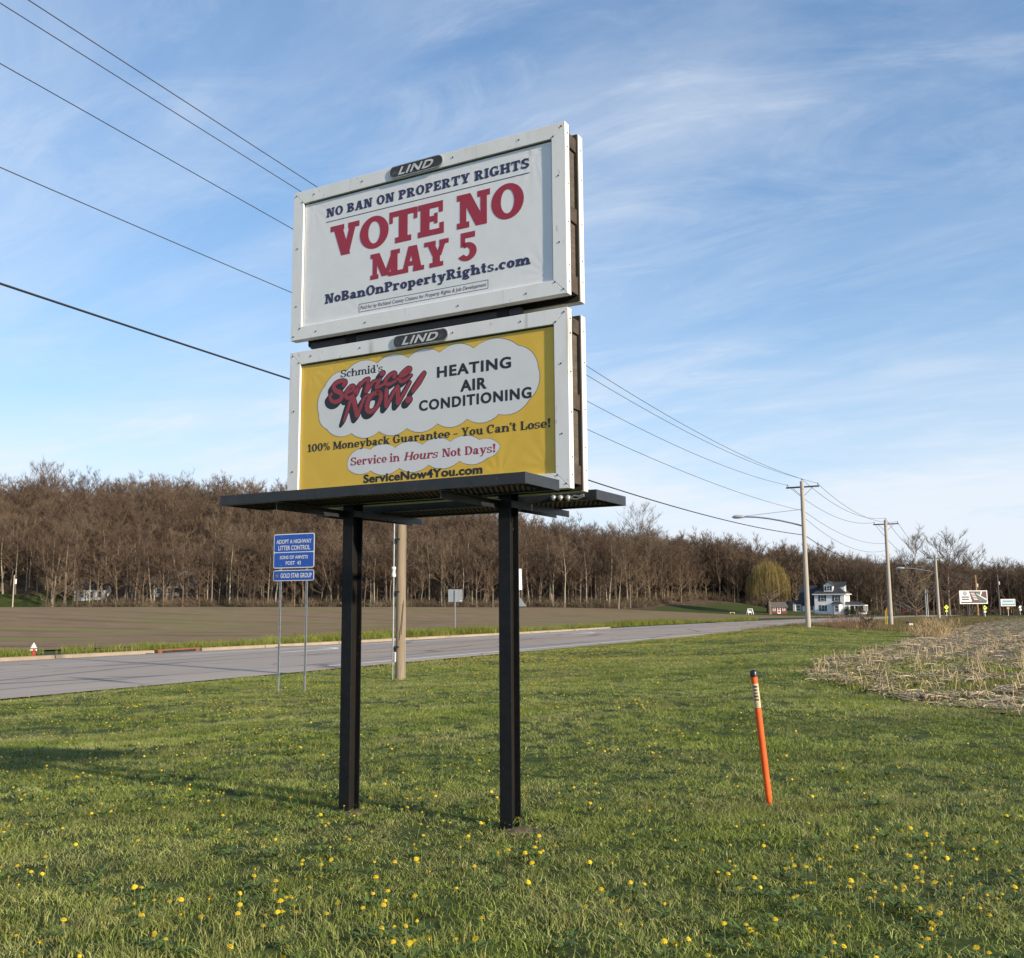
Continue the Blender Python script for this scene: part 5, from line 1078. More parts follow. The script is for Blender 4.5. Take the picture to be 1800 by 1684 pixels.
def make_mesh(name, V, Fc, m):
    me = bpy.data.meshes.new(name); me.from_pydata(V, [], Fc); me.materials.append(m); me.update(); return me
def bare_tree(seed, H, spread=.26, clear=.38, limbs=13, twig=7, thick=.010, up=.75, fork=False, lean=0.0, tw=.030):
    """-> (trunk mesh, crown mesh): tapered trunk, limbs, branches, a haze of fine twigs"""
    r = random.Random(seed); V, Fc, VC, FC = [], [], [], []
    def wander(p, d, L, n, wob, lift):
        pts = [p.copy()]; d = d.normalized()
        for i in range(n): d = (d + Vector((r.gauss(0, wob), r.gauss(0, wob), r.gauss(0, wob) + lift))).normalized(); p = p + d * (L / n); pts.append(p.copy())
        return pts, d
    def twiglet(p, d, L):
        # a curved sliver with two side slivers
        d = d.normalized(); s = d.cross(Vector((r.uniform(-1, 1), r.uniform(-1, 1), r.uniform(-1, 1)))); s.normalize()
        w = tw * (.6 + .6 * r.random()); m = p + d * L * .5 + s * L * .06; e = p + d * L
        o = len(VC); VC.extend([tuple(p - s * w), tuple(p + s * w), tuple(m + s * w * .7), tuple(m - s * w * .7), tuple(e)]); FC.append((o, o + 1, o + 2, o + 3)); FC.append((o + 3, o + 2, o + 4))
        for f in (.35, .65):
            q = p + d * L * f; a = (d + s * r.choice((-1, 1)) * r.uniform(.5, 1.0) + Vector((0, 0, .2))).normalized(); u = a.cross(d); u = u.normalized() if u.length > .01 else s
            o = len(VC); VC.extend([tuple(q - u * w * .6), tuple(q + u * w * .6), tuple(q + a * L * r.uniform(.35, .6))]); FC.append((o, o + 1, o + 2))
    R0 = H * thick * 1.25; n = 7
    pts, _ = wander(Vector((0, 0, -.6)), Vector((lean, lean * .4, 1)), H * .86 + .6, n + 2, .035, .05)
    rad = [R0 * (1 - i / (n + 2)) ** .8 + .018 for i in range(n + 3)]; rad[0] *= 1.35
    tube_fast(V, Fc, pts, rad, 7)
    stems = [(pts, rad)]
    if fork:
        i0 = 3; p2, _ = wander(pts[i0], Vector((r.uniform(-.5, .5), r.uniform(-.5, .5), 1)), H * .62, 6, .05, .06); r2 = [rad[i0] * .75 * (1 - i / 7) ** .8 + .015 for i in range(7)]; tube_fast(V, Fc, p2, r2, 6); stems.append((p2, r2))
    for st, rd_ in stems:
        m = limbs if st is pts else limbs // 2
        for j in range(m):
            f = clear + (1 - clear) * (j + r.random()) / m if st is pts else .15 + .85 * (j + r.random()) / m
            x = f * (len(st) - 1); i = min(int(x), len(st) - 2); p = st[i].lerp(st[i + 1], x - i); rr = (rd_[i] + (rd_[i + 1] - rd_[i]) * (x - i)) * .55
            az = 2.4 * j + r.uniform(-.5, .5) + seed; el = up * (.55 + .6 * f) ; d = Vector((math.cos(az), math.sin(az), el))
            L = H * spread * (1.2 - .55 * f) * r.uniform(.8, 1.2)
            bp, bd = wander(p, d, L, 4, .14, .10); br = [rr * (1 - k / 4.6) + .012 for k in range(5)]; tube_fast(VC, FC, bp, br, 4)
            for q in range(5):
                g = .3 + .7 * (q + r.random()) / 5; y = g * 4; a = min(int(y), 3); p2 = bp[a].lerp(bp[a + 1], y - a)
                d2 = (bp[a + 1] - bp[a]).normalized() * .8 + Vector((r.gauss(0, .55), r.gauss(0, .55), r.uniform(0, .6))); L2 = L * r.uniform(.32, .55)
                sp, sd = wander(p2, d2, L2, 3, .16, .10); tube_fast(VC, FC, sp, [.030 + .2 * rr * (1 - k / 3) for k in range(4)], 3)
                for k in range(twig):
                    g2 = .2 + .8 * r.random(); y2 = g2 * 3; a2 = min(int(y2), 2); p3 = sp[a2].lerp(sp[a2 + 1], y2 - a2); d3 = (sp[a2 + 1] - sp[a2]).normalized() * .7 + Vector((r.gauss(0, .5), r.gauss(0, .5), r.uniform(-.1, .7))); twiglet(p3, d3, H * .06 * r.uniform(.6, 1.3))
    return V, Fc, VC, FC
PROTO = []
for s, kw in enumerate((dict(H=17, limbs=16, twig=9), dict(H=18.5, limbs=15, spread=.23, clear=.45, twig=9), dict(H=15.5, limbs=17, spread=.32, clear=.28, twig=9), dict(H=18, limbs=13, fork=True, spread=.25, twig=8), dict(H=16, limbs=15, spread=.25, clear=.42, lean=.06, twig=9), dict(H=19.5, limbs=14, spread=.21, clear=.5, twig=9), dict(H=13.5, limbs=16, spread=.30, clear=.22, thick=.009, twig=8), dict(H=11, limbs=14, spread=.30, clear=.15, thick=.008, twig=8), dict(H=17, limbs=15, fork=True, spread=.30, clear=.35, lean=-.07, twig=9))):
    V, Fc, VC, FC = bare_tree(s + 11, tw=.026, **kw); bm_ = MT['bark_pale'] if s in (1, 4, 5) else MT['bark']
    PROTO.append((make_mesh('trunk', V, Fc, bm_), make_mesh('crown', VC, FC, MT['twigs']), kw['H']))
MASS = []
for s, kw in enumerate((dict(H=17, limbs=20, clear=.18, spread=.30), dict(H=18.5, limbs=20, clear=.22, spread=.27), dict(H=15, limbs=20, clear=.12, spread=.34), dict(H=19, limbs=18, clear=.25, spread=.26, fork=True), dict(H=16, limbs=20, clear=.15, spread=.32, lean=.05))):
    V, Fc, VC, FC = bare_tree(s + 41, tw=.026, twig=9, **kw); MASS.append((make_mesh('trunk', V, Fc, MT['bark']), make_mesh('crown', VC, FC, MT['twigs'])))
def tree_at(p, proto, s, rz, label, group=None, name='bare_tree', cat='tree', sz=None):
    t = empty(name, p, rz, label, cat, group); t.scale = (s, s, sz or s)
    for nm, me in (('trunk', proto[0]), ('crown', proto[1])): o = bpy.data.objects.new(nm, me); COL.objects.link(o); o.parent = t
    return t
r = random.Random(5)
HOUSE_BOXES = [(157, 278, 9), (305, 282, 13), (1459, 286, 16), (1583, 322, 12)]
avoid = [(at(a, 1060, Y).x, Y, w) for a, Y, w in HOUSE_BOXES]
cand = []
def wood_edge(x):
    return 266 - 5 * float(smooth(-60, -140, x)) + 4 * math.sin(x * .05) + 46 * float(smooth(30, 62, x)) + 3 * math.sin(x * .21)
x = -205.0
for iy in range(46):
    step = 4.3 + .06 * iy
    x = -215.0 + r.random() * step
    while x < 330:
        Y = wood_edge(x) + iy * (3.3 + .02 * iy) + r.uniform(-1.6, 1.6); X = x + r.uniform(-1.5, 1.5); x += step
        if Y > 420 or abs(X) > Y * .62 + 6: continue
        u_ = 900 + X / Y * F_PX
        if u_ < 85 and Y < 284 and u_ > -60: continue                  # the green yard at the far left
        if any(abs(X - a) < w * .62 and b - 4 < Y < b + 9 for a, b, w in avoid): continue
        cand.append((Y, X, iy))
cand.sort()
front = [c for c in cand if abs(c[1] / c[0]) < .54][:270]; fs = set(front); rest = [c for c in cand if c not in fs]
for k, (Y, X, iy) in enumerate(front):
    pr = PROTO[r.choice((0, 1, 2, 2, 3, 4, 5, 6, 7, 8))]; s = r.uniform(.74, 1.14) * (1 - .12 * float(smooth(60, 160, X)))
    tree_at(Vector((X, Y, hz(X, Y))), pr, s, r.uniform(0, 6.28), 'bare brown tree standing in the dense leafless woods beyond the brown field', 'bare trees in the woods')

# the rest of the woods read as one mass: instances of the same trees on a scatter of points
def gn_scatter(name, pts, sources, scales, rots, tilts=None):
    """one object: a point mesh whose modifier puts a randomly picked source on every point"""
    me = bpy.data.meshes.new(name); me.from_pydata([tuple(p) for p in pts], [], [])
    a = me.attributes.new('sc', 'FLOAT_VECTOR', 'POINT'); S_ = np.asarray(scales, float); S_ = np.repeat(S_[:, None], 3, 1) if S_.ndim == 1 else S_; a.data.foreach_set('vector', S_.astype(np.float32).ravel())
    a = me.attributes.new('ro', 'FLOAT_VECTOR', 'POINT'); R_ = np.zeros((len(pts), 3)); R_[:, 2] = rots
    if tilts is not None: R_[:, 0] = tilts[:, 0]; R_[:, 1] = tilts[:, 1]
    a.data.foreach_set('vector', R_.astype(np.float32).ravel())
    a = me.attributes.new('ix', 'INT', 'POINT'); a.data.foreach_set('value', rng.integers(0, len(sources), len(pts)).astype(np.int32))
    o = bpy.data.objects.new(name, me); COL.objects.link(o)
    ng = bpy.data.node_groups.new(name + '_scatter', 'GeometryNodeTree'); ng.interface.new_socket('Geometry', in_out='INPUT', socket_type='NodeSocketGeometry'); ng.interface.new_socket('Geometry', in_out='OUTPUT', socket_type='NodeSocketGeometry')
    N = ng.nodes.new; L = ng.links.new; gi = N('NodeGroupInput'); go = N('NodeGroupOutput'); ci = N('GeometryNodeCollectionInfo'); ci.inputs['Collection'].default_value = sources_collection(name, sources); ci.inputs['Separate Children'].default_value = True; ci.inputs['Reset Children'].default_value = True
    ip = N('GeometryNodeInstanceOnPoints'); ip.inputs['Pick Instance'].default_value = True
    def attr(n, t): x = N('GeometryNodeInputNamedAttribute'); x.data_type = t; x.inputs['Name'].default_value = n; return x.outputs['Attribute']
    L(gi.outputs[0], ip.inputs['Points']); L(ci.outputs[0], ip.inputs['Instance']); L(attr('ix', 'INT'), ip.inputs['Instance Index']); L(attr('sc', 'FLOAT_VECTOR'), ip.inputs['Scale'])
    er = N('FunctionNodeEulerToRotation'); L(attr('ro', 'FLOAT_VECTOR'), er.inputs[0]); L(er.outputs[0], ip.inputs['Rotation']); L(ip.outputs[0], go.inputs[0])
    md = o.modifiers.new('scatter', 'NODES'); md.node_group = ng; o['kind'] = 'stuff'
    return o
def sources_collection(name, meshes):
    c = bpy.data.collections.new(name + '_sources')          # holds the shapes to be scattered; not part of the scene itself
    for i, me in enumerate(meshes): c.objects.link(bpy.data.objects.new('%s_%02d' % (name, i), me))
    return c
def merge(a, b):
    me = bpy.data.meshes.new('tree'); va = [v.co[:] for v in a.vertices]; vb = [v.co[:] for v in b.vertices]; n = len(va)
    me.from_pydata(va + vb, [], [tuple(p.vertices) for p in a.polygons] + [tuple(i + n for i in p.vertices) for p in b.polygons]); me.materials.append(a.materials[0]); me.materials.append(b.materials[0])
    me.polygons.foreach_set('material_index', [0] * len(a.polygons) + [1] * len(b.polygons)); me.update(); return me
TREE_ALL = [merge(p[0], p[1]) for p in MASS]
pts = [(X, Y, hz(X, Y)) for Y, X, iy in rest]
for k in range(480):                                   # the right-hand woods behind the farm are thick down to the ground
    X = r.uniform(60, 250); Y = wood_edge(X) + r.uniform(6, 110); u_ = X / Y
    if u_ < .66 and not any(abs(X - a) < w * .62 and b - 4 < Y < b + 9 for a, b, w in avoid): pts.append((X, Y, hz(X, Y)))
# far woods closing the horizon on the right, and behind the ridge
for k in range(520):
    a = r.uniform(.30, .66); d = r.uniform(430, 900); X, Y = a * d, d
    t_, n_ = tn(X, Y)
    if n_ - float(bend(t_)) > 34: pts.append((X, Y, hz(X, Y)))
for k in range(160):
    a = r.uniform(.50, .70); d = r.uniform(700, 1100); pts.append((a * d, d, hz(a * d, d)))
wd = gn_scatter('woodland', pts, TREE_ALL, np.array([r.uniform(.8, 1.15) * (1 - .12 * float(smooth(60, 160, p[0]))) for p in pts]), np.array([r.uniform(0, 6.28) for _ in pts]))
tag(wd, 'deep leafless brown woods covering the hillside behind the front trees', 'woods')
# undergrowth: brush along the wood's edge
V, Fc = [], []
rb = random.Random(3)
def brush_mesh(seed, n, h, w, m, spread=.8, wid=.02):
    q = random.Random(seed); V, Fc = [], []
    for i in range(n):
        a = q.uniform(0, 6.28); p = Vector((q.gauss(0, w * .3), q.gauss(0, w * .3), -.05)); d = Vector((math.cos(a) * spread * q.random(), math.sin(a) * spread * q.random(), 1)).normalized(); L = h * q.uniform(.5, 1.1)
        for k in range(3):
            s = d.cross(Vector((q.uniform(-1, 1), q.uniform(-1, 1), q.uniform(-.3, .3)))).normalized() * wid; e = p + d * L * .4; o = len(V); V += [tuple(p - s), tuple(p + s), tuple(e + s * .7), tuple(e - s * .7)]; Fc.append((o, o + 1, o + 2, o + 3))
            p = e; d = (d + Vector((q.gauss(0, .3), q.gauss(0, .3), q.gauss(0, .15)))).normalized()
    return make_mesh('brush', V, Fc, m)
MT['brush'] = mat('dry_brush', (.10, .075, .052), .9, (.16, .122, .085), .4, rnd=.3, spec=.05)
bp_ = []
for k in range(700):
    X = r.uniform(-170, 190); Y = wood_edge(X) + abs(r.gauss(-1, 7)) - 3; u_ = 900 + X / Y * F_PX
    if any(abs(X - a) < w * .7 and b - 9 < Y < b + 9 for a, b, w in avoid) or u_ < 85: continue
    bp_.append((X, Y, hz(X, Y)))
ug = gn_scatter('undergrowth', bp_, [brush_mesh(k, 60, 2.2, 2.4, MT['brush'], 1.2, .03) for k in range(4)], np.array([r.uniform(.5, 1.3) for _ in bp_]), np.array([r.uniform(0, 6.28) for _ in bp_])); tag(ug, 'tangled dry brush along the foot of the woods', 'brush')
# single trees one can tell apart
def lone(px, py, Y, H, seed, label, name='bare_tree', bark='bark', twm='twigs', **kw):
    c = at(px, py, Y); g = hz(c.x, Y); V, Fc, VC, FC = bare_tree(seed, H, **kw)
    return tree_at(Vector((c.x, Y, g)), (make_mesh('trunk', V, Fc, MT[bark]), make_mesh('crown', VC, FC, MT[twm])), 1, r.uniform(0, 6), label, None, name)
def Hpx(px, top, Y): c = at(px, top, Y); return c.z - hz(c.x, Y)
lone(1611, 1082, 236, Hpx(1611, 1006, 236), 51, 'low spreading bare tree with a round crown, left of the pole before the far billboard', spread=.52, clear=.12, limbs=34, up=.6, twig=14, thick=.017, tw=.026, twm='twigs_tan')
lone(1669, 1078, 290, Hpx(1669, 947, 290), 52, 'large round-crowned bare oak towering right of the third roadside pole', spread=.46, clear=.24, limbs=34, up=.6, twig=13, thick=.014, tw=.032)
lone(1606, 1076, 335, Hpx(1606, 933, 335), 53, 'pale grey tall bare tree rising above the woods left of the big oak', bark='bark_pale', spread=.26, clear=.35, limbs=22, twig=10, tw=.03)
lone(1703, 1078, 300, Hpx(1703, 972, 300), 54, 'bare tree with long leaning limbs between the big oak and the right edge', spread=.40, clear=.3, limbs=22, lean=.12, twig=11)
lone(1740, 1077, 320, Hpx(1742, 994, 320), 55, 'broad bare tree near the right end of the woods', spread=.38, clear=.25, limbs=26, twig=11)
lone(1660, 1082, 226, 9, 56, 'slender young bare tree beside the fluorescent sign', spread=.3, clear=.25, limbs=12, twig=5, thick=.012)
for k, (px, top) in enumerate(((62, 818), (85, 822), (325, 842), (240, 850), (430, 848), (1118, 893))):
    Y = 336 + k * 4; c = at(px, top, Y); H = c.z - hz(c.x, Y)
    lone(px, 1000, Y, max(H, 12), 60 + k, ('broad bare tree topping the ridge at far left', 'second broad bare tree topping the ridge at far left', 'bare tree standing out on the ridge left of the billboard', 'crooked bare tree on the ridge left of the billboard', 'bare tree on the ridge just left of the billboard frame', 'round bare tree on the skyline right of the catwalk')[k], spread=.36, clear=.35, limbs=26, twig=10, tw=.028)
# willow
c = at(1353, 1081, 268); WY = 268; wg = hz(c.x, WY); wH = Hpx(1353, 986, WY); wt = empty('willow_tree', (c.x, WY, wg), 0, 'golden weeping willow with hanging strands in front of the woods', 'tree')
q = random.Random(9); V, Fc, VC, FC = [], [], [], []
tube_fast(V, Fc, [Vector((0, 0, -.3)), Vector((.05, 0, 1.5)), Vector((-.05, .1, 3.6)), Vector((.1, 0, wH * .42))], [.55, .42, .38, .30], 9)
tips = []
for j in range(16):
    az = 2.4 * j; el = q.uniform(.5, 1.6); d = Vector((math.cos(az), math.sin(az), el)).normalized(); p = Vector((.05, .05, wH * q.uniform(.22, .42))); pts_ = [p.copy()]
    L = wH * q.uniform(.38, .56)
    for k in range(6): d = (d + Vector((q.gauss(0, .13), q.gauss(0, .13), -.05 + q.gauss(0, .1)))).normalized(); p = p + d * L / 6; pts_.append(p.copy())
    tube_fast(V, Fc, pts_, [.17 * (1 - k / 7) + .025 for k in range(7)], 5); tips += pts_[2:]
rx = 39 / F_PX * WY; 
for k in range(2400):
    # strands start on a lumpy dome and fall
    a = q.uniform(0, 6.28); u = q.random() ** .55; lump = 1 + .14 * math.sin(3 * a + 1) + .10 * math.sin(7 * a) + .07 * math.sin(13 * a)
    R_ = rx * .93 * u * lump; zt_ = wH * (.52 + .47 * math.sqrt(max(0, 1 - (u * .96) ** 2))) * (1 + .07 * math.sin(5 * a + u * 4) + .05 * math.sin(9 * a + u * 9)) - q.uniform(0, 1.6)
    x, y = R_ * math.cos(a), R_ * math.sin(a); Ls = min(zt_ - q.uniform(1.2, 4.8), wH * q.uniform(.14, .50))
    if q.random() < .35: Ls *= .55
    o = len(VC); wv = q.uniform(.016, .034); ta = q.uniform(0, 3.14); sx, sy = wv * math.cos(ta), wv * math.sin(ta); out = Vector((math.cos(a), math.sin(a), 0)) * q.uniform(.1, .5); z = zt_; seg = 4; dr = q.uniform(-.15, .35)
    for i in range(seg + 1):
        f = i / seg; cx, cy = x + out.x * f + .25 * dr * math.sin(f * 3), y + out.y * f + .25 * dr * f; w_ = 1 - .6 * f; VC += [(cx - sx * w_, cy - sy * w_, z - Ls * f), (cx + sx * w_, cy + sy * w_, z - Ls * f)]
        if i: FC.append((o + 2 * i - 2, o + 2 * i - 1, o + 2 * i + 1, o + 2 * i))
for nm, me in (('trunk', make_mesh('trunk', V, Fc, MT['willow_bark'])), ('crown', make_mesh('crown', VC, FC, MT['willow']))): o = bpy.data.objects.new(nm, me); COL.objects.link(o); o.parent = wt
# evergreen shrubs against the porch, brush by the ditch
MT['leaf_dark'] = mat('dark_evergreen', (.018, .030, .014), .7, (.032, .048, .02), 2)
def shrub(px, py, Y, w, h, label, m, nleaf=900, seed=1, lw=.09):
    q = random.Random(seed); c = at(px, py, Y); t = empty('shrub', (c.x, Y, hz(c.x, Y)), 0, label, 'shrub'); V, Fc = [], []
    for k in range(nleaf):
        d = Vector((q.gauss(0, 1), q.gauss(0, 1), q.gauss(0, 1))).normalized(); rr = q.random() ** .4 * (1 + .18 * math.sin(d.x * 5 + seed) * math.cos(d.z * 4)); p = Vector((d.x * w / 2 * rr, d.y * w / 2 * rr, h * .5 + d.z * h * .5 * rr)); 
        a = Vector((q.gauss(0, 1), q.gauss(0, 1), q.gauss(0, 1))).normalized(); s = a.cross(d + Vector((.01, .02, .03))); s = s.normalized() * lw; a = a * lw * 1.6; o = len(V); V += [tuple(p - s), tuple(p + a), tuple(p + s), tuple(p - a * .4)]; Fc.append((o, o + 1, o + 2, o + 3))
    o = bpy.data.objects.new('foliage', make_mesh('foliage', V, Fc, m)); COL.objects.link(o); o.parent = t
    V, Fc = [], []
    for k in range(5): a = k * 1.3; tube_fast(V, Fc, [Vector((0, 0, -.1)), Vector((math.cos(a) * w * .12, math.sin(a) * w * .12, h * .35)), Vector((math.cos(a) * w * .3, math.sin(a) * w * .3, h * .75))], [.05, .04, .015], 5)
    o = bpy.data.objects.new('stem', make_mesh('stem', V, Fc, MT['bark'])); COL.objects.link(o); o.parent = t
shrub(1491, 1081, 283, 2.6, 2.5, 'dark evergreen shrub at the left end of the farmhouse porch', MT['leaf_dark'], 900, 2)
shrub(1503, 1081, 283, 3.0, 2.2, 'wide dark evergreen shrub in front of the farmhouse porch', MT['leaf_dark'], 900, 3)
MT['red_brush'] = mat('reddish_brush', (.20, .105, .075), .9, (.28, .17, .115), .6, spec=.05); MT['tan_grass'] = mat('dry_tan_grass', (.42, .30, .165), .85, (.52, .39, .22), 1.5, spec=.1)
def brush(px, py, w, h, label, m, n, seed, spread=.9, wid=.012, cat='shrub', name='bare_shrub'):
    c = G(px, py); t = tag(bpy.data.objects.new(name, brush_mesh(seed, n, h, w, m, spread, wid)), label, cat); t.location = c; COL.objects.link(t); return t
brush(1490, 1106, 3.4, 1.25, 'reddish leafless brush at the end of the lawn beyond the nearest roadside pole', MT['red_brush'], 260, 4, .9, .010)
c = G(1523, 1110); V, Fc, VC, FC = bare_tree(77, 34 / F_PX * c.y, spread=.55, clear=.2, limbs=12, twig=4, thick=.012, up=.5, tw=.01)
tree_at(c, (make_mesh('trunk', V, Fc, MT['bark']), make_mesh('crown', VC, FC, MT['twigs'])), 1, 0, 'tiny bare sapling with wide branches between the reddish brush and the leaning pole', None, 'bare_sapling')
brush(1640, 1121, 1.9, 1.15, 'clump of tall dry tan grass leaning at the edge of the corn stubble', MT['tan_grass'], 420, 6, 1.0, .007, 'grass clump', 'grass_clump')
brush(1612, 1118, 1.2, .7, 'lower clump of dry tan grass left of the tall clump', MT['tan_grass'], 220, 8, 1.0, .007, 'grass clump', 'grass_clump')
# ------------------------------------------------------------------ corn stubble field
edge_px = [(1800, 1264), (1740, 1258), (1660, 1246), (1580, 1231), (1510, 1216), (1450, 1200), (1415, 1189), (1406, 1182), (1425, 1172), (1470, 1160), (1520, 1149), (1570, 1137), (1610, 1124), (1650, 1112), (1700, 1101), (1750, 1093), (1800, 1087)]
EDGE = [Vector(G(*p).xy) for p in edge_px]
e0, e1 = EDGE[0], EDGE[-1]
POLY = [Vector((e0.x + 70, e0.y - 26)), Vector((e0.x + 12, e0.y - 4.5))] + EDGE + [Vector((e1.x + 60, e1.y + 100)), Vector((e1.x + 200, e1.y + 40))]
PX = np.array([p.x for p in POLY]); PYY = np.array([p.y for p in POLY])
def inside(x, y):
    x = np.asarray(x, float); y = np.asarray(y, float); c = np.zeros(x.shape, bool); j = len(PX) - 1
    for i in range(len(PX)):
        k = ((PYY[i] > y) != (PYY[j] > y)); 
        with np.errstate(divide='ignore', invalid='ignore'): xi = (PX[j] - PX[i]) * (y - PYY[i]) / (PYY[j] - PYY[i]) + PX[i]
        c ^= k & (x < xi); j = i
    return c
def edge_dist(x, y):
    x = np.asarray(x, float); y = np.asarray(y, float); d = np.full(x.shape, 1e9)
    for a, b in zip(POLY[1:], POLY[2:-1]):
        ab = b - a; t = np.clip(((x - a.x) * ab.x + (y - a.y) * ab.y) / ab.length_squared, 0, 1); d = np.minimum(d, np.hypot(x - a.x - t * ab.x, y - a.y - t * ab.y))
    return d
MT['stub_soil'] = mat('stubble_soil', (.10, .075, .055), .95, (.19, .148, .108), 3.0, coord='World', bump=.6, bscale=9, spec=.1, detail=8, extra=[((.15, .165, .045), .30, .50, .62, (1, 1, 1)), ((.10, .075, .052), 1.2, .55, .7, (1, 1, 1))])
us_ = np.concatenate([np.arange(-30, 40, .3), np.arange(40, 260, 1.6)]); vs_ = np.concatenate([np.arange(-170, -30, 3.0), np.arange(-30, 22, .3)])
U_, V2 = np.meshgrid(us_, vs_, indexing='ij'); SX, SY = xy(U_, V2); IN = inside(SX, SY); Zs = terrain(SX, SY) + .008 + .0007 * np.maximum(U_, 0)
idx = np.full(IN.shape, -1); 
fm = IN[:-1, :-1] & IN[1:, :-1] & IN[1:, 1:] & IN[:-1, 1:]
used = np.zeros(IN.shape, bool); used[:-1, :-1] |= fm; used[1:, :-1] |= fm; used[1:, 1:] |= fm; used[:-1, 1:] |= fm
idx[used] = np.arange(used.sum()); ii, jj = np.nonzero(fm)
Fq = np.stack([idx[ii, jj], idx[ii + 1, jj], idx[ii + 1, jj + 1], idx[ii, jj + 1]], 1)
me = bpy.data.meshes.new('stubble_field'); me.from_pydata(np.stack([SX[used], SY[used], Zs[used]], 1).tolist(), [], Fq.tolist()); me.materials.append(MT['stub_soil']); me.polygons.foreach_set('use_smooth', [True] * len(Fq)); me.update()
sfo = bpy.data.objects.new('stubble_field', me); COL.objects.link(sfo); sfo['kind'] = 'structure'
# stalk stubs in rows: headland rows follow the field's edge, the others run with the road
MT['stalk'] = mat('corn_stalk', (.40, .29, .16), .75, (.56, .43, .26), 9, spec=.2, rnd=.22); MT['litter'] = mat('corn_litter', (.27, .205, .135), .85, (.46, .37, .26), 6, spec=.15, rnd=.25)
q = random.Random(21)
def stub_mesh(seed):
    q = random.Random(seed); V, Fc = [], []; h = q.choice((q.uniform(.10, .2), q.uniform(.20, .32), q.uniform(.28, .42))); r0 = q.uniform(.0065, .0105); a = q.uniform(0, 6.28); ln = q.uniform(.0, .10)
    tube_fast(V, Fc, [Vector((0, 0, -.05)), Vector((math.cos(a) * ln * .5, math.sin(a) * ln * .5, h * .5)), Vector((math.cos(a) * ln, math.sin(a) * ln, h))], [r0 * 1.2, r0, r0 * .85], 6); Fc.append(tuple(range(12, 18)))
    for k in range(q.choice((0, 1, 1, 2))):                       # shredded leaf sheaths
        b_ = q.uniform(0, 6.28); z = h * q.uniform(.2, .9); L = q.uniform(.08, .28); w = q.uniform(.008, .018); d = Vector((math.cos(b_), math.sin(b_), 0)); s = Vector((-d.y, d.x, 0)) * w; p = Vector((math.cos(a) * ln * z / h, math.sin(a) * ln * z / h, z)); o = len(V)
        for f, dz in ((0, 0), (.5, .04), (1, -.08)): c = p + d * L * f + Vector((0, 0, dz)); V += [tuple(c - s * (1 - .6 * f)), tuple(c + s * (1 - .6 * f))]
        Fc += [(o, o + 1, o + 3, o + 2), (o + 2, o + 3, o + 5, o + 4)]
    return make_mesh('corn_stalk', V, Fc, MT['stalk'])
STUBS = [stub_mesh(k) for k in range(10)]
spots = []
# headland
ring_ = POLY[1:2] + EDGE
for k in range(5):
    off = .35 + 1.08 * k; acc = 0
    for a, b in zip(ring_[:-1], ring_[1:]):
        d = (b - a); L = d.length; d = d.normalized(); nrm = Vector((d.y, -d.x)) 
        m_ = max(1, int(L / .24))
        for i in range(m_):
            p = a + d * ((i + q.random()) * L / max(m_, 1)) + nrm * (off + q.gauss(0, .05))
            spots.append((p.x, p.y))
sp = np.array(spots); sp = sp[inside(sp[:, 0], sp[:, 1])]; ed = edge_dist(sp[:, 0], sp[:, 1]); sp = sp[(ed < 5.4)]
inn = []
n_ = -60.0
while n_ < 20:
    t_ = np.arange(8, 130, .25); t_ = t_ + rng.normal(0, .05, len(t_)); X, Y = xy(t_, n_ + rng.normal(0, .05, len(t_))); inn.append(np.stack([X, Y], 1)); n_ += 1.08
inn = np.concatenate(inn); k = inside(inn[:, 0], inn[:, 1]); inn = inn[k]; inn = inn[edge_dist(inn[:, 0], inn[:, 1]) > 5.2]
sp = np.concatenate([sp, inn]); ang_ = np.abs(sp[:, 0] / np.maximum(sp[:, 1], 1)); sp = sp[(ang_ < .72) & (sp[:, 1] > 5)]
gap = np.sin(sp[:, 0] * 1.7 + 2 * np.sin(sp[:, 1] * .8)) + np.sin(sp[:, 1] * 1.1 + sp[:, 0] * .6); keep = rng.random(len(sp)) < np.where(gap < -.8, .30, .85); sp = sp[keep]
dist = np.hypot(sp[:, 0], sp[:, 1]); sp = sp[rng.random(len(sp)) < np.clip(40 / dist, .25, 1)]; dist = np.hypot(sp[:, 0], sp[:, 1])
vis = (sp[:, 0] / sp[:, 1] < .545); order = np.argsort(np.where(vis, dist, 1e6)); near, restp = sp[order[:290]], sp[order[290:]]
for (X, Y) in near:
    o = bpy.data.objects.new('corn_stalk', STUBS[q.randrange(10)]); COL.objects.link(o); o.location = (X, Y, hz(X, Y) + .03); big = 1.25 if q.random() < .3 else 1.0
    tl = q.gauss(0, .14) if q.random() < .78 else q.gauss(0, .8); o.rotation_euler = (tl, q.gauss(0, .14), q.uniform(0, 6.28)); s = q.uniform(.65, 1.0) * big; o.scale = (s, s, s)
    tag(o, 'cut pale corn stalk stub standing in the near rows of the stubble field', 'corn stalk', 'cut corn stalks in the near rows')
Zr = terrain(restp[:, 0], restp[:, 1]) + .03
tl = np.stack([rng.normal(0, .42, len(restp)), rng.normal(0, .42, len(restp))], 1)
cs = gn_scatter('corn_stubble', np.column_stack([restp, Zr]), STUBS, rng.uniform(.45, .95, len(restp)), rng.uniform(0, 6.28, len(restp)), tl); tag(cs, 'pale cut corn stubs in curving rows farther into the field', 'stubble')
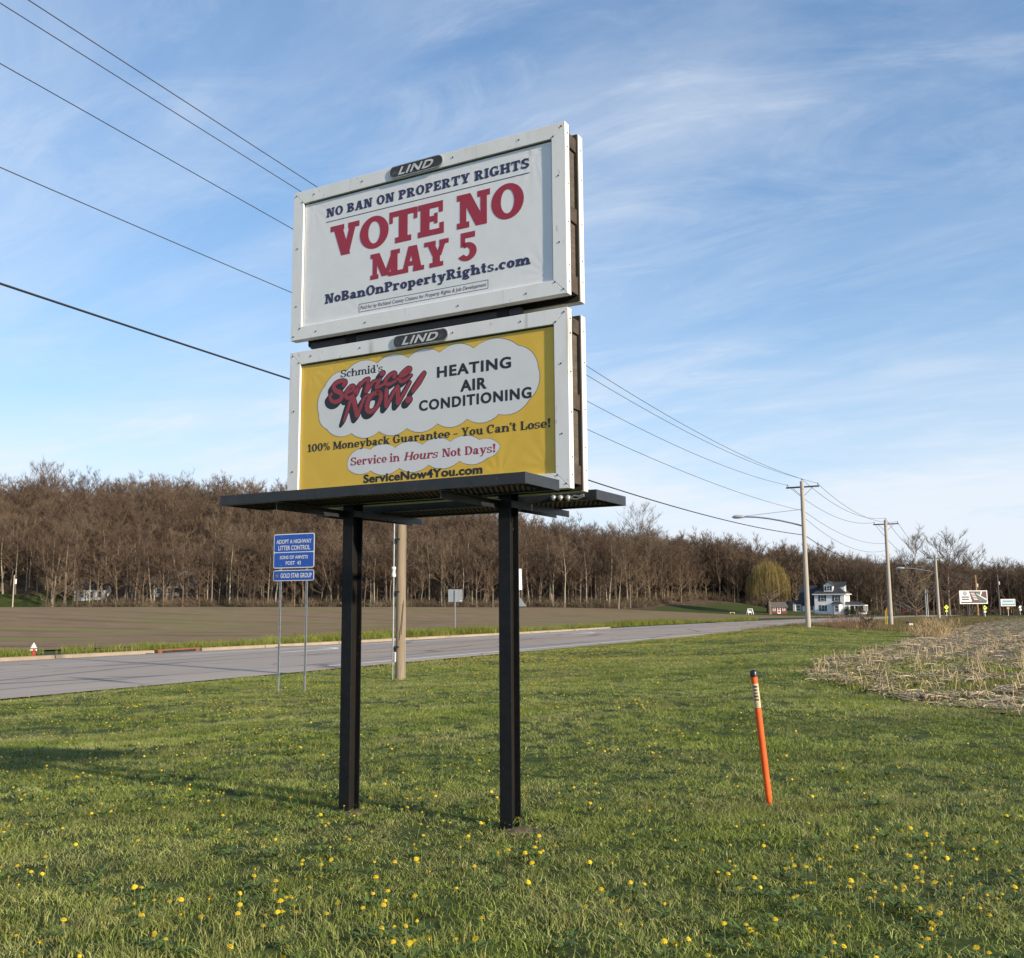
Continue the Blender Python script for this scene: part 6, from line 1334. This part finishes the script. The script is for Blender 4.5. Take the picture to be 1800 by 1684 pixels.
def litter_mesh(seed, n=30, R=.34):
    q = random.Random(seed); V, Fc = [], []
    for k in range(n):
        c = Vector((q.gauss(0, R * .5), q.gauss(0, R * .5), q.uniform(.01, .06))); a = q.gauss(0, .7); d = Vector((math.cos(a), math.sin(a), q.gauss(0, .12))); L = q.uniform(.06, .38); w = q.uniform(.003, .009); s = Vector((-d.y, d.x, q.gauss(0, .5))).normalized() * w; o = len(V)
        for f in (-.5, 0, .5): p = c + d * L * f + Vector((0, 0, .03 * (1 - 4 * f * f) * q.uniform(-1, 1.5))); V += [tuple(p - s), tuple(p + s)]
        Fc += [(o, o + 1, o + 3, o + 2), (o + 2, o + 3, o + 5, o + 4)]
    return make_mesh('litter', V, Fc, MT['litter'])
lp = []
for lo, hi, den in ((8, 30, 9.0), (30, 60, 4.5), (60, 130, 1.3)):
    A = .5 * .75 * (hi * hi - lo * lo); m_ = int(A * den); rr = np.sqrt(rng.uniform(lo * lo, hi * hi, m_)); aa = rng.uniform(.05, .72, m_); lp.append(np.stack([rr * np.sin(aa), rr * np.cos(aa)], 1))
lp = np.concatenate(lp); lp = lp[inside(lp[:, 0], lp[:, 1])]
g_ = np.sin(lp[:, 0] * .9 + 1) + np.sin(lp[:, 1] * .5 + lp[:, 0] * .3); led = edge_dist(lp[:, 0], lp[:, 1]); lt_, ln_ = tn(lp[:, 0], lp[:, 1]); ph = (np.where(led < 5.3, led - .35, ln_ + 60) / 1.08 + .5) % 1.0; on_row = np.abs(ph - .5) < .22
lp = lp[rng.random(len(lp)) < np.where(on_row, .78, .10) * np.where(g_ > .9, .5, 1)]
li = gn_scatter('corn_litter', np.column_stack([lp, terrain(lp[:, 0], lp[:, 1]) + .03]), [litter_mesh(k) for k in range(6)], rng.uniform(.8, 1.4, len(lp)) * np.clip(np.hypot(lp[:, 0], lp[:, 1]) / 40, 1, 1.3), rng.normal(math.atan2(RD[1], RD[0]), .5, len(lp))); tag(li, 'pale shredded corn leaves and husks lying on the stubble field', 'corn litter')

# ------------------------------------------------------------------ lawn
def blade_material(name, cols, trans=.35, rough=.5, scale=.55):
    m = bpy.data.materials.new(name); m.use_nodes = True; nt = m.node_tree; N = nt.nodes.new; L = nt.links.new; b = nt.nodes['Principled BSDF']; b.inputs['Roughness'].default_value = rough; b.inputs['Specular IOR Level'].default_value = .25
    pos = N('ShaderNodeNewGeometry').outputs['Position']
    def noise(s, d, st=(1, 1, 1), ro=0):
        mp = N('ShaderNodeMapping'); mp.inputs['Scale'].default_value = st; mp.inputs['Rotation'].default_value = (0, 0, ro); L(pos, mp.inputs[0]); t = N('ShaderNodeTexNoise'); t.inputs['Scale'].default_value = s; t.inputs['Detail'].default_value = d; L(mp.outputs[0], t.inputs['Vector']); return t.outputs['Fac']
    a = N('ShaderNodeMath'); a.operation = 'MULTIPLY_ADD'; L(noise(scale, 5, (1, 1, .0)), a.inputs[0]); a.inputs[1].default_value = .62
    a2 = N('ShaderNodeMath'); a2.operation = 'MULTIPLY'; L(noise(.30, 3, (.35, 1.6, 0), .45), a2.inputs[0]); a2.inputs[1].default_value = .38; L(a2.outputs[0], a.inputs[2])
    oi = N('ShaderNodeObjectInfo'); a3 = N('ShaderNodeMath'); a3.operation = 'MULTIPLY_ADD'; L(oi.outputs['Random'], a3.inputs[0]); a3.inputs[1].default_value = .16; L(a.outputs[0], a3.inputs[2])
    at_ = N('ShaderNodeAttribute'); at_.attribute_name = 'tone'; a4 = N('ShaderNodeMath'); a4.operation = 'MULTIPLY_ADD'; L(at_.outputs['Fac'], a4.inputs[0]); a4.inputs[1].default_value = .12; L(a3.outputs[0], a4.inputs[2])
    r = N('ShaderNodeValToRGB'); L(a4.outputs[0], r.inputs[0]); e = r.color_ramp.elements
    while len(e) < len(cols): e.new(.5)
    for k, (p, c) in enumerate(cols): e[k].position = p; e[k].color = (*c, 1)
    col = r.outputs[0]
    # every blade has its own brightness; worn, straw-coloured patches show in places
    vb = N('ShaderNodeMapRange'); L(at_.outputs['Fac'], vb.inputs[0]); vb.inputs[3].default_value = .50; vb.inputs[4].default_value = 1.45
    sb_ = N('ShaderNodeMapRange'); L(noise(.55, 2, (.22, 1.5, 0), .52), sb_.inputs[0]); sb_.inputs[1].default_value = .35; sb_.inputs[2].default_value = .65; sb_.inputs[3].default_value = .80; sb_.inputs[4].default_value = 1.22
    vm_ = N('ShaderNodeMath'); vm_.operation = 'MULTIPLY'; L(vb.outputs[0], vm_.inputs[0]); L(sb_.outputs[0], vm_.inputs[1])
    hv = N('ShaderNodeHueSaturation'); L(vm_.outputs[0], hv.inputs['Value']); L(col, hv.inputs['Color']); col = hv.outputs[0]
    pt = N('ShaderNodeMapRange'); pt.interpolation_type = 'SMOOTHSTEP'; L(noise(.42, 4, (1, 1.3, 0), .3), pt.inputs[0]); pt.inputs[1].default_value = .56; pt.inputs[2].default_value = .74; pt.inputs[4].default_value = .55
    pm_ = N('ShaderNodeMix'); pm_.data_type = 'RGBA'; L(pt.outputs[0], pm_.inputs['Factor']); L(col, pm_.inputs['A']); pm_.inputs['B'].default_value = (.22, .215, .095, 1); col = pm_.outputs['Result']
    # a few dead straw-coloured blades
    st = N('ShaderNodeMapRange'); L(at_.outputs['Fac'], st.inputs[0]); st.inputs[1].default_value = .95; st.inputs[2].default_value = .97; mx = N('ShaderNodeMix'); mx.data_type = 'RGBA'; L(st.outputs[0], mx.inputs['Factor']); L(col, mx.inputs['A']); mx.inputs['B'].default_value = (.27, .20, .095, 1); col = mx.outputs['Result']
    L(col, b.inputs['Base Color']); tr = N('ShaderNodeBsdfTranslucent'); L(col, tr.inputs[0]); ms = N('ShaderNodeMixShader'); ms.inputs[0].default_value = trans; L(b.outputs[0], ms.inputs[1]); L(tr.outputs[0], ms.inputs[2]); L(ms.outputs[0], nt.nodes['Material Output'].inputs[0])
    return m
MT['blade'] = blade_material('grass_blade', [(.36, (.100, .155, .022)), (.50, (.185, .248, .038)), (.62, (.270, .318, .064)), (.78, (.37, .375, .14))])
MT['verge'] = blade_material('verge_grass', [(.30, (.10, .13, .022)), (.5, (.17, .21, .032)), (.7, (.25, .26, .05)), (.9, (.26, .22, .09))])
def tuft_mesh(seed, n, R, h0, h1, w, m, bend_=.5):
    q = np.random.default_rng(seed); V, Fc, T = [], [], []
    for k in range(n):
        a, rr = q.uniform(0, 6.28), R * math.sqrt(q.random()); x, y = rr * math.cos(a), rr * math.sin(a); h = q.uniform(h0, h1); b = q.uniform(0, 6.28); bd = h * bend_ * q.uniform(.2, 1.3); fa = q.uniform(0, 3.14); sx, sy = math.cos(fa) * w * q.uniform(.6, 1.2), math.sin(fa) * w; o = len(V); tone = q.random()
        for f, ww in ((0, 1.0), (.5, .85)): V += [(x + math.cos(b) * bd * f * f - sx * ww, y + math.sin(b) * bd * f * f - sy * ww, h * f - .01), (x + math.cos(b) * bd * f * f + sx * ww, y + math.sin(b) * bd * f * f + sy * ww, h * f - .01)]
        V.append((x + math.cos(b) * bd, y + math.sin(b) * bd, h * max(.55, 1 - .28 * bend_))); Fc += [(o, o + 1, o + 3, o + 2), (o + 2, o + 3, o + 4)]; T += [tone] * 5
    me = make_mesh('tuft', V, Fc, m); at_ = me.attributes.new('tone', 'FLOAT', 'POINT'); at_.data.foreach_set('value', np.array(T, np.float32)); return me
def lawn_ok(x, y):
    t, n = tn(x, y); ok = (n < N0 - .15 + .25 * np.sin(t * 1.9) * np.sin(t * .7)) & ~(inside(x, y) & (edge_dist(x, y) > .28 + .22 * np.sin(x * 3.1) * np.sin(y * 2.3))) & (t < 118) 
    return ok
def scatter_ring(lo, hi, den, amax=.66):
    A = amax * (hi * hi - lo * lo); m_ = int(A * den); rr = np.sqrt(rng.uniform(lo * lo, hi * hi, m_)); aa = rng.uniform(-amax, amax, m_); return np.stack([rr * np.sin(aa), rr * np.cos(aa)], 1)
pts = np.concatenate([scatter_ring(2.2, 9, 72), scatter_ring(9, 17, 46), scatter_ring(17, 34, 22), scatter_ring(34, 95, 6.5)])
pts = pts[lawn_ok(pts[:, 0], pts[:, 1])]; dd_ = np.hypot(pts[:, 0], pts[:, 1])
patch = .5 + .25 * np.sin(pts[:, 0] * 1.1 + 2 * np.sin(pts[:, 1] * .5)) + .25 * np.sin(pts[:, 1] * 1.7 + pts[:, 0] * .6)
hs = rng.uniform(.65, 1.15, len(pts)) * (.75 + .55 * patch); near_left = np.exp(-((pts[:, 0] + 1.6) ** 2 + (pts[:, 1] - 4.6) ** 2) / 1.2); hs = hs * (1 + .6 * near_left)
ws = np.clip(dd_ / 14, 1, 2.6)
TUFTS = [tuft_mesh(k, 60, .13, .018, .056, .0024, MT['blade'], 1.2) for k in range(10)] + [tuft_mesh(40 + k, 36, .10, .035, .095, .0027, MT['blade'], 1.1) for k in range(2)]
gr = gn_scatter('grass', np.column_stack([pts, terrain(pts[:, 0], pts[:, 1])]), TUFTS, np.column_stack([ws, ws, hs * np.clip(dd_ / 40, 1, 1.3)]), rng.uniform(0, 6.28, len(pts)), rng.normal(0, .07, (len(pts), 2))); tag(gr, 'spring green mown lawn grass round the billboard and up to the road', 'grass')
# longer yellow-green grass behind the kerb
vt = np.concatenate([rng.uniform(-45, 150, 15000), rng.uniform(-22, 24, 4500)]); dens = .35 + .65 * np.clip(.5 + np.sin(vt * .13 + .4) + .5 * np.sin(vt * .31), 0, 1); vn = far_edge(vt) + .32 + rng.gamma(1.7, .85, len(vt)); keep = (rng.random(len(vt)) < dens * np.exp(-(vn - far_edge(vt)) / 3.2)) & ((vt - tn(HYD.x, HYD.y)[0]) ** 2 / 2.2 + (vn - tn(HYD.x, HYD.y)[1] + .5) ** 2 > .8); vt, vn = vt[keep], vn[keep]
vx, vy = xy(vt, vn); vg = gn_scatter('verge_grass', np.column_stack([vx, vy, terrain(vx, vy)]), [tuft_mesh(70 + k, 40, .28, .20, .62, .008, MT['verge'], .5) for k in range(5)], rng.uniform(.6, 1.2, len(vx)) * (.85 + .35 * np.clip(.5 + np.sin(vt * .13 + .4), 0, 1)), rng.uniform(0, 6.28, len(vx))); tag(vg, 'long yellow-green grass growing behind the kerb along the brown field', 'grass')
# rank grass and weeds in the ditch and round the far roadside
dt = rng.uniform(78, 190, 9000); dn_ = rng.uniform(-2, N0 - .6, 9000); dx, dy = xy(dt, dn_); k = ~inside(dx, dy) & (rng.random(9000) < .75); dx, dy = dx[k], dy[k]
MT['ditch'] = blade_material('ditch_grass', [(.30, (.075, .085, .022)), (.5, (.13, .115, .038)), (.7, (.20, .155, .065)), (.9, (.27, .20, .10))])
dg = gn_scatter('ditch_grass', np.column_stack([dx, dy, terrain(dx, dy)]), [tuft_mesh(90 + k, 42, .5, .12, .5, .012, MT['ditch'], .5) for k in range(4)], rng.uniform(.6, 1.2, len(dx)), rng.uniform(0, 6.28, len(dx))); tag(dg, 'rough half-dry grass in the ditch between the lawn and the far billboards', 'grass')
# green weeds between the corn rows
wk = rng.random(len(lp)) < .14 * (1 + np.sin(lp[:, 0] * .5) * np.sin(lp[:, 1] * .35 + 1)); wp = np.concatenate([lp[wk] + rng.normal(0, .2, (wk.sum(), 2))] + [np.array(G(*c_).xy) + rng.normal(0, 1, (n_, 2)) * s_ for c_, s_, n_ in (((1500, 1196), (1.5, 1.6), 120), ((1560, 1206), (1.3, 1.2), 90), ((1745, 1172), (2.0, 2.6), 190), ((1790, 1190), (1.6, 1.6), 90), ((1640, 1160), (2, 2), 60))]); wp = wp[inside(wp[:, 0], wp[:, 1])]; wg_ = gn_scatter('field_weeds', np.column_stack([wp, terrain(wp[:, 0], wp[:, 1]) + .02]), [tuft_mesh(110 + k, 30, .22, .04, .13, .006, MT['verge'], .7) for k in range(3)], rng.uniform(.7, 1.6, len(wp)), rng.uniform(0, 6.28, len(wp))); tag(wg_, 'low yellow-green weeds between the corn stubble rows', 'weeds')

# ------------------------------------------------------------------ dandelions
MT['petal'] = mat('dandelion_yellow', (.78, .56, .015), .6, (.84, .66, .05), 60, spec=.2, trans=.2); MT['stem'] = mat('dandelion_stem', (.16, .19, .06), .6)
def head_mesh(seed, r=.0175):
    q = random.Random(seed); V, Fc = [], []
    for layer, (n, rr, zz, dr) in enumerate(((16, 1.0, .0, -.10), (14, .80, .003, .06), (10, .50, .005, .16), (6, .25, .006, .25))):
        for k in range(n):
            a = 6.283 * (k + .5 * (layer % 2)) / n + q.uniform(-.1, .1); L = r * rr * q.uniform(.85, 1.1); w = 2.3 * L / n + .0012; c, s = math.cos(a), math.sin(a); o = len(V)
            V += [(0, 0, zz), (c * L * .6 - s * w, s * L * .6 + c * w, zz + dr * L * .6), (c * L, s * L, zz + dr * L), (c * L * .6 + s * w, s * L * .6 - c * w, zz + dr * L * .6)]; Fc.append((o, o + 1, o + 2, o + 3))
    o = len(V); k_ = 8                                            # green cup under the petals
    V += [(.006 * math.cos(6.283 * i / k_), .006 * math.sin(6.283 * i / k_), -.001) for i in range(k_)] + [(0, 0, -.012)]; Fc += [(o + (i + 1) % k_, o + i, o + k_) for i in range(k_)]
    return make_mesh('flower_head', V, Fc, MT['petal'])
HEADS = [head_mesh(k) for k in range(6)]
V, Fc = [], []; tube_fast(V, Fc, [Vector((0, 0, -.12)), Vector((.004, .002, -.06)), Vector((0, 0, 0))], [.0022, .002, .002], 5); STEM = make_mesh('stem', V, Fc, MT['stem'])
def both(h): 
    m = merge(STEM, h); m.name = 'dandelion'; return m
FLOWERS = [both(h) for h in HEADS]
cent = scatter_ring(4, 34, .8); cent = cent[rng.random(len(cent)) < .9]
fl = [c + rng.normal(0, rng.uniform(.10, .55), (int(rng.integers(1, 13)), 2)) for c in cent] + [scatter_ring(4, 9, 3.5), scatter_ring(9, 22, 1.9), scatter_ring(20, 48, 2.4)]
for (a_, b_, c_, n_) in ((-3.9, 9.6, .8, 46), (-1.1, 7.4, .6, 34), (-3.2, 11.5, .9, 26), (-.6, 6.6, .7, 22), (-1.2, 5.4, .5, 18), (2.6, 6.3, .7, 46), (1.8, 5.2, .5, 34), (2.3, 5.4, .6, 60), (1.2, 4.9, .4, 24), (-.9, 5.0, .5, 24), (3.4, 7.6, .8, 40)): fl.append(rng.normal((a_, b_), c_, (n_, 2)))
ft = rng.uniform(24, 78, 9000); fn = N0 - 1 - np.abs(rng.normal(0, 6.5, 9000)); fx_, fy_ = xy(ft, fn); fl.append(np.stack([fx_, fy_], 1)[np.sin(ft * .25) + np.sin(fn * .9 + ft * .1) > -.6])
fl = np.concatenate(fl); fl = fl[lawn_ok(fl[:, 0], fl[:, 1]) & (np.abs(fl[:, 0] / np.maximum(fl[:, 1], .1)) < .66) & (fl[:, 1] > 3)]
d_ = np.hypot(fl[:, 0], fl[:, 1]); in_view = (np.abs(fl[:, 0] / fl[:, 1]) < .53) & (fl[:, 1] > 4.25); order = np.argsort(np.where(in_view, d_, 1e6)); nearf, restf = fl[order[:290]], fl[order[290:]]
q = random.Random(31)
for k, (X, Y) in enumerate(nearf):
    h = q.uniform(.05, .105); z = hz(X, Y) + h; s = q.uniform(.55, 1.1); rz = q.uniform(0, 6.28)
    t = empty('dandelion', (X, Y, z - h), rz, 'small yellow dandelion in bloom among the nearer lawn grass', 'dandelion', 'dandelions in the nearer lawn')
    for nm, me, dz in (('flower_head', HEADS[q.randrange(6)], h), ('stem', STEM, h)):
        o = bpy.data.objects.new(nm, me); COL.objects.link(o); o.parent = t; o.location = (0, 0, dz)
        if nm == 'flower_head': o.scale = (s, s, s); o.rotation_euler = (q.gauss(.15, .3), q.gauss(0, .25), 0)
dr_ = np.hypot(restf[:, 0], restf[:, 1]); df = gn_scatter('dandelion_patches', np.column_stack([restf, terrain(restf[:, 0], restf[:, 1]) + rng.uniform(.05, .10, len(restf))]), FLOWERS, rng.uniform(.5, .95, len(restf)) * np.clip(dr_ / 30, 1, 1.35), rng.uniform(0, 6.28, len(restf)), rng.normal(0, .3, (len(restf), 2))); tag(df, 'scattered yellow dandelions dotting the lawn farther off', 'dandelions')
# flat rosettes of broad weed leaves
MT['weed_leaf'] = mat('weed_leaf', (.075, .12, .024), .6, (.115, .165, .04), 20, spec=.3, trans=.15)
def rosette(seed):
    q = random.Random(seed); V, Fc = [], []
    for k in range(q.randint(8, 12)):
        a = 6.283 * k / 10 + q.uniform(-.3, .3); L = q.uniform(.04, .095); w = L * .15; d = Vector((math.cos(a), math.sin(a), 0)); s = Vector((-d.y, d.x, 0)); o = len(V); up_ = q.uniform(.5, 1.3)
        for f, ww in ((0, .25), (.25, .6), (.45, .45), (.65, 1.0), (.85, .7)): c = d * L * f + Vector((0, 0, .012 + L * up_ * f * (1 - .55 * f))); V += [tuple(c - s * w * ww), tuple(c + s * w * ww)]
        V.append(tuple(d * L + Vector((0, 0, .01 + L * up_ * .4)))); Fc += [(o + 2 * i, o + 2 * i + 1, o + 2 * i + 3, o + 2 * i + 2) for i in range(4)] + [(o + 8, o + 9, o + 10)]
    return make_mesh('rosette', V, Fc, MT['weed_leaf'])
rp = np.concatenate([fl[fl[:, 1] < 14][::2] + rng.normal(0, .03, (len(fl[fl[:, 1] < 14][::2]), 2)), scatter_ring(3, 14, 1.6)]); rp = rp[lawn_ok(rp[:, 0], rp[:, 1])]
ro_ = gn_scatter('weed_rosettes', np.column_stack([rp, terrain(rp[:, 0], rp[:, 1]) + .012]), [rosette(k) for k in range(6)], rng.uniform(.6, 1.15, len(rp)), rng.uniform(0, 6.28, len(rp))); tag(ro_, 'low dark broad-leaved weeds scattered through the nearer lawn', 'weeds')
# bare scuffed earth at the posts
MT['earth'] = mat('bare_earth', (.10, .075, .05), .95, (.17, .135, .095), 12, bump=.5, spec=.1)
for k, (s_, o_) in enumerate(((SL + .14, .10), (SR + .16, .12))):
    d_v = Vector((math.cos(BYAW), math.sin(BYAW))); n_v = Vector((-d_v.y, d_v.x)); c = Vector((-1.906, 8.088)) + d_v * s_ + n_v * o_; b = MB(); ringp = []
    for j in range(20): a = 6.283 * j / 20; rr = .13 * (1 + .25 * math.sin(3 * a + k) + .15 * math.sin(5 * a)); ringp.append((c.x + rr * 1.3 * math.cos(a), c.y + rr * math.sin(a)))
    b.add([(c.x, c.y, hz(c.x, c.y) + .03)] + [(x, y, hz(x, y) - .01) for x, y in ringp], [(0, 1 + j, 1 + (j + 1) % 20) for j in range(20)], 0, True); b.build('bare_earth', MT['earth'])['kind'] = 'structure'
